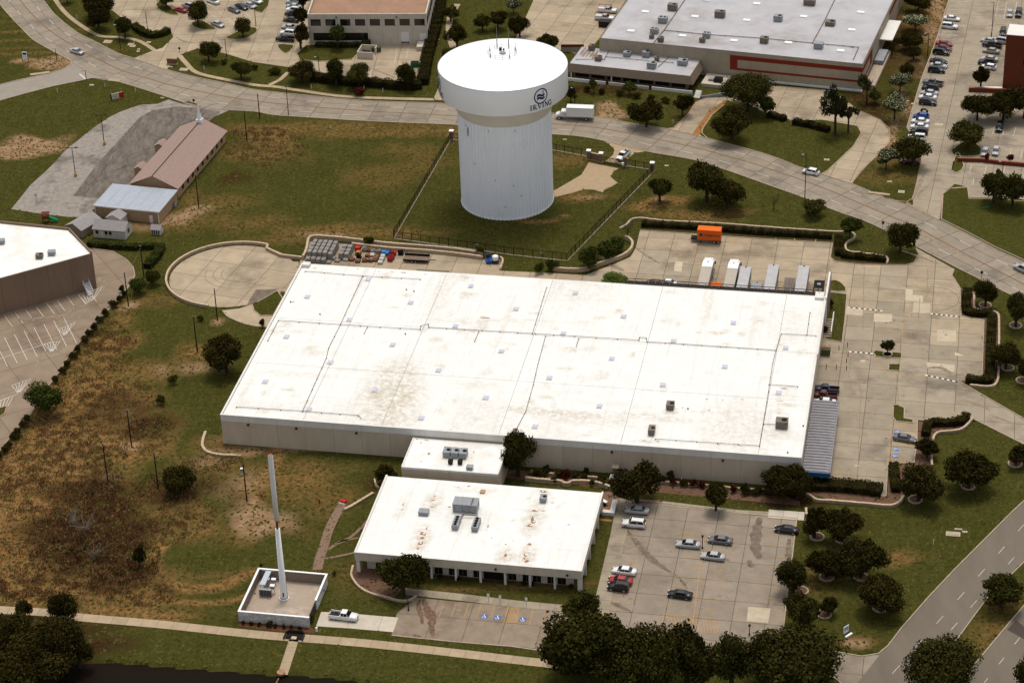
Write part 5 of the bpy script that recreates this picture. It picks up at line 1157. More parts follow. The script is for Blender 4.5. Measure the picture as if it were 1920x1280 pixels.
# lettering wrapped on the tank
def wrap(poly, deg, z0, r=15.88):
    """poly in metres (x right, y up) -> on tank surface"""
    return [((r+.0)*math.cos(R_(-90+deg)+x/15.85), r*math.sin(R_(-90+deg)+x/15.85), z0+y) for x, y in poly]
def stroke(mb, pts, w_, deg, z0, r=15.88, sub=6):
    q = []
    for a, b in zip(pts, pts[1:]):
        for i in range(sub): t = i/sub; q.append(Vector((a[0]+(b[0]-a[0])*t, a[1]+(b[1]-a[1])*t, 0)))
    q.append(Vector((pts[-1][0], pts[-1][1], 0)))
    L, Q = offset_pair(q, w_); n = len(L)
    mb.add(wrap([(p.x, p.y) for p in L], deg, z0, r)+wrap([(p.x, p.y) for p in Q], deg, z0, r), [(i, n+i, n+i+1, i+1) for i in range(n-1)])
def arc(cx, cy, rx, ry, a0, a1, n=14): return [(cx+rx*math.cos(R_(a0+(a1-a0)*i/n)), cy+ry*math.sin(R_(a0+(a1-a0)*i/n))) for i in range(n+1)]
def logo(deg):
    mb = MB(); stroke(mb, arc(0, 0, 1.85, 1.85, 0, 360, 40), .32, deg, 34.0, sub=1)
    stroke(mb, [(-1.12, .12), (-.7, .42), (-.3, .36), (.15, .06), (.55, .0), (1.0, .35)], .52, deg, 34.0, sub=3)
    stroke(mb, [(-1.12, -.62), (-.7, -.32), (-.3, -.38), (.15, -.68), (.55, -.74), (1.0, -.4)], .52, deg, 34.0, sub=3)
    stroke(mb, [(-1.1, .3), (-1.1, -.2)], .12, deg, 34.0); stroke(mb, [(-1.1, -.5), (-1.1, -1.0)], .12, deg, 34.0); stroke(mb, [(1., .4), (1., -.1)], .12, deg, 34.0); stroke(mb, [(1., -.35), (1., -.85)], .12, deg, 34.0)
    stroke(mb, arc(.62, .93, .26, .26, 0, 360, 14), .13, deg, 34.0, sub=1); part('emblem', mb, m_navy, tw)
    z0 = 30.85; h = 1.3; T = .24; th = .1
    def ser(x, y, w_=.5): return [(x-w_/2, y), (x+w_/2, y)]
    x = -2.95
    def letter(ss, x):
        m_ = MB()
        for pts, w_ in ss: stroke(m_, [(x+a, b) for a, b in pts], w_*1.25, deg, z0, sub=3)
        part('letter', m_, m_navy, tw)
    letter([([(0, 0), (0, h)], T), (ser(0, .05), th), (ser(0, h-.05), th)], -2.85)
    letter([([(0, 0), (0, h)], T), (ser(0, .05), th), ([(-.25, h-.05), (.35, h-.05)]+arc(.35, h-.35, .28, .3, 90, -90, 6)+[(.1, h-.66)], .13), ([(.2, h-.66), (.72, .05), (.95, .05)], .18)], -2.1)
    letter([([(-.42, h-.05), (0, .02)], T*.9), ([(0, .02), (.45, h-.05)], .11), (ser(-.42, h-.05, .42), th), (ser(.45, h-.05, .38), th)], -.45)
    letter([([(0, 0), (0, h)], T), (ser(0, .05), th), (ser(0, h-.05), th)], .55)
    letter([([(0, 0), (0, h)], .11), ([(0, h), (.85, 0)], T), ([(.85, 0), (.85, h)], .11), (ser(0, .05, .4), th), (ser(.85, h-.05, .4), th)], 1.2)
    letter([(arc(.5, h/2, .52, h/2-.06, 60, 300, 14), .2), ([(.78, .12), (.78, .6)], .2), (ser(.76, .58, .42), th), ([(.78, h-.1), (.8, h-.38)], .1)], 2.35)
logo(34.2); logo(-80)

# ---- cell site compound
fr = bframe((446, 1146), (579, 1158), 2.3); 
cw = thing('compound_wall', 'pale stone block walls round the gravel monopole compound', 'wall', fr[0], fr[1]); Sx = fr[2]; Sy = 14.2; hw = 2.3
def blockwall(par, x0, x1, y0, y1, h, nx, nz, horiz):
    for r in range(nz):
        for i in range(nx+(r % 2)):
            a = max(0, (i-(.5 if r % 2 else 0))/nx); b = min(1, (i+1-(.5 if r % 2 else 0))/nx); j = random.uniform(-.02, .03)
            if horiz: part('block', B(x0+(x1-x0)*a+.01, x0+(x1-x0)*b-.01, y0-j, y1, h*r/nz+.01, h*(r+1)/nz-.005), m_block, par)
            else: part('block', B(x0, x1+j, y0+(y1-y0)*a+.01, y0+(y1-y0)*b-.01, h*r/nz+.01, h*(r+1)/nz-.005), m_block, par)
blockwall(cw, 0, Sx, 0, .3, hw, 14, 6, True); blockwall(cw, Sx-.3, Sx, 5.5, Sy-.35, hw, 8, 6, False)
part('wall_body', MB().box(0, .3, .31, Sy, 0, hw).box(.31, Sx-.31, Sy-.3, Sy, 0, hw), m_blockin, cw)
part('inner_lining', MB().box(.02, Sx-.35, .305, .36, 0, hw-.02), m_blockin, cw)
part('coping', MB().box(-.05, .36, -.05, Sy+.05, hw, hw+.1).box(.37, Sx+.05, Sy-.35, Sy+.05, hw, hw+.1).box(Sx-.35, Sx+.05, 5.5, Sy-.36, hw, hw+.1).box(.37, Sx+.05, -.05, .36, hw, hw+.1), m_whitem, cw)
gt = part('gate', MB().box(Sx-.2, Sx-.12, .4, 5.4, .1, 2.2), mat('gate_mesh', (.06, .05, .04)), cw)
for i in range(12): part('gate_bar', B(Sx-.25, Sx-.21, .4+i*.44, .46+i*.44, .1, 2.3), m_dark, gt)
m4 = MB(); m4.box(.3, Sx-.25, .35, Sy-.3, -.05, .06); o = m4.build('compound_gravel', m_cgravel); o.location = fr[0]; o.rotation_euler = (0, 0, fr[1]); tag(o, kind='structure')
CF = fr
mp = P(533, 1122); mono = thing('monopole', 'tall white cell monopole standing in the walled gravel compound', 'monopole', mp, 0)
part('footing', MB().lathe([(1.0, 0), (1.0, .35), (.9, .4)], 8), m_whitem, mono); part('flange', MB().lathe([(.85, .4), (.85, .5)], 12), m_hvac, mono)
part('pole', MB().lathe([(.68, .5), (.46, 16.4)], 20), m_whitem, mono, True); part('antenna_mast', MB().lathe([(.24, 16.4), (.24, 18.4)], 12), mat('rust_mast', (.17, .06, .035)), mono)
part('antenna_shroud', MB().lathe([(.3, 18.35), (.49, 18.36), (.49, 25.6)], 20, cap=False), m_whitem, mono, True); part('antenna_shroud', MB().lathe([(.49, 25.64), (.49, 32.9), (.47, 33.0)], 20, cap=False), m_whitem, mono, True)
part('top_cap', MB().lathe([(.47, 33.0), (.01, 33.02)], 20), mat('cap_red', (.32, .13, .10)), mono); part('hand_hole', B(-.15, .1, -.72, -.6, 1.0, 1.9), m_dark, mono)
part('conduit', MB().cyl((.72, -.1, .3), (.6, -.1, 5), .05, n=5), m_hvac, mono)
def ce(x, y): return P(x, y, 0)
rk = thing('equipment_rack', 'long galvanised cable rack canopy on posts along the left compound wall', 'rack', ce(496, 1108), CF[1]); part('canopy', B(-.6, .5, -.8, 4.2, 2.1, 2.2), mat('pale_blue_metal', (.42, .46, .52)), rk)
for x, y in ((-.5, -.7), (.4, -.7), (-.5, 4), (.4, 4)): part('post', MB().cyl((x, y, 0), (x, y, 2.1), .05, n=5), m_hvac, rk)
cg = thing('equipment_cage', 'small louvred equipment cage nearest the viewer in the compound', 'cage', ce(496, 1117), CF[1]); part('cage', B(-.9, 1.5, -.3, .3, .3, 1.7), m_hvac, cg)
for i in range(8): part('louvre', B(-.85+i*.3, -.68+i*.3, -.36, -.31, .4, 1.6), m_dark, cg)
for k, (x, y, z, l_) in enumerate(((502,1098,1.7,'round-topped cabinet on legs, beside the long rack'),(514,1096,1.4,'white boxed cabinet on legs nearest the monopole'),(512,1112,1.9,'white topped junction box on a tall post by the monopole'))):
    t = thing('utility_cabinet', l_+' in the compound', 'cabinet', ce(x, y), CF[1]); part('box', B(-.4, .4, -.3, .3, z-.7, z), m_hvac, t); part('lid', B(-.45, .45, -.35, .35, z, z+.08), m_whitem, t); part('post', MB().cyl((-.3, 0, 0), (-.3, 0, z-.7), .05, n=5).cyl((.3, 0, 0), (.3, 0, z-.7), .05, n=5), m_hvac, t)
fp = thing('panel_frame', 'dark equipment panel frame with white shelf at the far left compound corner', 'frame', ce(506, 1084), CF[1]); part('frame', MB().box(-1.2, 1.2, 0, .1, .3, 1.9).box(-1.2, -1.1, -.1, .1, 0, 2.1).box(1.1, 1.2, -.1, .1, 0, 2.1), m_dark, fp); part('shelf', B(-1.3, 1.2, -.4, .2, 2.1, 2.2), m_whitem, fp)
for i in range(5): part('meter_box', B(-1.05+i*.45, -.75+i*.45, -.1, -.01, .8, 1.4), m_hvacd, fp)
# ================================================================ VEHICLES
def paint(name, c, rough=.3): return mat('paint_'+name, c, rough=rough, spec=.5)
PA = dict(white=(.70,.70,.69), silver=(.38,.385,.39), grey=(.12,.12,.13), black=(.008,.008,.009), red=(.30,.015,.01), maroon=(.085,.008,.008), navy=(.012,.018,.06), blue=(.02,.07,.30), green=(.05,.09,.06), brown=(.12,.05,.03), gold=(.30,.27,.20))
PA = {k: paint(k, v) for k, v in PA.items()}
m_tyre = mat('tyre', (.012, .011, .011)); m_rim = mat('rim', (.35, .35, .36), rough=.4, metal=.3)
m_hl = mat('headlight_glass', (.60, .60, .58), rough=.2); m_tl = mat('taillight_red', (.25, .01, .01), rough=.3); m_grille = m_dark
def loft(sts):
    """sts: list of (x, halfwidth, z0, z1, shoulder) -> closed hull with rounded section"""
    vs = []; 
    for x, w_, z0, z1, sh in sts:
        vs += [(x, -w_*.92, z0), (x, -w_, z0+.18), (x, -w_, z0+(z1-z0)*.72), (x, -w_*sh, z1), (x, 0, z1+.03), (x, w_*sh, z1), (x, w_, z0+(z1-z0)*.72), (x, w_, z0+.18), (x, w_*.92, z0)]
    k = 9; fs = []
    for i in range(len(sts)-1):
        for j in range(k): a = i*k+j; b = i*k+(j+1) % k; fs.append((a, a+k, b+k, b))
    fs += [tuple(range(k)), tuple(range((len(sts)-1)*k, len(sts)*k))[::-1]]
    mb = MB(); mb.add(vs, fs); return mb
def glasshouse(xs, zb, zt, wb, wt):
    """xs: rear-bottom, rear-top, front-top, front-bottom ; returns parts"""
    rb, rt, ft, fb = xs
    def q(a, b, c, d): m = MB(); m.add([a, b, c, d], [(0, 1, 2, 3)]); return m
    o = {}
    o['windshield'] = q((fb, -wb, zb), (fb, wb, zb), (ft, wt, zt), (ft, -wt, zt))
    o['rear_window'] = q((rb, wb, zb), (rb, -wb, zb), (rt, -wt, zt), (rt, wt, zt))
    g = .04
    for s in (-1, 1):
        mid = (rt+ft)/2
        for a0, a1, b0, b1 in ((rb+.18, mid-.04+(0), rt+.10, mid-.04), (mid+.04, fb-.18, mid+.04, ft-.06)):
            m = MB(); v = [(a0, s*(wb+.004), zb+.03), (a1, s*(wb+.004), zb+.03), (b1, s*(wt+.012), zt-.04), (b0, s*(wt+.012), zt-.04)]
            m.add(v, [(0, 1, 2, 3)] if s < 0 else [(3, 2, 1, 0)]); o.setdefault('side_window', []).append(m)
    shell = MB(); shell.add([(rb, -wb, zb), (fb, -wb, zb), (fb, wb, zb), (rb, wb, zb), (rt, -wt, zt), (ft, -wt, zt), (ft, wt, zt), (rt, wt, zt)], [(0, 1, 5, 4), (2, 3, 7, 6)])
    rf = MB(); rf.add([(rt, -wt, zt), (ft, -wt, zt), (ft, wt, zt), (rt, wt, zt), (rt+.15, 0, zt+.05), (ft-.15, 0, zt+.05)], [(0, 1, 5, 4), (1, 2, 5), (2, 3, 4, 5), (3, 0, 4)])
    return o, shell, rf
def wheels(par, xs, w_, r=.33, t=.22):
    for x in xs:
        for s in (-1, 1):
            o = part('wheel', MB().cyl((x, s*(w_-t+.02), r), (x, s*(w_+.02), r), r, n=14), m_tyre, par)
            part('rim', MB().cyl((x, s*(w_+.0), r), (x, s*(w_+.035), r), r*.62, n=10), m_rim, o)
def shell_join(par, shell, rf, pm):
    part('cabin_frame', shell, pm, par); part('roof', rf, pm, par)
PROTO = {}
def proto(kind):
    if kind in PROTO: return PROTO[kind]
    pm = PA['white']; t = thing(kind, kind, 'car', (0, 0, -500)); L = {'sedan': 4.85, 'suv': 4.75, 'pickup': 5.6, 'jeep': 4.2, 'hatch': 4.3}[kind]; h = L/2
    if kind == 'sedan':
        part('body', loft([(-h, .72, .35, .78, .8), (-h+.12, .86, .26, .95, .86), (-h+.9, .90, .2, .98, .9), (-.8, .91, .2, .93, .92), (.9, .91, .2, .92, .92), (h-.9, .89, .2, .82, .88), (h-.25, .82, .24, .70, .82), (h, .66, .3, .56, .8)]), pm, t, True)
        g, s, r = glasshouse((-h+.75, -h+1.45, .45, 1.25), .92, 1.42, .80, .60); wh_ = (-1.42, 1.42); zt = 1.42
    elif kind == 'hatch':
        part('body', loft([(-h, .74, .35, .85, .85), (-h+.1, .85, .26, 1.0, .88), (-.6, .88, .2, .98, .92), (.8, .88, .2, .94, .92), (h-.5, .85, .2, .82, .85), (h, .66, .3, .6, .8)]), pm, t, True)
        g, s, r = glasshouse((-h+.15, -h+.7, .35, 1.15), .96, 1.5, .80, .62); wh_ = (-1.3, 1.3)
    elif kind in ('suv', 'jeep'):
        z = 1.08 if kind == 'suv' else 1.12
        part('body', loft([(-h, .80, .4, .98, .9), (-h+.1, .92, .3, z, .93), (-.5, .93, .25, z, .95), (.9, .93, .25, z, .95), (h-.8, .91, .26, 1.0, .92), (h-.1, .86, .32, .92, .88), (h, .78, .4, .75, .85)]), pm, t, True)
        zt = 1.72 if kind == 'suv' else 1.82
        g, s, r = glasshouse((-h+.08, -h+(.4 if kind == 'suv' else .15), .45, 1.05 if kind == 'suv' else .8), z, zt, .86, .70 if kind == 'suv' else .78); wh_ = (-1.4, 1.42) if kind == 'suv' else (-1.25, 1.3)
        part('roof_rail', MB().box(-h+.6, .2, -.66, -.62, zt, zt+.07).box(-h+.6, .2, .62, .66, zt, zt+.07), m_dark, t)
    else:
        part('body', loft([(-.55, .94, .3, 1.12, .94), (.3, .95, .3, 1.12, .95), (1.3, .95, .3, 1.12, .95), (h-.5, .93, .34, 1.06, .92), (h-.08, .86, .4, .98, .9), (h, .8, .45, .85, .88)]), pm, t, True)
        mb = MB(); mb.box(-h, -.56, -.95, -.84, .42, 1.1); mb.box(-h, -.56, .84, .95, .42, 1.1); mb.box(-h, -h+.09, -.83, .83, .42, 1.1); mb.box(-.66, -.56, -.83, .83, .42, 1.1); part('bed_side', mb, pm, t)
        part('bed_floor', B(-h+.1, -.67, -.83, .83, .5, .62), m_dark, t)
        g, s, r = glasshouse((-.5, -.38, .75, 1.35), 1.12, 1.78, .84, .68); wh_ = (-1.75, 1.85)
    for k, v in g.items():
        for m_ in (v if isinstance(v, list) else [v]): part(k, m_, m_glass, t)
    shell_join(t, s, r, pm)
    wheels(t, wh_, .90 if kind in ('suv', 'jeep', 'pickup') else .87, .38 if kind in ('suv', 'jeep', 'pickup') else .32)
    zf = .62 if kind in ('sedan', 'hatch') else .86
    for s_ in (-1, 1):
        part('headlight', B(h-.22, h-.02, s_*.62-.16, s_*.62+.16, zf, zf+.13), m_hl, t); part('tail_light', B(-h-.01, -h+.12, s_*.66-.15, s_*.66+.15, zf+.12, zf+.3), m_tl, t)
        part('mirror', B(.82, .98, s_*.98-.1, s_*.98+.1, (.95 if zf < .7 else 1.15), (1.07 if zf < .7 else 1.3)), pm, t)
    part('grille', B(h-.05, h+.015, -.4, .4, zf-.1, zf+.1), m_dark, t)
    PROTO[kind] = t; return t
PNAMES = ('body', 'roof', 'cabin_frame', 'bed_side', 'mirror')
def veh(kind, col, a, b, label, cat='car', group='parked cars', name=None, z=Z1+.014, scale=1., roofcol=None):
    """a = front pixel, b = rear pixel (centre line, roughly hub height)"""
    t = copy_tree(proto(kind)); fa, ra = P(*a, .7), P(*b, .7); c = (fa+ra)/2; d = fa-ra
    t.name = name or {'sedan': 'parked_car', 'hatch': 'parked_car', 'suv': 'parked_suv', 'jeep': 'parked_suv', 'pickup': 'pickup_truck'}[kind]
    t.location = (c.x, c.y, z); t.rotation_euler = (0, 0, math.atan2(d.y, d.x)); t.scale = (scale,)*3
    tag(t, label, cat, group)
    for ch in t.children:
        if ch.name.split('.')[0] in PNAMES:
            ch.material_slots[0].link = 'OBJECT'; ch.material_slots[0].material = PA[col]
    return t
G1 = 'cars in the east office car park'
veh('sedan','silver',(1176,954),(1213,957),'silver sedan nearest the brick-paved corner of the office car park',group=G1)
veh('suv','white',(1168,979),(1209,983),'white crossover with black roof panel in the office car park',group=G1)
veh('sedan','silver',(1269,1017),(1312,1021),'silver sedan with greenish windscreen left of the car park lamp',group=G1)
veh('sedan','grey',(1330,1009),(1371,1014),'dark grey sedan right of the car park lamp',group=G1)
veh('sedan','silver',(1317,1039),(1356,1044),'silver sedan just below the car park lamp',group=G1)
veh('sedan','white',(1149,1066),(1192,1072),'white sedan beside the red sedan at the office walk',group=G1)
veh('sedan','red',(1142,1084),(1184,1090),'bright red sedan between a white sedan and a black off-roader',group=G1)
veh('jeep','black',(1140,1097),(1179,1102),'boxy black off-roader beside the red sedan',group=G1)
veh('sedan','black',(1253,1110),(1297,1116),'black sedan alone in the middle of the office car park',group=G1)
veh('sedan','black',(1455,989),(1495,994),'black sedan at the right edge of the office car park',group=G1)
veh('sedan','grey',(1717,824),(1676,817),'dark grey sedan in the accessible bays east of the warehouse',group='cars beside the warehouse')
veh('pickup','navy',(1529,728),(1570,731),'navy pickup beside the maroon one above the carport canopy','pickup truck',group='cars beside the warehouse')
veh('pickup','maroon',(1523,739),(1569,743),'maroon pickup just above the carport canopy','pickup truck',group='cars beside the warehouse')
veh('sedan','white',(1527,751),(1566,754),'white car mostly under the top end of the carport canopy',group='cars beside the warehouse')
veh('sedan','silver',(155,99),(134,93),'silver sedan driving on the road at the upper left junction','car',None,'driving_car'); 
veh('hatch','white',(1504,318),(1536,325),'white hatchback driving on the road by the curved driveway','car',None,'driving_car',scale=1.05)
veh('suv','silver',(1901,496),(1934,511),'silver off-roader on the road cut by the right edge','car',None,'driving_car')
veh('pickup','white',(1160,299),(1177,284),'white pickup stopped outside the water tower gate','pickup truck',None)
veh('pickup','white',(668,1157),(621,1151),'white pickup with black bed on the new drive by the compound','pickup truck',None)
G2 = 'cars in the office block car park'
for k, c, a, b, l_ in (('sedan','red',(331,16),(346,20),'red car next to a silver one by the tree island'),('suv','silver',(345,8),(362,14),'silver car right of the red car by the tree island'),('sedan','silver',(419,49),(398,41),'silver sedan alone by the tree island with bay lines'),
  ('sedan','grey',(448,22),(430,14),'dark grey sedan, leftmost of the slanted row of three'),('sedan','black',(462,16),(444,9),'black sedan in the middle of the slanted row'),('sedan','silver',(478,13),(461,6),'silver sedan at the upper end of the slanted row'),('sedan','white',(489,4),(471,-2),'white car at the very top beyond the slanted row'),('sedan','white',(391,-1),(408,5),'white car cut by the top edge above the slanted row'),
  ('sedan','silver',(541,2),(560,4),'topmost silver car in the column beside the office block trees'),('sedan','silver',(541,10),(560,13),'second car down, bluish silver, in the column beside the office block trees'),('suv','white',(542,18),(559,20),'white car above the black ones in the column beside the office block trees'),('suv','black',(539,25),(558,28),'upper black car in the column beside the office block trees'),('sedan','black',(536,36),(556,38),'lower black car in the column beside the office block trees'),
  ('sedan','silver',(531,49),(553,52),'silver coupe below the black cars beside the office block trees'),('suv','white',(529,61),(550,63),'white utility car next to the black pickup')): veh(k, c, a, b, l_, group=G2)
veh('pickup','black',(521,72),(549,74),'black pickup at the near end of the column beside the office block trees','pickup truck',G2)
for a, b, l_ in (((1158,21),(1120,18),'white pickup with ladder rack, farther of the two beside the grey building'),((1151,35),(1116,32),'white pickup with ladder rack, nearer of the two beside the grey building')):
    t = veh('pickup','white',a,b,l_,'pickup truck','work pickups by the grey building',scale=1.0)
    mb = MB()
    for y in (-.85, .85): mb.box(-2.7, 1.2, y-.04, y+.04, 2.05, 2.13)
    for i in range(9): mb.box(-2.7+i*.48, -2.62+i*.48, -.85, .85, 2.0, 2.08)
    for x in (-2.6, -.6, 1.1):
        for y in (-.85, .85): mb.box(x, x+.08, y-.04, y+.04, 1.1, 2.05)
    part('ladder_rack', mb, mat('rack_rust', (.20, .07, .05)), t); part('toolbox_cover', B(-2.75, -.6, -.93, .93, 1.11, 1.45), PA['white'], t)
db = thing('dumpster', 'dark skip in front of the two ladder-rack pickups', 'dumpster', P(1134, 50), R_(-19)); part('bin', B(-1.6, 1.6, -1, 1, 0, 1.8), m_dark, db); part('rim', MB().box(-1.65, 1.65, -1.05, -.98, 1.7, 1.85).box(-1.65, 1.65, .98, 1.05, 1.7, 1.85), m_black, db)
G3 = 'cars in the long row of the right-hand car park'
for k, c, a, b, l_ in (('sedan','white',(1800,36),(1770,33),'topmost white sedan of the long row'),('suv','white',(1796,51),(1766,48),'white off-roader second from the top of the long row'),('sedan','red',(1786,83),(1755,80),'bright red car in the long row'),('sedan','maroon',(1786,92),(1752,88),'maroon car below the bright red one'),
  ('suv','black',(1780,100),(1750,96),'black car below the maroon one'),('sedan','black',(1776,116),(1744,113),'black car above a silver sedan, fourth group member'),('sedan','silver',(1776,124),(1744,121),'silver sedan between two black cars'),('suv','black',(1772,133),(1740,130),'black car directly below the silver sedan between two black cars'),
  ('pickup','grey',(1730,152),(1769,158),'grey pickup in the long row'),('suv','black',(1728,163),(1761,167),'black car hard against the grey pickup'),('sedan','silver',(1727,172),(1758,175),'silver sedan above the white one and the black off-roader'),('sedan','white',(1723,180),(1756,183),'white sedan touching the black off-roader in the long row'),('suv','black',(1758,194),(1722,190),'black off-roader above the motorcycle'),
  ('hatch','blue',(1712,216),(1742,219),'blue car between the motorcycle and two white sedans'),('sedan','white',(1709,225),(1742,228),'upper of the two adjoining white sedans'),('sedan','white',(1706,235),(1742,238),'lower of the two adjoining white sedans'),('suv','black',(1705,245),(1741,249),'dark off-roader above the big oak at the row end'),
  ('suv','white',(1702,256),(1736,259),'white car half hidden by the oak at the row end'),('sedan','maroon',(1690,300),(1722,302),'maroon car under the oak beside the flowering tree')): veh(k, c, a, b, l_, group=G3)
G4 = 'cars near the tall brick building'
for k, c, a, b, l_ in (('sedan','silver',(1892,33),(1895,16),'silver car parked nose towards us in the top right bays'),('suv','black',(1908,34),(1912,16),'black car beside the silver one in the top right bays'),('suv','black',(1879,70),(1882,52),'black car with white roof strip just left of the brick building'),('suv','silver',(1862,74),(1886,78),'silver van against the brick building corner'),
  ('sedan','silver',(1843,74),(1866,78),'silver car behind the dark pickup by the lamp'),('pickup','black',(1845,82),(1876,87),'dark pickup below the tall lamp'),('sedan','gold',(1842,93),(1875,97),'champagne sedan below the dark pickup'),('sedan','silver',(1840,108),(1871,112),'silver coupe in the middle of the short row by the brick building'),('suv','black',(1834,115),(1866,118),'dark car between silver coupe and white hatch'),
  ('hatch','white',(1841,123),(1866,127),'white car at the near end of the short row by the brick building'),('suv','black',(1871,249),(1877,228),'black off-roader facing us under the tree shade'),('sedan','silver',(1844,291),(1850,277),'silver car left of two in the bays behind the brick planter'),('sedan','silver',(1865,291),(1870,273),'silver car right of two in the bays behind the brick planter')): veh(k, c, a, b, l_, group=G4)
# hide templates by removing them
def kill(o):
    for ch in list(o.children): kill(ch)
    bpy.data.objects.remove(o)
for k in list(PROTO): kill(PROTO[k])
PROTO.clear()
# motorcycle
mc = thing('motorcycle', 'black motorcycle parked above the blue car', 'motorcycle', P(1733, 210), R_(-25))
for x in (-.75, .75): part('wheel', MB().cyl((x, -.08, .33), (x, .08, .33), .33, n=12), m_tyre, mc)
part('body', MB().add([(-.9, -.15, .55), (.5, -.15, .6), (.5, .15, .6), (-.9, .15, .55), (-.9, -.12, .85), (.35, -.18, 1.0), (.35, .18, 1.0), (-.9, .12, .85)], [(0, 3, 2, 1), (4, 5, 6, 7), (0, 1, 5, 4), (1, 2, 6, 5), (2, 3, 7, 6), (3, 0, 4, 7)]), m_black, mc); part('handlebar', MB().cyl((.55, -.4, 1.15), (.55, .4, 1.15), .04, n=5).cyl((.75, 0, .33), (.5, 0, 1.15), .05, n=5), m_hvac, mc)
# moving truck on the road
def boxtruck(name, a, b, label, col, boxL, h0=1.1, hh=3.7, cat='truck', w_=2.5):
    fa, ra = P(*a, 1.5), P(*b, 1.5); d = fa-ra; t = thing(name, label, cat, (ra.x, ra.y, Z1+.014), math.atan2(d.y, d.x)); L = d.length
    part('cargo_box', B(0, boxL, -w_/2, w_/2, h0, hh), col, t); part('box_trim', MB().box(-.04, boxL+.04, -w_/2-.03, -w_/2-.002, hh-.12, hh+.03).box(-.04, boxL+.04, w_/2+.002, w_/2+.03, hh-.12, hh+.03).box(-.04, -.002, -w_/2, w_/2, h0, h0+.15), m_hvac, t)
    c0 = boxL+.15
    part('cab', loft([(c0, 1.1, .9, 2.5, .85), (c0+1.3, 1.12, .9, 2.5, .85), (c0+1.75, 1.1, .9, 1.75, .9), (c0+2.2, 1.05, .7, 1.6, .85), (L-.1, .95, .6, 1.45, .8), (L, .85, .7, 1.25, .8)]), PA['white'], t, True)
    for s in (-1, 1): m_ = MB(); m_.add([(c0+.3, s*1.125, 1.7), (c0+1.4, s*1.125, 1.7), (c0+1.25, s*1.05, 2.3), (c0+.3, s*1.05, 2.3)], [(0, 1, 2, 3)] if s < 0 else [(3, 2, 1, 0)]); part('side_window', m_, m_glass, t)
    m_ = MB(); m_.add([(c0+1.79, -.95, 1.78), (c0+1.79, .95, 1.78), (c0+1.34, .85, 2.46), (c0+1.34, -.85, 2.46)], [(0, 1, 2, 3)]); part('windshield', m_, m_glass, t)
    part('chassis', B(.3, L-1, -.45, .45, .6, h0-.02), m_black, t); wheels(t, (1.9, L-1.1), 1.15, .48, .3)
    return t
boxtruck('box_truck', (1042, 212), (1113, 215), 'white box truck on the road right behind the water tower', PA['white'], 7.2)
# orange container trailer
A, Bp = P(1307, 449, 1.1), P(1351, 452, 1.1); d = Bp-A; t = thing('container_trailer', 'bright orange shipping container trailer lettered Hapag-Lloyd in the loading yard', 'trailer', (A.x, A.y, Z1+.014), math.atan2(d.y, d.x)); Lr = d.length
part('container', B(0, Lr, 0, 2.44, 1.1, 3.7), m_orange, t)
for i in range(20): part('corrugation', B(.1+i*Lr/20.3, .2+i*Lr/20.3, -.03, -.002, 1.25, 3.6), m_orange, t)
part('frame_edge', MB().box(-.02, Lr+.02, -.04, .02, 3.6, 3.73).box(-.02, Lr+.02, -.04, .02, 1.05, 1.2), m_orange, t)
part('chassis', MB().box(-1.6, Lr, .3, 2.1, .8, 1.08), m_black, t); wheels(t, (Lr-1.6, Lr-.5), 1.0, .45, .3)
for ch in t.children:
    if ch.name.startswith('wheel'): ch.location.y = 1.22
part('landing_leg', MB().box(.8, .95, .3, .45, 0, .8).box(.8, .95, 2, 2.15, 0, .8), m_black, t)
def text_mesh(name, s, size, m, par, loc, rot, ext=.01, ax='LEFT'):
    cu = bpy.data.curves.new(name, 'FONT'); cu.body = s; cu.size = size; cu.extrude = ext; cu.align_x = ax
    o = bpy.data.objects.new(name, cu); C.objects.link(o); dg = bpy.context.evaluated_depsgraph_get(); me = bpy.data.meshes.new_from_object(o.evaluated_get(dg)); bpy.data.objects.remove(o); bpy.data.curves.remove(cu)
    me.materials.clear(); me.materials.append(m); o = link(name, me, par); o.location = loc; o.rotation_euler = rot; return o
text_mesh('lettering', 'Hapag-Lloyd', .78, m_navy, t, (1.75, -.05, 2.2), (math.pi/2, 0, 0))
lg = MB(); lg.add([(.55, -.05, 2.15), (1.05, -.05, 2.15), (1.2, -.05, 2.75), (.7, -.05, 2.75)], [(0, 1, 2, 3)]); lg.add([(.85, -.06, 2.05), (1.3, -.06, 2.2), (1.35, -.06, 2.6), (.95, -.06, 2.5)], [(0, 1, 2, 3)]); part('emblem', lg, m_navy, t)
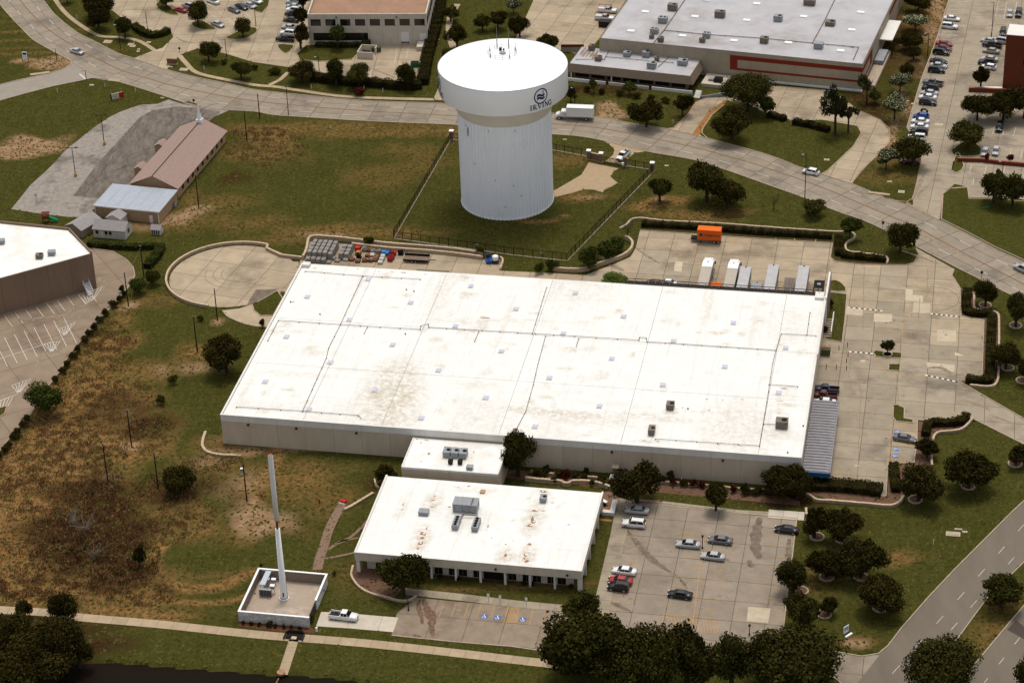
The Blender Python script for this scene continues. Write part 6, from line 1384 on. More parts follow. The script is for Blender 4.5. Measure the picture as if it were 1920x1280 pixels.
# trailers at the dock (perpendicular to the back wall)
def trailer(u0_, v1_, Lr, label, col, tractor=False, w_=2.5, name='semi_trailer'):
    p = W(u0_, v1_); t = thing(name, label, 'trailer', (p.x, p.y, Z1+.014), ANG-math.pi/2, 'trailers backed up to the loading dock')
    part('cargo_box', B(0, Lr, -w_/2, w_/2, 1.15, 4.0), col, t)
    for i in range(int(Lr/1.2)): part('side_post', MB().box(.2+i*1.2, .28+i*1.2, -w_/2-.03, -w_/2-.002, 1.25, 3.95).box(.2+i*1.2, .28+i*1.2, w_/2+.002, w_/2+.03, 1.25, 3.95), m_hvac, t)
    part('chassis', B(.5, Lr-.3, -.5, .5, .75, 1.13), m_black, t); wheels(t, (Lr-2.6, Lr-1.3), 1.1, .5, .35); part('landing_leg', MB().box(2.4, 2.55, -.8, -.65, 0, 1.1).box(2.4, 2.55, .65, .8, 0, 1.1), m_black, t)
    part('reefer_cap', B(.15, .5, -.15, .15, 4.0, 4.12), m_dark, t)
    if tractor:
        part('roof_fairing', B(-.25, 2.7, -w_/2+.02, w_/2-.02, 4.001, 4.06), m_whitem, t)
        c = part('tractor_cab', MB().box(-2.6, -.5, -1.2, 1.2, 1.0, 3.3).box(-1.9, -.3, -1.1, 1.1, 3.3, 4.0, t=.12), PA['white'], t); part('windshield', B(-2.66, -2.61, -1.0, 1.0, 2.0, 3.0), m_glass, c); part('side_window', MB().box(-2.3, -1.4, 1.21, 1.24, 2.0, 2.9).box(-2.3, -1.4, -1.24, -1.21, 2.0, 2.9), m_glass, c)
        part('mirror', MB().box(-2.5, -2.4, -1.6, -1.3, 2.0, 2.8).box(-2.5, -2.4, 1.3, 1.6, 2.0, 2.8), m_black, t); part('bonnet', MB().box(-3.9, -2.68, -1.0, 1.0, .8, 1.9, t=.12), PA['white'], t); wheels(t, (-3.2, .3), 1.15, .5, .3)
    return t
m_tr1 = mat('trailer_roof_warm', (.42, .37, .31), (.38, .34, .29), .6); m_tr2 = mat('trailer_roof_grey', (.44, .43, .43), (.38, .37, .37), .5)
def uvp(x, y, z=4.0): return loc_uv(x, y, z)
for (x, y), lab, col, tr in (((1328,490),'white-fronted tractor and trailer, leftmost at the dock beside the orange flap',m_tr1,True),((1376,493),'white-fronted tractor and trailer, second from the left at the dock',m_tr1,True),((1399,500),'plain grey trailer touching the second tractor rig',m_tr2,False),((1451,496),'pale grey trailer standing alone in the middle of the dock row',m_tr2,False),((1508,498),'pale grey trailer between the slatted flatbed and the dark chassis',m_tr2,False)):
    u, v = uvp(x, y); trailer(u, v, v-Dw-.6, lab, col, tr)
u, v = uvp(1420, 529, 2.8); t = trailer(u, v, max(4, v-Dw-.6), 'short grey box trailer low at the dock', mat('grey_box', (.28,.28,.29)), False); t.scale = (1, 1, .72)
u, v = uvp(1482, 520, 1.4); p = W(u, v); t = thing('flatbed_trailer', 'dark slatted flatbed trailer backed to the dock', 'trailer', (p.x, p.y, Z1+.014), ANG-math.pi/2, 'trailers backed up to the loading dock')
for i in range(4): part('deck_plank', B(0, v-Dw-1, -1.25+i*.63, -.68+i*.63, 1.15, 1.3), m_hvacd, t)
part('chassis', B(.2, v-Dw-1.2, -.6, .6, .8, 1.14), m_black, t); wheels(t, (5, 6.2), 1.1, .5, .35)
u, v = uvp(1537, 524, 1.2); p = W(u, v); t = thing('truck_chassis', 'dark bare truck chassis beside the wing wall', 'truck', (p.x, p.y, Z1+.014), ANG-math.pi/2)
part('frame', MB().box(0, 8, -1.2, 1.2, .8, 1.0), m_black, t); part('fifth_wheel', MB().cyl((2.2, 0, 1.0), (2.2, 0, 1.25), .5, n=12), m_hvac, t); part('dolly_plate', MB().box(4.2, 7.5, -.9, -.1, 1.0, 1.15).box(4.2, 7.5, .1, .9, 1.0, 1.15), m_hvacd, t); wheels(t, (2, 6), 1.15, .5, .35)
u, v = uvp(1343, 530, 1.4); p = W(u, v); t = thing('orange_hopper', 'low bright orange box standing between the two tractor rigs', 'container', (p.x, p.y, Z1+.014), ANG-math.pi/2); part('box', B(0, 3.4, -1.2, 1.2, .2, 1.4), m_orange, t); part('lid', B(-.05, 3.45, -1.25, 1.25, 1.4, 1.48), m_orange, t)
for x, c, l_ in ((1228,'brown','brown car roof just showing behind the dock rail'),(1251,'white','white car roof just showing behind the dock rail')):
    veh('sedan', c, (x-13, 529), (x+13, 531), l_, group='cars behind the dock rail')
for k in list(PROTO): kill(PROTO[k])
PROTO.clear()
# materials yard
ft = thing('flatbed_trailer', 'low brown flatbed trailer in the materials yard', 'trailer', P(785, 490), ANG)
part('deck', B(-3.6, 2.6, -1.1, 1.1, .75, .9), mat('grey_wood', (.22, .16, .12), (.16, .11, .08), 2.), ft); part('side_rail', MB().box(-3.6, 2.6, -1.16, -1.11, .55, 1.0).box(-3.6, 2.6, 1.11, 1.16, .7, 1.5), m_black, ft); part('tongue', MB().box(2.61, 4.2, -.08, .08, .6, .7), m_black, ft)
wheels(ft, (-1.4, -.5), 1.1, .35, .25)
fk = thing('forklift', 'red forklift beside the stacked crates in the materials yard', 'forklift', P(734, 487), R_(70))
part('body', MB().box(-1.2, .6, -.6, .6, .4, 1.2), m_red, fk); part('cage', MB().box(-.8, .5, -.55, .55, 2.0, 2.08).box(-.8, -.72, -.55, -.47, 1.2, 2).box(.42, .5, -.55, -.47, 1.2, 2).box(-.8, -.72, .47, .55, 1.2, 2).box(.42, .5, .47, .55, 1.2, 2), m_black, fk); part('mast', MB().box(.7, .8, -.45, -.35, .1, 2.4).box(.7, .8, .35, .45, .1, 2.4), m_black, fk); wheels(fk, (-.8, .35), .62, .3, .22)
lf = thing('boom_lift', 'small blue lift at the end of the materials yard wall', 'lift', P(917, 492), R_(-80)); part('base', B(-.9, .9, -.7, .7, .3, .9), PA['blue'], lf); part('arm', MB().cyl((-.8, 0, 1.0), (1.9, .1, 1.2), .14, n=6), PA['blue'], lf); part('basket', MB().box(-1.3, -.5, -.5, .5, 1.1, 1.9), PA['navy'], lf); wheels(lf, (-.6, .6), .75, .28, .2)
tk = thing('water_trailer', 'small white tank trailer beside the blue lift', 'trailer', P(929, 492), R_(-75)); part('tank', MB().lathe([(.01, .7), (.75, .8), (.75, 1.7), (.5, 1.9), (.01, 1.95)], 14), m_whitem, tk); part('frame', MB().box(-1, 1, -.8, .8, .45, .65).box(1, 2.1, -.06, .06, .5, .6), m_dark, tk); wheels(tk, (0,), .85, .3, .2)
GP = 'pallets of stone in the materials yard'
m_wrap = mat('grey_wrap', (.26, .24, .215), (.20, .185, .165), 3., rough=.6, bump=.3, obj=True, rnd=.08); m_brownst = mat('brown_stone', (.30, .15, .08), (.20, .10, .06), 3.5, bump=.4, obj=True, rnd=.15); m_paleb = mat('pale_bag', (.50, .48, .44), (.40, .38, .35), 3., obj=True)
def pallet(x, y, z, lab, m, w_=1.15, d_=1.3, h=1.2, rot=0., cat='pallet', layers=1):
    c = P(x, y, 0) if not isinstance(x, Vector) else x
    t = thing('stone_pallet', lab, cat, (c.x, c.y, Z1+.014), ANG+rot, GP); part('pallet_base', B(-w_/2, w_/2, -d_/2, d_/2, 0, .14), m_wood, t)
    j = random.uniform
    if layers == 1:
        mb = MB(); mb.box(-w_/2+.02, w_/2-.02, -d_/2+.02, d_/2-.02, .141, h+j(-.08, .08), t=.1); part('wrapped_load', mb, m, t)
    else:
        for i in range(layers): a = -w_/2+.08+(i % 3)*.35+j(-.05, .05); b = -d_/2+.1+(i//3)*.38+j(-.05, .05); part('stone', B(a, a+.32, b, b+.34, .141, h*j(.55, 1.)), m, t)
    return t
O1 = loc_uv(579, 490, 0); k = 0
rown = ['nearest row, lowest', 'second row', 'third row', 'fourth row', 'back row against the wall']; coln = ['leftmost', 'second from left', 'middle', 'fourth from left', 'rightmost']
for j in range(5):
    for i in range(5):
        p = W(O1[0]+i*1.28-.1, O1[1]+j*1.75)
        hh = 1.0 if j == 0 else 1.9
        if j == 0 and i == 4: hh = .5
        pallet(p, 0, 0, f'grey wrapped stone pallet, {coln[i]} column, {rown[j]} of big block', m_wrap, 1.2, 1.68, hh+(.1 if i < 4 else -.1))
for j in range(3):
    for i in range(2):
        p = W(O1[0]+7.6+i*1.35, O1[1]+2.4+j*1.7); pallet(p, 0, 0, f'grey wrapped pallet of the double column, {["left","right"][i]}, {["nearest","middle","farthest"][j]}', m_wrap, 1.25, 1.62, 1.7)
YARD = [(625,486,'p','crumpled grey tarped pallet left of the flat bags'),(633,490,'p','low grey bag heap in front of the tarped pallets'),(640,484,'g','grey tarped heap at the yard front'),(649,488,'w','flat stack of pale slabs'),(652,480,'g','grey stone heap behind the pale slabs'),(656,474,'g','grey rubble pallet in the dark column'),(659,467,'g','grey rubble pallet, farthest of the dark column'),(660,488,'b','brown stone basket, front row, leftmost'),(671,491,'b','brown stone basket, front row, second'),(684,490,'b','brown stone basket, front row, third'),(695,490,'b','brown stone basket, front row, fourth'),(704,489,'b','brown stone basket, front row, fifth'),
 (671,469,'r','bright red drum rack at the wall'),(672,477,'o','orange-brown load on a rack'),(673,484,'k','black open rack of scrap'),(684,470,'g','mixed pale rubble basket near the wall'),(693,471,'b','brown paver pallet near the wall'),(690,481,'b','brown paver pallet in the middle'),(698,480,'w','white-topped pallet among brown ones'),(700,474,'g','grey rubble basket near the wall'),(708,482,'b','brown paver pallet right of the white one'),(711,474,'g','grey stone pallet by the blue bags'),(706,486,'b','brown rubble basket by the pale column'),
 (720,477,'u','blue bag pallet, left one'),(728,479,'u','blue bag pallet beside the forklift'),(718,482,'w','pale bag pallet below the blue ones'),(716,488,'w','pale bag pallet, second of the pale column'),(713,494,'w','pale bag pallet nearest the warehouse'),(738,478,'r','red frame stack behind the forklift'),(752,477,'k','low dark timber stack by the wall')]
for x, y, c, l_ in YARD:
    m = dict(p=m_wrap, g=m_wrap, w=m_paleb, b=m_brownst, r=m_red, o=mat('orange_load', (.38, .16, .03)), k=m_black, u=mat('blue_bag', (.05, .17, .42)))[c]
    pallet(x, y, 0, l_, m, 1.3, 1.4, {'w': .6, 'p': .5, 'k': 1.3, 'g': 1.0, 'b': .9}.get(c, .9), random.uniform(-.12, .12), layers=9 if c in 'gbk' else 1)
for x, y, l_ in ((1548,664,'green-topped transformer cabinet on a pad between red bollards'),):
    t = thing('transformer', l_, 'cabinet', P(x, y), ANG); part('cabinet', B(-1.0, 1.0, -1., 1., .1, 1.7), mat('olive', (.08, .085, .04)), t); part('rusty_top', B(-.9, .9, .1, .95, 1.7, 1.8), m_rust, t); part('pad', B(-1.3, 1.3, -1.4, 1.2, 0, .1), m_kerb, t)
for i, (x, y) in enumerate(((1538,654),(1555,655),(1573,656),(1589,650),(1590,668),(1587,680),(1587,694),(1568,692),(1549,692))):
    o = MB().cyl((0, 0, 0), (0, 0, 1.2), .09, n=8).build('bollard', mat('bollard_red', (.35, .08, .05))); o.location = P(x, y); tag(o, ['rusty bollard at the warehouse wall side, upper row','rusty bollard in the middle of the upper row','rusty bollard at the right end of the upper row','red bollard at the speed bump corner','red bollard just below the striped bump','red bollard low on the right column','red bollard at the bottom of the right column','rusty bollard in the middle of the lower row','rusty bollard nearest the wall in the lower row'][i], 'bollard', 'bollards round the transformer')
t = thing('exterior_stair', 'grey concrete stair with white rail against the east warehouse wall', 'stair', P(1543, 632), ANG)
for i in range(8): part('tread', B(0, 1.6, i*.8, i*.8+.5, 0, .25+i*.17), m_kerb, t)
part('side_wall', MB().box(1.65, 1.85, 0, 9, 0, 1.7), m_fascia, t)
# ================================================================ VEGETATION
ORD = ['first','second','third','fourth','fifth','sixth','seventh','eighth','ninth','tenth','eleventh','twelfth','thirteenth','fourteenth','fifteenth','sixteenth','seventeenth','eighteenth','nineteenth','twentieth','twenty-first','twenty-second','twenty-third']
def leafmat(name, c, c2, tip=None, tiplo=.62):
    m = bpy.data.materials.new(name); m.use_nodes = True; n = m.node_tree.nodes; l = m.node_tree.links; b = n['Principled BSDF']
    b.inputs['Roughness'].default_value = .9; b.inputs['Specular IOR Level'].default_value = .0
    at = n.new('ShaderNodeAttribute'); at.attribute_name = 'shade'
    mx = n.new('ShaderNodeMix'); mx.data_type = 'RGBA'; l.new(at.outputs['Fac'], mx.inputs[0]); mx.inputs[6].default_value = (*c, 1); mx.inputs[7].default_value = (*c2, 1); out = mx.outputs[2]
    if tip:
        a2 = n.new('ShaderNodeAttribute'); a2.attribute_name = 'bloom'; m2 = n.new('ShaderNodeMix'); m2.data_type = 'RGBA'; l.new(a2.outputs['Fac'], m2.inputs[0]); l.new(out, m2.inputs[6]); m2.inputs[7].default_value = (*tip, 1); out = m2.outputs[2]
    oi = n.new('ShaderNodeObjectInfo'); r = n.new('ShaderNodeMapRange'); r.inputs[3].default_value = .8; r.inputs[4].default_value = 1.25; l.new(oi.outputs['Random'], r.inputs[0])
    h = n.new('ShaderNodeHueSaturation'); l.new(r.outputs[0], h.inputs['Value']); l.new(out, h.inputs['Color']); l.new(h.outputs[0], b.inputs['Base Color'])
    return m
LM = dict(oak=leafmat('oak_leaves', (.014, .014, .003), (.058, .054, .013)), dark=leafmat('dark_leaves', (.013, .011, .003), (.046, .039, .010)),
          green=leafmat('green_leaves', (.022, .030, .006), (.060, .068, .014)), bright=leafmat('bright_leaves', (.05, .08, .012), (.11, .14, .03)),
          myrtle=leafmat('myrtle_leaves', (.016, .020, .006), (.05, .055, .018), (.36, .36, .22)), pine=leafmat('pine_needles', (.016, .019, .006), (.055, .055, .018)),
          red=leafmat('red_leaves', (.035, .008, .006), (.10, .02, .014)), brush=leafmat('brush_leaves', (.028, .018, .008), (.075, .045, .02)), ripar=leafmat('creek_leaves', (.016, .013, .004), (.048, .040, .010)))
m_bark = mat('bark', (.055, .04, .03), (.035, .025, .018), 3.)
m_deadwood = mat('dead_wood', (.16, .14, .12))
rng = np.random.default_rng(5)
def leaf_mesh(name, cen, nrm, size, shade, bloom, m):
    n = len(cen)
    nrm = nrm/np.linalg.norm(nrm, axis=1, keepdims=True)
    up_ = rng.normal(size=(n, 3)); a = np.cross(nrm, up_); a /= np.linalg.norm(a, axis=1, keepdims=True); b = np.cross(nrm, a)
    s = size[:, None]*rng.uniform(.6, 1.3, (n, 1)); s2 = s*rng.uniform(.45, .9, (n, 1))
    bend = nrm*s*.25
    vs = np.stack([cen-a*s-bend, cen-b*s2, cen+a*s-bend, cen+b*s2], 1).reshape(-1, 3)
    q = np.arange(4*n).reshape(n, 4); me = bpy.data.meshes.new(name); np_mesh(me, vs, q)
    for nm, v in (('shade', shade), ('bloom', bloom)):
        if v is None: continue
        at = me.attributes.new(nm, 'FLOAT', 'POINT'); at.data.foreach_set('value', np.repeat(v, 4).astype(np.float32))
    me.materials.append(m); return me
def crown_pts(R, Hh, n, lobes, kind, seed):
    r = np.random.default_rng(seed)
    # lobe centres on an ellipsoid of radius R, half height Hh/2, base at 0
    d = r.normal(size=(lobes, 3)); d[:, 2] = np.abs(d[:, 2])*.9-.25; d /= np.linalg.norm(d, axis=1, keepdims=True)
    k = .62 if kind != 'pine' else .8
    lc = d*np.array([R, R, Hh/2])*k*r.uniform(.6, 1.2, (lobes, 1)); lr = R*r.uniform(.22, .46, lobes)*(1 if kind != 'pine' else .7)
    lc = np.vstack([lc, [[0, 0, 0]]]); lr = np.append(lr, R*.55 if kind != 'pine' else R*.25)
    w_ = lr**2; pick = r.choice(len(lr), n, p=w_/w_.sum())
    e = r.normal(size=(n, 3)); e /= np.linalg.norm(e, axis=1, keepdims=True)
    rad = lr[pick]*(r.uniform(0, 1, n)**.22)*(1+.22*r.normal(size=n).clip(-1, 1.6)*.6)
    hz = min(1., Hh/2/R*1.05)
    c = lc[pick]+e*rad[:, None]*np.array([1, 1, hz]); c[:, 2] += Hh/2
    c[:, 2] = np.maximum(c[:, 2], .02)
    nr = e+.7*r.normal(size=(n, 3)); nr[:, 2] += .3
    lsh = r.uniform(0, 1, len(lr)); sh = np.clip(lsh[pick]*.6+r.uniform(0, .5, n)*1., 0, 1)
    return c, nr, sh, e
TREES = {}
def tree_mesh(kind, size):
    key = (kind, size)
    if key not in TREES:
        R, n, ls, lob = dict(s=(1.4, 900, .15, 7), m=(2.6, 3000, .19, 13), l=(4.2, 7500, .22, 22), x=(7.0, 17000, .27, 36))[size]
        if kind == 'pine': n = int(n*.55)
        out = []
        for v in range(3 if size in 'ml' else 2):
            Hh = R*(1.55 if kind not in ('myrtle', 'pine') else 1.8); c, nr, sh, e = crown_pts(R, Hh, n, lob, kind, hash((size, v)) % 1000+len(kind)*7+ord(kind[0]))
            bl = None
            if kind == 'myrtle': bl = ((c[:, 2]/Hh > .5) & (rng.uniform(size=n) < .42)).astype(float)
            out.append((leaf_mesh('crown', c, nr, np.full(n, ls), sh, bl, LM[kind]), R, Hh))
        TREES[key] = out
    return random.choice(TREES[key])
TRUNK = {}
def trunk_mesh(v):
    if v not in TRUNK:
        random.seed(100+v); mb = MB(); mb.cyl((0, 0, -.1), (random.uniform(-.04, .04), random.uniform(-.04, .04), .5), .07, .05, 8)
        p0 = Vector((0, 0, .48)); 
        for i in range(5):
            a = 2*math.pi*i/5+random.uniform(-.4, .4); q = Vector((.22*math.cos(a), .22*math.sin(a), .74+random.uniform(-.05, .08))); mb.cyl(p0, q, .035, .022, 6); q2 = q+Vector((.16*math.cos(a+.3), .16*math.sin(a+.3), .14)); mb.cyl(q, q2, .02, .008, 5)
        mb.cyl(p0, (0, 0, .95), .04, .012, 6)
        me = bpy.data.meshes.new('trunk'); me.from_pydata(mb.v, [], mb.f); me.materials.append(m_bark); TRUNK[v] = me
    return TRUNK[v]
def tree(kind, bx, by, wpx, ytop, label, group=None, name=None, low=.22, rz=None):
    if 1440 < bx < 1960 and by > 830: wpx *= 1.14
    if 1040 < bx < 1500 and by > 1160: wpx *= 1.12
    wpx *= random.uniform(.94, 1.08)
    b = P(bx, by); sc = FPX/ (b-Vector((0, 0, CAMH))).length
    Rw = wpx/sc/2; Ht = height_of(b, ytop); Ht = max(Rw*.9, min(Ht-Rw*.25, Rw*3.2, 17))
    size = 's' if Rw < 1.9 else 'm' if Rw < 3.2 else 'l' if Rw < 5.4 else 'x'
    me, R, Hh = tree_mesh(kind, size); nm = name or {'oak': 'oak_tree', 'dark': 'oak_tree', 'green': 'tree', 'myrtle': 'flowering_tree', 'pine': 'pine_tree', 'red': 'red_leaved_tree', 'ripar': 'creek_tree', 'bright': 'tree', 'brush': 'tree'}[kind]
    t = thing(nm, label, 'tree', b, rz if rz is not None else random.uniform(0, 6.28), group)
    z0 = Ht*low*.75; zs = (Ht-z0)/Hh
    c = link('crown', me, t, (0, 0, z0)); q_ = random.uniform(.88, 1.12); c.scale = (Rw/R*1.02*q_, Rw/R*1.02/q_, zs); c.rotation_euler = (random.uniform(-.07, .07), random.uniform(-.07, .07), 0)
    k = link('trunk', trunk_mesh(random.randrange(4) if False else int(bx) % 4), t); ks = max(Ht*.75, Rw*1.1)*(.62 if kind in ('pine', 'myrtle', 'green') else .85); k.scale = (ks, ks, Ht*.82)
    return t
def shrub(kind, x, y, wpx, ytop, label, group=None, name='shrub', cat='shrub'):
    b = P(x, y); sc = FPX/(b-Vector((0, 0, CAMH))).length; Rw = wpx/sc/2; Ht = max(.7, min(height_of(b, ytop)*.9, Rw*2.4))
    size = 's' if Rw < 1.9 else 'm' if Rw < 3.2 else 'l'
    me, R, Hh = tree_mesh(kind, size); o = link(name, me, None, b+Vector((0, 0, -.1))); o.rotation_euler = (0, 0, random.uniform(0, 6.28)); o.scale = (Rw/R, Rw/R, Ht/Hh); tag(o, label, cat, group); return o
def hedge(pts, w_, h, label, kind='oak', bump=0, name='hedge', z0=0.):
    W_ = resample(smooth(PL(pts), 3), .5); L, Q = offset_pair(W_, w_); n = len(W_)
    t = thing(name, label, 'hedge', W_[0])
    base = W_[0]; N = int(n*.5*(w_+2*h)*26); k = rng.integers(0, n-1, N); f = rng.uniform(0, 1, N)
    P0 = np.array([[p.x-base.x, p.y-base.y, 0] for p in W_]); LL = np.array([[p.x-base.x, p.y-base.y, 0] for p in L])
    c = P0[k]*(1-f[:, None])+P0[k+1]*f[:, None]; side = LL[k]-P0[k]; a = rng.uniform(-1, 1, N); top = rng.uniform(0, 1, N) < .55
    hm = h*(1+.12*np.sin(k*.9)+bump*np.sin(k*math.pi/2.2))
    z = np.where(top, hm*rng.uniform(.86, 1.06, N), rng.uniform(0, 1, N)*hm); a = np.where(top, a, np.sign(a)*rng.uniform(.85, 1.1, N))
    c = c+side*a[:, None]; c[:, 2] = z+z0; nr = np.where(top[:, None], [0, 0, 1.], side*np.sign(a)[:, None])+.5*rng.normal(size=(N, 3))
    me = leaf_mesh('foliage', c, nr, np.full(N, .17), np.clip(.5*np.sin(k*.37)**2+rng.uniform(0, .6, N), 0, 1), None, LM[kind]); o = link('foliage', me, t)
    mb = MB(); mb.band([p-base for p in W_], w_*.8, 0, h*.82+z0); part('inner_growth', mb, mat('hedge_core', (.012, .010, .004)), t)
    return t
random.seed(11)
GA = 'trees along the office block car park'; GR = 'ring-planted oaks on the east lawns'; GB = 'street-side lawn oaks'
T = [
('dark',185,34,60,-22,'large dark oak at the top beside the bays, farthest of its clump'),('dark',186,56,52,8,'large dark oak below the farthest one by the hedge end'),('oak',235,72,40,28,'spreading oak directly above the roadside walk at upper left'),('oak',126,6,26,-25,'oak cut by the top edge left of the walk'),
('oak',312,14,34,-22,'oak on the small curved island by the red car'),('oak',372,50,44,-2,'oak on the tree island with three cars below'),('oak',456,72,40,28,'round oak at the tip of the grass island below three cars'),('oak',392,116,44,71,'round oak beside the entrance walk by the lamp'),('oak',453,150,44,106,'round oak beside the roadside walk, with low bush to its left'),
('dark',569,22,32,-26,'topmost dark tree beside the office block left wall'),('dark',566,52,32,8,'middle dark tree beside the office block left wall'),('dark',564,92,36,38,'nearest dark tree beside the office block left wall'),('green',634,93,34,42,'upright tree in front of the office block windows'),
('dark',566,154,58,109,'broad dark oak, leftmost of four above the road hedge'),('oak',631,161,44,106,'oak second of four above the road hedge'),('oak',673,163,50,115,'oak third of four above the road hedge'),('oak',765,168,46,115,'oak rightmost of four above the road hedge'),
('oak',845,40,32,6,'small oak by the path at the office block right side, upper'),('oak',857,90,48,42,'round oak by the path left of the tank, lower'),('oak',838,118,26,88,'small oak peeping left of the tank rim'),('oak',905,58,32,20,'oak behind the tank, left of a pair'),('dark',934,55,38,14,'oak behind the tank, right of a pair'),
('myrtle',963,26,34,-8,'white flowering tree behind the tank'),('dark',975,70,42,22,'dark oak at the corner of the back car park behind the tank'),('oak',1028,98,42,60,'round oak at the right rim of the tank'),('myrtle',972,8,24,-20,'small flowering tree at the top edge above the tank'),
('green',1113,176,22,144,'slim small tree at the white ledge of the annex front'),('green',1180,178,30,150,'small dark tree at the annex front right of the white ledge'),('dark',1212,238,64,180,'large dark oak on the lawn above the road, right of the white truck'),('dark',1279,218,44,171,'dark round oak by the dock driveway entrance'),
('oak',1402,208,94,128,'largest spreading oak in front of the red-banded wall'),('dark',1372,262,76,194,'big dark oak beside the bare dirt verge'),('green',1436,222,34,176,'small green tree right of the largest spreading oak'),('dark',1070,192,20,160,'dark tree just right of the tank side'),
('oak',1325,378,84,296,'big oak, left of the pair above the loading yard'),('dark',1363,390,74,330,'big dark oak, right of the pair above the loading yard'),('oak',1237,378,42,320,'oak alone right of the tower fence corner'),('oak',1527,404,46,366,'round oak below the road lamp'),('green',1593,448,44,400,'loose dark tree at the bend of the loading yard hedge'),('oak',1687,474,64,409,'round oak on the lawn tongue by the truck entrance'),
('pine',1566,252,58,146,'tall loose pine, tallest of the clump by the curved drive'),('pine',1590,248,40,165,'pine at the right of the clump by the curved drive'),('pine',1625,196,40,132,'pine at the corner of the red-banded building'),
('dark',1722,22,48,-20,'dark tree at the top end of the creek row'),('myrtle',1716,60,48,20,'flowering tree second in the creek row'),('dark',1706,94,52,52,'dark tree below the second flowering tree in the creek row'),('dark',1713,112,28,82,'small dark tree in the creek row'),('oak',1701,148,28,110,'small oak in the creek row above two flowering trees'),('myrtle',1687,174,44,130,'flowering tree, upper of the adjoining pair'),('myrtle',1677,224,46,168,'flowering tree, lower of the adjoining pair'),
('oak',1711,312,64,248,'large oak at the near end of the long car row'),('myrtle',1661,318,42,271,'pale flowering tree beside the curved drive exit'),('dark',1839,166,34,116,'small dark tree by the short car row'),('dark',1832,226,66,166,'dark tree left of three under the tall brick building'),('dark',1880,226,66,160,'dark tree middle of three under the tall brick building'),('dark',1920,222,66,150,'dark tree cut by the right edge under the tall brick building'),
('oak',1815,277,72,222,'round oak on the curved island above the brick planter'),('oak',1862,380,60,314,'oak on the right lawn, left of two'),('oak',1898,388,72,320,'oak on the right lawn, right of two'),('red',1850,303,16,284,'small reddish tree behind the brick planter, left'),('red',1893,306,18,287,'small reddish tree behind the brick planter, right'),('oak',1872,338,22,312,'small oak under the lamp below the brick planter'),
('oak',1847,574,50,522,'ring-planted oak nearest the truck entrance, northernmost'),('oak',1904,613,52,546,'ring-planted oak second from the road at the right edge'),('oak',1664,665,28,630,'small oak on the striped-bump island'),('dark',1886,692,62,637,'dark ring-planted oak beside the long hedge'),('dark',1925,716,50,664,'dark ring-planted oak cut by the right edge'),
('ripar',425,698,76,618,'loose green tree at the left end of the warehouse roof'),('ripar',333,922,74,868,'low wide dark tree in the dry field'),('ripar',262,1062,30,1016,'small dark cedar alone in the dry field'),('ripar',120,1172,66,1098,'creek tree poking above the trail, right one'),('ripar',44,1160,40,1121,'creek tree poking above the trail, left one'),
('ripar',20,1245,120,1150,'dark creek tree at the lower left corner'),('ripar',110,1250,110,1152,'dark creek tree next to the corner one'),('ripar',60,1290,140,1195,'dark creek tree at the bottom edge left'),('ripar',150,1248,60,1185,'creek tree leaning over the pond edge'),('ripar',-20,1210,90,1140,'creek tree cut by the left edge'),
('oak',757,1114,90,1034,'oak in front of the office fascia'),('oak',972,892,72,801,'leafy tree between annex and warehouse wall'),('dark',1195,942,90,858,'big round dark oak against the warehouse wall'),('dark',1342,957,52,902,'dark round tree on the lawn below the warehouse wall'),('dark',1472,928,76,868,'dark tree at the warehouse south-east corner, left'),('dark',1496,930,52,866,'dark tree at the warehouse south-east corner by the carport'),
('oak',1092,1175,74,1106,'tall oak at the right end of the office front lot'),('oak',1100,1275,156,1138,'huge dense oak at the bottom centre'),('oak',1155,1232,66,1164,'oak between the huge oak and its neighbour'),('oak',1214,1300,130,1164,'large dense oak right of the huge bottom oak'),('oak',1288,1280,84,1166,'oak at the bottom by the hatched bays'),('oak',1316,1290,60,1204,'low oak at the bottom gap'),('oak',1372,1290,86,1182,'oak at the bottom behind the ornate lamp'),('oak',1430,1285,66,1185,'oak at the bottom right of the ornate lamp'),('oak',1488,1292,128,1174,'large oak at the bottom by the lot exit'),('dark',1060,1262,70,1175,'dark oak left of the huge bottom oak'),
('dark',1527,1007,50,940,'ring-planted oak at the car park corner, left of two'),('dark',1578,1013,64,944,'ring-planted oak at the car park corner, right of two'),('dark',1549,1082,68,1022,'ring-planted oak, middle left of the east lawn grove'),('dark',1615,1082,76,1000,'ring-planted oak, tallest in the middle of the east lawn grove'),('oak',1488,1112,62,1046,'oak overhanging the car park edge, upper'),('dark',1652,1142,82,1068,'ring-planted oak nearest the boulevard'),('dark',1552,1150,34,1112,'small ring-planted oak low in the grove'),('oak',1500,1176,62,1108,'oak overhanging the car park edge, lower'),
('oak',1876,1136,76,1072,'round oak on the boulevard median'),('oak',1762,1306,134,1195,'large round oak at the bottom of the boulevard median'),('oak',1935,1305,70,1204,'oak cut by the bottom right corner'),('dark',1816,914,88,832,'large ring-planted oak in the open east lawn'),('dark',1722,940,80,864,'large ring-planted oak by the stone edging'),('dark',1738,858,40,818,'small dark tree by the accessible bays'),('dark',1905,872,42,828,'ring-planted oak by the exit drive at the right edge'),('green',1640,195,26,168,'dark bushy tree below the corner pine')]
def by_(x, y): return y > 840
for k, x, y, w_, yt, l_ in T: tree(k, x, y, w_, yt, l_, low=.03 if by_(x, y) else (.1 if k in ('dark', 'ripar', 'oak') else .2))
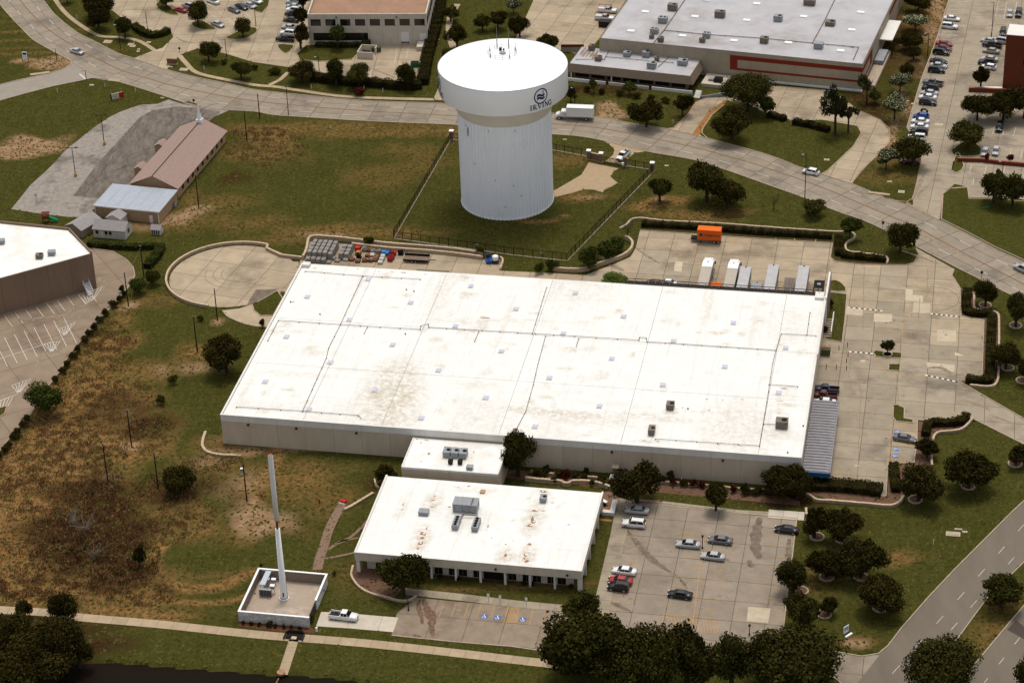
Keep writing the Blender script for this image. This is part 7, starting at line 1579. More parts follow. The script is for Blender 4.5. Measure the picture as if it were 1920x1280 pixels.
SH = [('oak',420,120,18,108,'low round bush left of the roadside oak'),('oak',478,131,16,118,'low round bush right of the entrance lamp'),('oak',516,138,26,124,'small clipped bush at the walk spur'),('red',675,178,26,160,'reddish shrub below the third road oak'),('dark',828,168,18,150,'dark shrub by the tank left side'),
('dark',1100,172,18,160,'dark clipped shrub at the annex front, left'),('dark',1128,176,18,163,'dark clipped shrub at the annex front, by the white ledge'),('dark',1163,180,20,168,'dark clipped shrub under the annex window'),('dark',1195,184,22,172,'dark clipped shrub at the annex front, middle'),('dark',1222,188,20,176,'dark clipped shrub at the annex front, right of middle'),('dark',1248,192,20,180,'dark clipped shrub at the annex front, right end'),
('green',1103,503,48,456,'big green shrub at the retaining wall, largest of three'),('green',1140,488,46,448,'big green shrub at the retaining wall, middle of three'),('green',1158,474,34,440,'green shrub at the retaining wall, upper of three'),('green',1011,512,22,487,'small green shrub by the wall end, left'),('green',1035,508,26,480,'small green shrub by the wall end, right'),('bright',1152,534,54,512,'bright green spreading bush against the back of the warehouse'),
('green',290,533,34,500,'green bush between two poles, right'),('green',262,549,40,515,'green bush between two poles, left'),('green',689,459,26,438,'round green bush on the materials yard wall'),('dark',902,478,24,462,'dark bush behind the blue lift'),('green',378,602,16,588,'small bush by the turning circle'),('dark',492,612,16,596,'small dark bush at the warehouse corner'),('green',325,720,20,692,'slim green sapling in the meadow, upper'),('green',303,758,20,734,'slim green sapling in the meadow, lower'),
('green',87,778,80,716,'big loose bush at the parking lot edge'),('dark',725,908,46,865,'dark bush against the annex wall'),('dark',1026,886,18,868,'small dark tree against the warehouse wall, left'),('dark',1100,890,16,874,'small dark tree against the warehouse wall, by the light'),('dark',1258,900,20,878,'small dark tree against the warehouse wall, right of the big oak'),('dark',1556,576,18,546,'dark bush at the base of the wing wall'),('dark',1548,625,14,608,'dark bush by the exterior stair'),('dark',1395,925,20,900,'dark bush low on the warehouse wall, right')]
for k, x, y, w_, yt, l_ in SH: shrub(k, x, y, w_, yt, l_)
for i, (x, y, w_) in enumerate(((229,548,16),(233,556,14),(225,565,16),(213,575,24),(197,592,20),(187,604,18),(177,619,20),(168,629,18),(160,643,22),(146,660,18),(138,672,20),(127,688,20),(118,700,18),(104,718,18),(52,790,20),(45,800,20),(34,815,22),(28,823,22),(16,840,20),(10,848,20),(-2,860,22))):
    shrub('dark', x, y, w_, y-15, ORD[i]+' dark round shrub from the top of the row edging the left car park', 'shrub row edging the left car park')
for i, (x, y, w_, k) in enumerate(((1005,891,26,'dark'),(1020,893,22,'dark'),(1048,893,26,'dark'),(1060,901,28,'red'),(1078,896,26,'dark'),(1095,901,20,'dark'),(1128,905,28,'dark'),(1148,910,18,'dark'),(1040,906,16,'green'),(1112,909,16,'green'),(1135,912,16,'green'),(1243,904,22,'dark'),(1262,908,18,'red'),(1282,911,18,'dark'),(1300,912,18,'red'),(1315,914,20,'red'),(1335,916,22,'dark'),(1352,918,20,'dark'),(1375,922,18,'red'),(1400,924,26,'dark'),(1420,926,26,'dark'),(1438,928,22,'dark'))):
    shrub(k, x, y, w_, y-(15 if k != 'red' or x != 1060 else 26), {'dark': 'dark foundation shrub, '+ORD[i]+' plant from the left along the warehouse wall foot', 'red': 'red-leaved shrub, '+ORD[i]+' plant from the left along the warehouse wall foot', 'green': 'small green shrub in the orange bed behind the office, '+{1040:'left one',1112:'middle one',1135:'right one'}.get(x,'')}[k], {'dark': 'dark shrubs at the warehouse foot', 'red': 'red shrubs at the warehouse foot', 'green': 'green shrubs in the orange bed'}[k])
for i in range(8): shrub('dark', 456+i*15.2, 1170+i*1.5, 9, 1155+i*1.4, ORD[i]+' small cone-shaped dark shrub from the left in front of the block wall', 'cone shrubs at the compound wall')
for x, y, w_, yt, l_ in ((508,1173,14,1145,'thin pale sapling at the compound front wall'),(583,1165,14,1140,'sapling at the gate corner of the compound'),(604,1112,12,1085,'narrow shrub on the right side of the compound'),(491,1062,8,1048,'narrow dark shrub behind the far compound corner'),(627,1078,10,1055,'narrow shrub behind the right compound corner')): shrub('green', x, y, w_, yt, l_)
for i, x in enumerate((720, 826, 858, 982, 996, 1070)): shrub('dark', x, 1076+(x-720)*.075, 15, 1068+(x-720)*.075, ORD[i]+' low shrub from the left under the office windows', 'low shrubs under the office windows')
hedge([(585,150),(640,157),(700,161),(760,167),(792,164)], 3.0, 2.0, 'long dark hedge between the office block court and the road', 'dark')
hedge([(793,160),(803,105),(816,60),(828,0),(834,-20)], 3.2, 2.2, 'dark hedge running up the right side of the office block', 'dark')
hedge([(592,88),(640,89),(680,88)], 1.8, 1.3, 'clipped hedge under the office block windows', 'green'); hedge([(684,94),(690,82)], 2.2, 2.0, 'short thick hedge end at the loading court', 'green')
hedge([(252,52),(266,63),(285,70),(302,68),(318,60)], 2.2, 1.6, 'curved green hedge round the end of the upper left bays', 'green')
hedge([(165,461),(200,464),(250,467),(296,465)], 1.8, 1.4, 'long leg of the V-shaped hedge behind the brown building', 'green'); hedge([(303,466),(294,484),(275,505)], 2.2, 1.6, 'short leg of the V-shaped hedge behind the brown building', 'green')
hedge([(1203,424),(1260,427),(1340,432),(1440,440),(1560,447)], 1.5, 1.3, 'long clipped hedge above the loading yard', 'dark', bump=.25); hedge([(1572,449),(1573,482)], 1.9, 1.4, 'short hedge leg at the loading yard corner', 'dark'); hedge([(1577,482),(1620,486),(1662,490)], 1.6, 1.3, 'hedge beside the truck entrance lawn', 'dark')
hedge([(1814,548),(1813,588),(1850,591),(1860,592)], 2.0, 1.4, 'L-shaped hedge at the north-east corner of the lot', 'dark'); hedge([(1860,598),(1858,640),(1855,705),(1850,718),(1810,714)], 2.0, 1.4, 'long hedge along the east side of the lot', 'dark')
hedge([(1812,782),(1800,795),(1750,797),(1740,800),(1735,820)], 1.8, 1.4, 'curved hedge at the exit drive below the yellow bays', 'dark'); hedge([(1515,913),(1560,914),(1610,918),(1658,925)], 3.6, 1.5, 'thick dark hedge closing the south end of the east lot', 'dark'); hedge([(1675,875),(1680,925)], 2., 1.4, 'hedge at the mulch bed beside the accessible bays', 'dark')
hedge([(1440,218),(1460,223),(1474,228)], 2.0, 1.3, 'short dark hedge, left of two below the angled bays', 'dark'); hedge([(1487,232),(1520,238),(1556,248)], 2.0, 1.4, 'long dark hedge, right of two below the angled bays', 'dark')
# bare and dead trees
def dead(x, y, h, label, n=14, seed=1, m=None, spread=.55, nm='bare_tree'):
    random.seed(seed); b = P(x, y); t = thing(nm, label, 'tree', b); mb = MB(); mb.cyl((0, 0, 0), (0, 0, h*.4), .12, .08, 6); part('trunk', mb, m or m_deadwood, t); mb = MB()
    for i in range(n):
        a = random.uniform(0, 6.28); z = h*random.uniform(.25, .45); L = h*random.uniform(.4, .75); q = Vector((math.cos(a)*L*spread, math.sin(a)*L*spread, z+L*.7)); mb.cyl((0, 0, z), q, .05, .02, 4, False)
        for j in range(4): f = random.uniform(.4, 1); s = Vector((0, 0, z)).lerp(q, f); mb.cyl(s, s+Vector((random.uniform(-1, 1), random.uniform(-1, 1), random.uniform(.1, .9)))*h*.15, .022, .008, 3, False)
    part('branches', mb, m or m_deadwood, t)
dead(1177,447,5.2,'bare branching tree at the start of the loading yard wall',16,3,m_bark); dead(1450,393,4.2,'thin sparse young tree on the roadside lawn',16,4,mat('twig_green',(.07,.07,.035))); dead(160,1005,5,'grey dead tree in the brushy patch of the dry field',20,5,spread=1.); dead(178,1050,4,'second grey dead snag at the lower end of the brushy patch',14,6,spread=.9); dead(140,985,3.6,'low grey dead snag on the left of the brushy patch',14,8,spread=1.1)
random.seed(21)
# tall grass tufts and brush in the dry field (one mass)
def tufts(name, regs, n, m, hgt, wd_, seed):
    r = np.random.default_rng(seed); C_ = []; 
    for px, py, rx, ry, k in regs:
        c = P(px, py); N = int(n*k); a = r.uniform(0, 2*np.pi, N); q = np.sqrt(r.uniform(0, 1, N)); C_.append(np.stack([c.x+np.cos(a)*q*rx, c.y+np.sin(a)*q*ry, np.zeros(N)], 1))
    c = np.vstack(C_); N = len(c); keep = np.array([noise.noise((p[0]*.45, p[1]*.45, seed)) > -.25+.5*random.random() for p in c]) & np.array([not inside((p[0], p[1]), [(q.x, q.y) for q in LOT7]) for p in c]); c = c[keep]; N = len(c)
    az = r.uniform(0, 2*np.pi, N); lean = r.normal(size=(N, 2))*.35+np.array([.25, -.15]); h = hgt*r.uniform(.5, 1.3, N)
    d = np.stack([np.cos(az), np.sin(az), 0*az], 1)*wd_; tip = c+np.stack([lean[:, 0]*h, lean[:, 1]*h, h], 1)
    vs = np.stack([c-d, c+d, tip+d*.3, tip-d*.3], 1).reshape(-1, 3); me = bpy.data.meshes.new(name); np_mesh(me, vs, np.arange(4*N).reshape(N, 4)); me.materials.append(m); tag(link(name, me), kind='stuff', label=None)
LOT7 = PL(L7)
m_straw = mat('straw_tufts', (.36, .225, .10), (.20, .11, .042), .5); m_weed = mat('weed_tufts', (.10, .09, .03), (.06, .056, .018), .5); m_brushs = mat('brush_tufts', (.05, .028, .010), (.13, .07, .028), .9)
DR = [(60,860,18,12,1),(110,760,13,10,.6),(165,680,10,9,.5),(30,960,18,14,1),(100,900,15,12,1),(190,820,15,10,.8),(60,1060,18,12,1),(140,1090,15,7,.6),(220,740,8,6,.3),(300,930,8,5,.2),(280,1000,9,6,.3),(340,970,8,6,.25),(260,1115,9,4,.3),(200,640,7,6,.3),(400,870,7,4,.15),(30,1105,13,4,.5),(500,280,11,10,.5),(480,250,8,4,.3),(180,580+40,6,6,.2)]
tufts('dry_grass', DR, 6500, m_straw, .5, .09, 3)
tufts('brush', [(165,985,12,12,1),(210,1045,10,7,.6),(130,1040,8,6,.5),(240,1070,7,4,.3),(180,915,8,5,.4),(285,800,5,4,.2),(330,910,9,6,.4),(200,1090,8,3,.3)], 1800, m_brushs, .6, .1, 5)

def lawn_tufts():
    r = np.random.default_rng(77); N = 120000
    c = np.stack([r.uniform(-165, 165, N), r.uniform(336, 705, N)], 1); bad = np.zeros(N, bool)
    def test(poly):
        ins = np.zeros(N, bool); j = len(poly)-1; X, Y = c[:, 0], c[:, 1]
        for i in range(len(poly)):
            xi, yi = poly[i]; xj, yj = poly[j]
            if yi != yj: ins ^= ((yi > Y) != (yj > Y)) & (X < (xj-xi)*(Y-yi)/(yj-yi)+xi)
            j = i
        return ins
    rects = [[W(a, b_) for a, b_ in ((-1, -1), (123, -1), (129, 31), (124, 69), (-1, 69))], [W(a, b_) for a, b_ in ((38, -43), (85, -43), (85, -13), (63, -13), (63, 0), (41, 0), (41, -13), (38, -13))]]
    for q in PAVE+[[(p.x, p.y) for p in q] for q in rects]+[pondpoly, [(p.x, p.y) for p in PL([(443,1175),(490,1090),(625,1090),(585,1182)])], [(p.x, p.y) for p in PL([(574,92),(576,-40),(820,-40),(803,88)])], [(p.x, p.y) for p in PL([(1060,150),(1140,-30),(1720,-30),(1612,172),(1380,165),(1300,185)])], [(p.x, p.y) for p in PL([(170,410),(330,300),(430,240),(425,262),(335,372),(300,445),(178,452)])], [(p.x, p.y) for p in PL([(-60,600),(-60,400),(140,440),(186,545)])]]: bad |= test(q)
    bad |= np.hypot(c[:, 0]-TC.x, c[:, 1]-TC.y) < 12.2
    c = c[~bad]; N = len(c); k = np.array([noise.noise((p[0]*.3, p[1]*.3, 5.)) for p in c]); lt = r.uniform(0, 1, N) < .5+k*.9
    for nm, sel, m in (('light_grass_tufts', lt, mat('tuft_light', (.085, .078, .020), (.060, .056, .010), .4)), ('dark_grass_tufts', ~lt, mat('tuft_dark', (.030, .031, .004), (.042, .041, .006), .4))):
        q = c[sel]; n = len(q); h = r.uniform(.05, .12, n); w_ = r.uniform(.12, .34, n); l2 = r.uniform(.25, .7, n); a = r.uniform(0, 2*np.pi, n); d = np.stack([np.cos(a)*w_, np.sin(a)*w_, 0*a], 1); p = np.stack([q[:, 0], q[:, 1], 0*a+.01], 1); u_ = np.stack([-np.sin(a)*l2*np.sign(np.cos(a)+1e-6), np.abs(np.cos(a))*l2, h], 1)
        vs = np.stack([p-d, p+d, p+d*.5+u_, p-d*.5+u_], 1).reshape(-1, 3); me = bpy.data.meshes.new(nm); np_mesh(me, vs, np.arange(4*n).reshape(n, 4)); me.materials.append(m); tag(link(nm, me), kind='stuff')
lawn_tufts()
# ================================================================ FENCES, WALLS, POLES, SMALL THINGS
def low_wall(pts, h, w_, label, m=m_stone, sm=4, cap=True, name='retaining_wall'):
    W_ = PL(pts); W_ = smooth(W_, sm) if sm else W_
    t = thing(name, label, 'wall', W_[0]); o = W_[0]
    mb = MB(); mb.band([p-o for p in W_], w_, -.05, h); part('wall_body', mb, m, t)
    if cap:
        R = resample([p-o for p in W_], .8)
        for i in range(min(len(R)-1, 299)):
            a, b = R[i], R[i+1]; g = (b-a).normalized()*.03; j = random.uniform(-.03, .03)
            mb = MB(); mb.band([a+g+Vector((j, j, 0)), b-g+Vector((j, j, 0))], (w_+.06), h, h+.12+random.uniform(-.02, .03)); part('cap_stone', mb, m_cap, t)
    return t
arcp = [cc+Vector((math.cos(R_(a))*(rad+.7), math.sin(R_(a))*(rad+.7), 0)) for a in range(62, 262, 8)]
t = thing('retaining_wall', 'curved limestone retaining wall round the concrete turning circle', 'wall', cc)
AW = [p-cc for p in arcp]; AW = [P(566,487)-cc, P(527,482)-cc, P(500,469)-cc]+AW
mb = MB(); mb.band(AW, .4, -.05, .75); part('wall_body', mb, m_stone, t)
R = resample(AW, .9)
for i in range(len(R)-1): g = (R[i+1]-R[i]).normalized()*.03; mb = MB(); mb.band([R[i]+g, R[i+1]-g], .5, .75, .87); part('cap_stone', mb, m_cap, t)
low_wall([(569,487),(575,474),(578,458),(583,450),(600,449),(640,452),(690,458),(735,463),(800,468),(860,474),(905,481)],1.1,.5,'upper limestone retaining wall above the materials yard')
low_wall([(660,461),(700,466),(740,470),(800,474),(860,480),(905,486)],.8,.5,'lower limestone terrace wall above the flatbed trailer')
low_wall([(939,485),(943,492),(938,507)],.6,.4,'short stone end wall beside the white tank trailer')
low_wall([(1037,508),(1065,510),(1095,509),(1115,502),(1140,494),(1165,485),(1180,475),(1186,464),(1183,455),(1172,448)],1.0,.5,'sweeping limestone wall between the green shrubs and the loading yard')
low_wall([(1133,494),(1133,489),(1127,486)],.5,.4,'small hooked stone wall among the green shrubs')
low_wall([(1162,431),(1175,424),(1185,414),(1205,412),(1250,417),(1350,422),(1440,429),(1560,437),(1590,437),(1603,443),(1600,450),(1587,458),(1586,470),(1595,475),(1614,476)],.5,.4,'long pale edging wall above the loading yard hedge')
low_wall([(1615,478),(1640,480),(1663,486),(1663,496)],.5,.4,'short pale edging wall beside the truck entrance lawn')
low_wall([(1827,551),(1826,578),(1831,583),(1845,583)],.5,.4,'short curved edging wall by the northernmost ring oak')
low_wall([(1862,586),(1871,592),(1873,610),(1872,700),(1869,718),(1862,726),(1845,727),(1818,724)],.5,.4,'long pale edging wall on the east side of the long hedge')
low_wall([(1824,786),(1812,800),(1800,808),(1780,811),(1760,813),(1751,820),(1750,828)],.5,.4,'curved edging wall below the exit drive hedge')
low_wall([(1747,855),(1747,875)],.5,.4,'short straight piece of edging wall by the accessible bays')
low_wall([(1512,928),(1522,934),(1530,940),(1560,942),(1620,947),(1665,951),(1682,947),(1692,937),(1695,920),(1696,907)],.6,.45,'sweeping stone edging wall below the thick south hedge')
low_wall([(1511,955),(1512,968)],.5,.4,'tiny stone edging wall at the end of the pale walk')
low_wall([(1237,906),(1275,908),(1290,911),(1320,911),(1325,912),(1380,918),(1440,922)],.5,.4,'stone edging wall along the warehouse foot east of the round oak')
low_wall([(995,886),(1030,890),(1075,895),(1120,898),(1133,905),(1150,911)],.5,.4,'upper stone edging wall of the terraced bed behind the office')
low_wall([(985,901),(1010,904),(1050,907),(1057,911),(1067,911),(1074,907),(1110,908),(1135,915),(1150,920)],.9,.5,'scalloped lower stone wall of the terraced bed behind the office')
low_wall([(386,811),(381,825),(380,838),(386,847),(400,852),(420,855),(452,856)],.4,.5,'isolated curved white kerb wall in the grass left of the warehouse')
low_wall([(662,1062),(659,1080),(670,1098),(690,1112),(720,1120),(750,1128),(770,1126),(781,1118)],.35,.35,'curved stone border of the bed in front of the office')
low_wall([(646,957),(660,950),(680,938),(700,926)],.4,.5,'pale straight stone edging left of the office roof')
low_wall([(703,900),(705,912),(712,916)],.4,.3,'tiny curled stone edging by the dark bush at the annex')
# tree rings
RG = [(1532,1007),(1579,1012),(1550,1082),(1614,1082),(1502,1108),(1650,1140),(1545,1152),(1815,912),(1716,937),(1903,870),(1889,690),(1917,714),(1847,573),(1904,611),(1664,665)]
RN = ['at the car park corner, left of two','at the car park corner, right of two','middle left of the grove','middle right of the grove','hard against the car park edge','nearest the boulevard','low in the grove','in the open east lawn','by the sweeping edging wall','by the exit drive','beside the long hedge','cut by the right edge beside the hedge','northernmost','second from the road at the right edge','on the striped-bump island']
for (x, y), l_ in zip(RG, RN):
    b = P(x, y); t = thing('tree_ring', 'low round concrete ring '+l_, 'planter ring', b, 0, 'concrete rings round the lawn oaks'); R = 1.5 if l_[:6] != 'on the' else 1.2
    for i in range(8):
        mb = MB(); a0 = 2*math.pi*i/8+.03; a1 = 2*math.pi*(i+1)/8-.03; vs = []
        for z in (0, .28):
            for rr_ in (R-.32, R):
                for k in range(4): a = a0+(a1-a0)*k/3; vs.append((rr_*math.cos(a), rr_*math.sin(a), z))
        fs = []
        for k in range(3): fs += [(8+k, 12+k, 13+k, 9+k), (4+k, 5+k, 13+k, 12+k), (1+k, k, 8+k, 9+k)]
        mb.add(vs, fs); part('ring_block', mb, m_kerb, t)
    part('mulch', MB().cyl((0, 0, .05), (0, 0, .14), R-.33, n=16), m_mulch, t)
# tower fence
def fence(pts, h, label, step=2.4, m=m_black, base=True):
    W_ = PL(pts); o = W_[0]; t = thing('metal_fence', label, 'fence', o, 0, 'black steel fence round the water tower'); W_ = [p-o for p in W_]
    Q = resample(W_, step)
    for p in Q: part('post', B(p.x-.07, p.x+.07, p.y-.07, p.y+.07, 0, h+.1), m, t)
    mb = MB(); mb.band(W_, .05, h-.25, h-.19); mb.band(W_, .05, .2, .26); mb.band(W_, .05, h-.05, h); part('rail', mb, m, t)
    mb = MB(); R = resample(W_, .42)
    for p in R: mb.box(p.x-.02, p.x+.02, p.y-.02, p.y+.02, .1, h)
    part('pickets', mb, m, t)['kind'] = 'stuff'
    if base: mb = MB(); mb.band(W_, .35, 0, .08); part('mow_strip', mb, m_kerb, t)
fence([(845,262),(738,447)],2.1,'long left run of the black tower fence climbing from the yard to the road'); fence([(738,447),(960,478),(1063,489)],2.1,'front run of the black tower fence above the materials yard'); fence([(1063,489),(1225,322)],2.1,'long right run of the black tower fence')
fence([(847,262),(900,266),(1035,281),(1100,293)],1.9,'road side run of the black tower fence, partly behind the tower'); fence([(1175,311),(1218,318)],1.9,'short run of black fence right of the gate')
m_pil = mat('pillar_brick', (.20, .13, .09), (.15, .10, .07), 3., bump=.2)
for x, y, l_ in ((847,262,'brick pillar with pale cap at the upper left fence corner'),(1104,299,'brick pillar with pale cap left of the tower gate wall'),(1127,304,'brick pillar with pale cap at the left gate post'),(1172,312,'brick pillar at the right gate post'),(1223,322,'brick pillar with pale cap at the upper right fence corner')):
    t = thing('gate_pillar', l_, 'pillar', P(x, y), R_(-14), 'brick fence pillars'); part('shaft', B(-.45, .45, -.45, .45, 0, 2.5), m_pil, t); part('cap', B(-.58, .58, -.58, .58, 2.5, 2.72), m_whitem if x != 1172 else m_mansard, t); part('plinth', B(-.52, .52, -.52, .52, 0, .25), m_stone, t)
A, Bp = P(1107, 299), P(1124, 303); d = Bp-A; t = thing('entry_wall', 'brick wall panel between two pillars left of the tower gate', 'wall', A, math.atan2(d.y, d.x)); part('wall_body', B(0, d.length, -.15, .15, .2, 2.0), m_pil, t); part('coping', B(0, d.length, -.2, .2, 2.0, 2.1), m_cap, t); part('plinth', B(0, d.length, -.25, .25, 0, .2), m_stone, t)
A, Bp = P(1131, 306), P(1167, 313); d = Bp-A; t = thing('entrance_gate', 'wide black sliding gate between the brick pillars', 'gate', A, math.atan2(d.y, d.x)); part('frame', MB().box(0, d.length, -.05, .05, 1.7, 1.85).box(0, d.length, -.05, .05, .15, .3), m_black, t)
for i in range(20): part('gate_bar', B(.1+i*d.length/20, .16+i*d.length/20, -.03, .03, .3, 1.7), m_black, t)
for x in (1.5, 3.3): part('sign_plate', B(x, x+.9, -.1, -.055, 1.0, 1.5), m_officew, t)
for x, y, l_ in ((767,449,'small white sign on the front run of the tower fence, left'),(894,466,'small white sign on the front run of the tower fence, middle'),(1016,481,'small white sign on the front run of the tower fence, right')):
    b = P(x, y); o = B(-.35, .35, -.03, .02, .9, 1.4).build('fence_sign', m_officew); o.location = b+Vector((0, -.12, 0)); o.rotation_euler = (0, 0, ANG); tag(o, l_, 'sign', 'signs on the tower fence')
t = thing('gate_keypad', 'white and grey keypad post just inside the tower gate', 'keypad', P(1168, 315)); part('post', MB().cyl((0, 0, 0), (0, 0, 1.1), .06, n=6), m_hvac, t); part('box', B(-.3, .3, -.2, .2, .8, 1.5), m_whitem, t)
# utility poles
UP_ = [(196,272,216,'l','double-armed lamp pole with yellow base on the gravel lot, farther'),(142,331,277,'l','double-armed lamp pole on the gravel lot, nearer'),(463,264,208,'p','dark utility pole in the grass right of the church'),(373,391,328,'p','dark utility pole beside the tan metal building'),(270,520,462,'p','dark utility pole by the V-shaped hedge'),(241,574,511,'p','dark utility pole between the left shrubs'),(408,601,541,'p','dark utility pole in front of the turning circle'),(370,659,593,'p','dark utility pole in the meadow left of the warehouse'),(247,837,768,'p','dark pole with sandy mound, right of the dry field pair'),(202,900,831,'p','dark pole with sandy mound, left of the dry field pair'),(297,916,847,'p','dark pole by the low wide tree in the field'),(463,940,871,'t','dark pole carrying a small transformer can by the monopole'),
 (487,222,176,'p','dark pole at the road edge carrying a sign shadow'),(541,216,163,'s','roadside lamp pole at the lawn edge above the square meadow'),(1509,372,290,'s','tall roadside lamp pole right of centre'),(226,92,47,'s','roadside lamp pole at the upper left walk'),(277,58,23,'s','car park lamp pole between the upper left bays'),(425,108,74,'s','car park lamp pole left of the round roadside oak'),(599,139,107,'s','car park lamp pole beside the second road oak'),(480,50,15,'s','car park lamp pole by the silver car, top left'),(1859,70,5,'s','tallest car park lamp pole beside the brick building'),(1739,106,63,'s','car park lamp pole at the long car row'),(1878,345,303,'s','car park lamp pole below the brick planter'),(1078,193,165,'s','thin lamp pole by the white box truck'),
 (107,115,92,'s','short lamp post at the dirt corner of the side road'),(162,150,133,'s','short double lamp post at the stop line')]
for x, y, yt, k, l_ in UP_:
    b = P(x, y); h = height_of(b, yt); t = thing('utility_pole' if k in 'pt' else 'street_lamp', l_, 'pole' if k in 'pt' else 'lamp post', b, 0, 'utility poles' if k in 'pt' else 'lamp posts')
    part('pole', MB().cyl((0, 0, 0), (0, 0, h), .15 if k in 'pt' else .11, .11 if k in 'pt' else .08, n=8), m_wood if k in 'pt' else m_black, t)
    if k == 'p': part('pole_cap', MB().cyl((0, 0, h), (0, 0, h+.12), .12, n=8), m_hvac, t)
    if k == 't': c = part('transformer_can', MB().cyl((-.4, 0, h-1.7), (-.4, 0, h-.9), .28, n=10), m_hvac, t); part('lid', MB().cyl((-.4, 0, h-.9), (-.4, 0, h-.82), .3, n=10), m_whitem, c)
    if k == 'l': part('arm', MB().box(-1.1, 1.1, -.05, .05, h-.08, h), m_black, t); [part('lamp_head', B(s*1.1-.35, s*1.1+.35, -.2, .2, h-.1, h+.08), m_black, t) for s in (-1, 1)]; part('base', MB().cyl((0, 0, 0), (0, 0, .9), .4, n=10), m_yellow, t)
    if k == 's': part('arm', MB().box(-.7, 0, -.04, .04, h-.06, h+.02), m_black, t); part('lamp_head', B(-1.15, -.5, -.2, .2, h-.02, h+.12), m_hvac, t)
def catmull_wire(a, b, sag, z0, z1, lab):
    A, Bp = P(*a), P(*b); cu = MB(); pts = []
    for i in range(13): t = i/12; q = A.lerp(Bp, t); q.z = z0+(z1-z0)*t-sag*4*t*(1-t); pts.append(q)
    for p, q in zip(pts, pts[1:]): cu.cyl(p, q, .03, n=4, cap=False)
    tag(cu.build('wire', mat('wire_tan', (.20, .15, .09))), lab, 'wire', 'pole guy wires and lines')
catmull_wire((297,916),(463,940),1.2,8.6,6.5,'thin line from the field pole to the pole by the monopole'); catmull_wire((297,916),(202,900),1.0,8.6,8.8,'thin line between the two lower field poles')
catmull_wire((241,574),(270,520),.6,8.7,8.,'thin line between the poles at the left shrubs')
for a, z, b, l_ in (((241,574),5.5,(246,560),'yellow guy wire guard by the left shrubs'),((202,900),5,(214,882),'yellow guy wire guard by the left sandy mound'),((373,391),5,(350,418),'yellow guy wire guard by the tan metal building'),((533,960),0.5,(548,950),'fallen yellow guard near the red markers')):
    A = P(*b); cu = MB(); cu.cyl((A.x, A.y, 0), (A.x+.6, A.y+.5, 2.4 if z > 1 else .3), .05, n=5); tag(cu.build('guy_guard', mat('guard_yellow', (.45, .36, .10))), l_, 'wire guard')
# ornate car park lamps
for x, y, yt, l_ in ((1317,1028,1003,'ornate black lantern lamp among the silver cars'),(1405,1190,1170,'ornate black lantern lamp behind the bottom trees'),(766,1144,1118,'ornate dark lantern lamp at the corner of the front lot')):
    b = P(x, y); h = height_of(b, yt); t = thing('lantern_lamp', l_, 'lamp post', b, 0, 'lantern lamps'); part('pole', MB().cyl((0, 0, 0), (0, 0, .5), .2, .12, 8).cyl((0, 0, .5), (0, 0, h-.6), .08, .07, 8), m_black, t); part('lantern', MB().lathe([(.1, h-.6), (.22, h-.3), (.26, h-.1), (.05, h+.1)], 8), m_dark, t)
# signs
def board(x, y, w_, z0, z1, label, m, rz=ANG, frame=m_black, cat='sign', name='sign', panels=()):
    t = thing(name, label, cat, P(x, y), rz); part('board', B(-w_/2, w_/2, -.08, .08, z0, z1), m, t)
    for s in (-1, 1): part('post', B(s*(w_/2+.06)-.07, s*(w_/2+.06)+.07, -.07, .07, 0, z1+.15), frame, t)
    for a, b, c, d_, mm in panels: part('panel', B(a, b, -.11, -.085, c, d_), mm, t)
    return t
board(48,116,1.6,.8,3.0,'white notice board with dark posts on the mown bank at upper left',m_whitem,R_(-8),panels=((-.5,.5,2.2,2.8,m_navy),))
board(220,188,3.4,.5,2.2,'dark framed board with red right panel on the church lawn',m_officew,R_(25),panels=((.6,1.7,.55,2.15,m_red),(-1.7,-1.5,.5,2.2,m_black),(-1.7,1.7,.4,.5,m_black),(-.7,-.1,1.2,1.3,m_black)))
ms = thing('monument_sign', 'low brick monument sign on the grass tongue at the upper entrance', 'sign', P(323, 122), R_(-12)); part('base', B(-1.6, 1.6, -.3, .3, 0, .5), m_kerb, ms); part('brick_panel', B(-1.4, 1.4, -.25, .25, .5, 1.7), mat('sign_brick', (.16, .09, .06)), ms); part('cap', B(-1.5, 1.5, -.3, .3, 1.7, 1.85), mat('sign_cap', (.22, .07, .05)), ms)
ns = thing('real_estate_sign', 'small white and blue V-shaped sign board near the boulevard', 'sign', P(1586, 1188), R_(40)); part('board', B(-.7, .7, -.05, .05, .4, 1.9), m_whitem, ns); part('picture', B(-.5, .5, -.08, -.055, .9, 1.7), mat('pale_blue', (.25, .40, .55)), ns); part('foot_board', B(-.9, .9, -.9, -.5, 0, .25), m_whitem, ns)
for x, y, l_ in ((916,1128,'small white parking sign on the front walk, left'),(938,1131,'small white parking sign on the front walk, second'),(987,1135,'small white parking sign on the front walk, right')):
    t = thing('parking_sign', l_, 'sign', P(x, y), ANG, 'parking signs on the front walk'); part('post', MB().cyl((0, 0, 0), (0, 0, 1.6), .04, n=5), m_dark, t); part('plate', B(-.25, .25, -.06, -.045, 1.3, 2.0), m_whitem, t)
for x, y, yt, l_ in ((1655,433,415,'dark lamp-like post at the road edge by the round oak'),(1840,524,508,'thin road sign post near the north-east lawn'),(364,197,186,'short dark flag post at the church entrance'),(337,98,89,'small sign post at the upper entrance walk'),(69,380,363,'pale panel on a thin post left of the gravel lot')):
    b = P(x, y); h = height_of(b, yt); t = thing('sign_post', l_, 'sign', b, 0); part('post', MB().cyl((0, 0, 0), (0, 0, h), .05, n=5), m_dark, t); part('plate', B(-.3, .3, -.05, .05, h-.7, h), m_dark if x != 69 else m_officew, t)
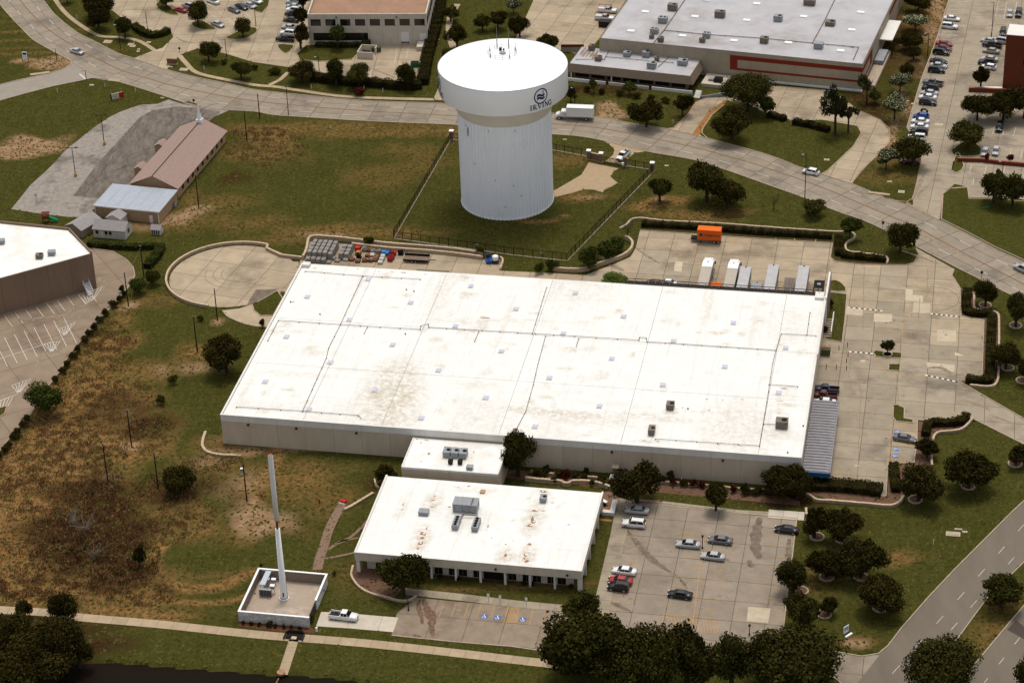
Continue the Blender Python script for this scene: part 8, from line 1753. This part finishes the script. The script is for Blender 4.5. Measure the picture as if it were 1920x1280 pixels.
# small markers, hydrants, lids
def lid(x, y, w_, d_, label, m=m_patchy, rz=ANG, h=.12, cat='utility lid', name='valve_box', border=True):
    t = thing(name, label, cat, P(x, y), rz); part('slab', B(-w_/2, w_/2, -d_/2, d_/2, 0, h), m, t)
    if border: part('cover', B(-w_/2+.25, w_/2-.25, -d_/2+.25, d_/2-.25, h, h+.04), m_kerb, t)
for x, y, w_, d_, l_ in ((202,79,2.4,2.2,'pale square lid on the upper left verge'),(245,84,1.6,1.4,'pale lid pair on the upper left verge, left'),(249,87,1.6,1.4,'pale lid pair on the upper left verge, right'),(260,93,.8,.8,'small round-cornered lid near the upper entrance, top'),(259,97,.8,.8,'small round-cornered lid near the upper entrance, bottom'),(279,80,1.2,1.,'grey lid near the curved hedge tip'),(345,131,2.4,1.8,'pale lid on the grass tongue by the monument sign'),(319,126,1.4,.5,'narrow lid at the left of the monument sign'),
  (1787,1001,2.8,1.5,'large pale rectangular lid on the east lawn'),(1797,992,1.5,.5,'narrow slab fragment above the large lawn lid'),(1809,997,1.0,.5,'second narrow slab fragment beside the large lawn lid'),(1668,341,1.2,.7,'white lid on the grass right of the curved drive'),(1690,360,1.6,1.4,'dark-centred grate on the grass above the road'),(1550,300,1.4,1.0,'pale lid on the lawn beside the curved driveway'),(1712,195,.9,.9,'yellowish lid beside the long car row'),(1702,190,.7,.5,'small white lid beside the creek row'),(172,160,1.2,.8,'white rubble lid at the church lawn corner'),(304,184,1.,.5,'pale lid by the church entrance'),(1059,262,1.,.5,'round pale lid by the tower fence road side'),(1250,311,1.,.5,'round pale lid right of the fence corner'),(820,75,1.2,.4,'pale slab on the mown strip left of the tank')): lid(x, y, w_, d_, l_)
for x, y, w_, d_, l_ in ((75,139,5.5,1.2,'long concrete storm drain inlet on the side road'),(1648,364,5.5,1.0,'concrete storm inlet at the road edge right of the curved drive'),(215,152,3.4,1.4,'storm inlet at the church lawn road edge')): lid(x, y, w_, d_, l_, m_walk, R_(-20) if x != 75 else R_(14), .25, 'storm drain', 'storm_inlet', False)
for x, y, c, l_ in ((108,174,'w','white marker post on the church lawn, left'),(197,163,'w','white marker post on the church lawn, middle'),(254,172,'w','white marker post on the church lawn by the road'),(311,187,'y','yellow marker post by the church entrance'),(620,242,'w','white marker post in the square meadow, left'),(663,243,'w','white marker post in the square meadow, right'),(584,166,'w','white marker post on the roadside lawn, first'),(683,168,'w','white marker post on the roadside lawn, second'),(718,173,'w','white marker post on the roadside lawn, third'),(144,35,'w','white marker post by the upper left walk'),(383,131,'w','white post pair by the roadside oaks'),(252,83,'w','white stub at the upper left verge lids'),(1262,232,'w','white stub by the dock driveway'),(1278,904,'w','white stub at the warehouse foot'),(1750,1020,'w','thin white stake on the east lawn'),(594,1183,'h','white hydrant-like valve at the compound corner'),(491,932,'r','small red marker left of the monopole'),(599,942,'r','small red marker right of the monopole'),(97,122,'g','small pale green valve box on the dirt corner')):
    m = dict(w=m_whitem, y=m_yellow, h=m_whitem, r=m_red, g=mat('pale_green', (.25, .30, .18)))[c]; h = {'w': 1.1, 'y': 1., 'h': .9, 'r': .9, 'g': .6}[c]; r = {'w': .07, 'y': .07, 'h': .22, 'r': .2, 'g': .35}[c]
    t = thing('marker_post', l_, 'marker', P(x, y)); part('post', MB().cyl((0, 0, 0), (0, 0, h), r, r*.8, 8), m, t); part('cap', MB().cyl((0, 0, h), (0, 0, h+.1), r*1.1, r*.5, 8), m, t)
bx = thing('red_box', 'small red open box at the head of the gravel swale', 'box', P(644, 942), R_(-30)); part('box', MB().box(-.6, .6, -.4, .4, 0, .6), m_red, bx); part('base', B(-.65, .65, -.6, -.4, 0, .2), m_whitem, bx)
gb2 = thing('green_barrel', 'teal green flat panel lying on the right-hand lawn', 'panel', P(1848, 390), R_(25)); part('panel', B(-1., 1., -.2, .2, 0, .25), mat('teal', (.01, .16, .10)), gb2); part('strap', B(-.1, .1, -.21, .21, .25, .28), m_dark, gb2)
mb = MB(); random.seed(17)
for a_, b_, n_ in (((1150,985),(1190,1140),26),((1255,1015),(1370,1150),34),((1440,1000),(1475,1150),14),((1730,600),(1830,700),16),((1640,590),(1740,660),16),((1600,700),(1700,860),22),((220,10),(320,50),8),((400,5),(560,80),22),((1725,180),(1760,230),8),((1760,40),(1800,110),10),((830,1135),(1040,1170),12),((1210,445),(1550,520),22)):
    for _ in range(n_):
        c_ = P(random.uniform(a_[0], b_[0]), random.uniform(a_[1], b_[1])); r_ = random.uniform(.12, .5); k_ = 7; mb.add([(c_.x+r_*random.uniform(.6, 1.2)*math.cos(6.283*i/k_), c_.y+r_*random.uniform(.6, 1.2)*math.sin(6.283*i/k_), .058) for i in range(k_)], [tuple(range(k_))])
tag(mb.build('oil_drips', m_st2), kind='stuff')
# headwall
hwl = thing('culvert_headwall', 'dark octagonal culvert wing wall beside the trail', 'headwall', P(553, 1192), ANG)
part('wing_wall', MB().box(-1.9, -1.7, -1.4, .2, 0, .6).box(1.7, 1.9, -1.4, .2, 0, .6).box(-1.1, 1.1, .9, 1.1, 0, .7).add([(-1.9, .2, 0), (-1.1, 1.0, 0), (-1.1, 1.1, .7), (-1.9, .3, .6)], [(0, 1, 2, 3)]).add([(1.9, .2, 0), (1.1, 1.0, 0), (1.1, 1.1, .7), (1.9, .3, .6)], [(3, 2, 1, 0)]), m_dark, hwl); part('basin', B(-1.65, 1.65, -1.2, .88, 0, .07), m_black, hwl); part('grate', B(-.5, .5, -1.1, -.3, .08, .2), m_cap, hwl)
rb = thing('pipe_outlet', 'rusty outlet cap where the trail spur meets the pond', 'outlet', P(527, 1262), ANG); part('cap', MB().cyl((0, 0, 0), (0, 0, .4), .8, n=10), m_rust, rb); part('pipe', MB().cyl((-.2, -1, -.3), (-.4, -3, -.5), .1, n=6), m_rust, rb)
# office side stairs & walls
ow = thing('planter_wall', 'white L-shaped planter wall beside the office north-east corner', 'wall', P(1129, 966), ANG); part('wall_body', MB().box(0, 2.4, 0, .9, 0, .8).box(1.5, 2.4, .91, 4.6, 0, .8), m_fascia, ow); part('coping', MB().box(-.05, 2.45, -.05, .9, .8, .88).box(1.45, 2.45, .91, 4.65, .8, .88), m_fascia, ow)
rs = thing('white_sculpture', 'white wheeled smoker-like cart beside the office corner', 'cart', P(1133, 945), R_(-50)); part('body', MB().box(-.9, .7, -.35, .35, .4, .9), m_whitem, rs); part('wheel', MB().cyl((.5, -.45, .45), (.5, -.3, .45), .45, n=12).cyl((-.6, -.4, .25), (-.6, -.3, .25), .25, n=10), m_black, rs); part('handle', MB().cyl((-.9, 0, .8), (-1.3, 0, 1.3), .05, n=5), m_whitem, rs)
st2 = thing('garden_stair', 'dark garden stair descending beside the big round oak', 'stair', P(1156, 932), ANG)
for i in range(16): part('tread', B(-.9, .9, i*.52, i*.52+.42, 0, .15+i*.09), mat('stair_dark', (.10, .075, .055)), st2)
part('handrail', MB().cyl((-.95, 0, .9), (-.95, 8.3, 2.5), .04, n=5), m_black, st2)
st3 = thing('wall_door_stair', 'grey metal hood and landing at the warehouse wall above the garden stair', 'stair', P(1153, 902), ANG); part('hood', B(-.7, .7, .2, 1.6, 3.0, 3.1), m_hvacd, st3); part('door', B(-.6, .6, 1.5, 1.6, .8, 3.0), m_hvacd, st3); part('landing', B(-1.1, 1.1, -.3, 1.4, .6, .8), m_fascia, st3)
# dock clutter by the grey building
t = thing('dumpster', 'dark cube bin by the dock steps of the grey building', 'dumpster', P(1347, 159), R_(-19)); part('bin', B(-1.1, 1.1, -1., 1., 0, 1.9), m_dark, t); part('lid', B(-1.15, 1.15, -1.05, 1.05, 1.9, 2.0), m_black, t)
dk = thing('dock_stair', 'white-railed steps at the right end of the annex dock', 'stair', P(1306, 184), R_(-19))
for i in range(7): part('tread', B(-.8, .8, i*.4, i*.4+.32, 0, .15+i*.15), m_fascia, dk)
part('ramp_wall', MB().add([(1.0, 0, 0), (9, 3.5, 0), (9, 3.5, 1.3), (1.0, 0, .6), (1.0, .3, 0), (9, 3.8, 0), (9, 3.8, 1.3), (1.0, .3, .6)], [(0, 1, 2, 3), (7, 6, 5, 4), (3, 2, 6, 7)]), m_hvac, dk)
dp = thing('dock_platform', 'pale concrete dock platform between annex and grey building', 'platform', P(1316, 160), R_(-19)); part('deck', B(0, 9, -1, 6, 0, 1.0), m_driveway, dp); part('deck_table', B(1.5, 4, 1, 2.4, 1.01, 1.6), m_hvac, dp)
bpy.context.view_layer.update()
print('OBJECTS', len(bpy.data.objects))
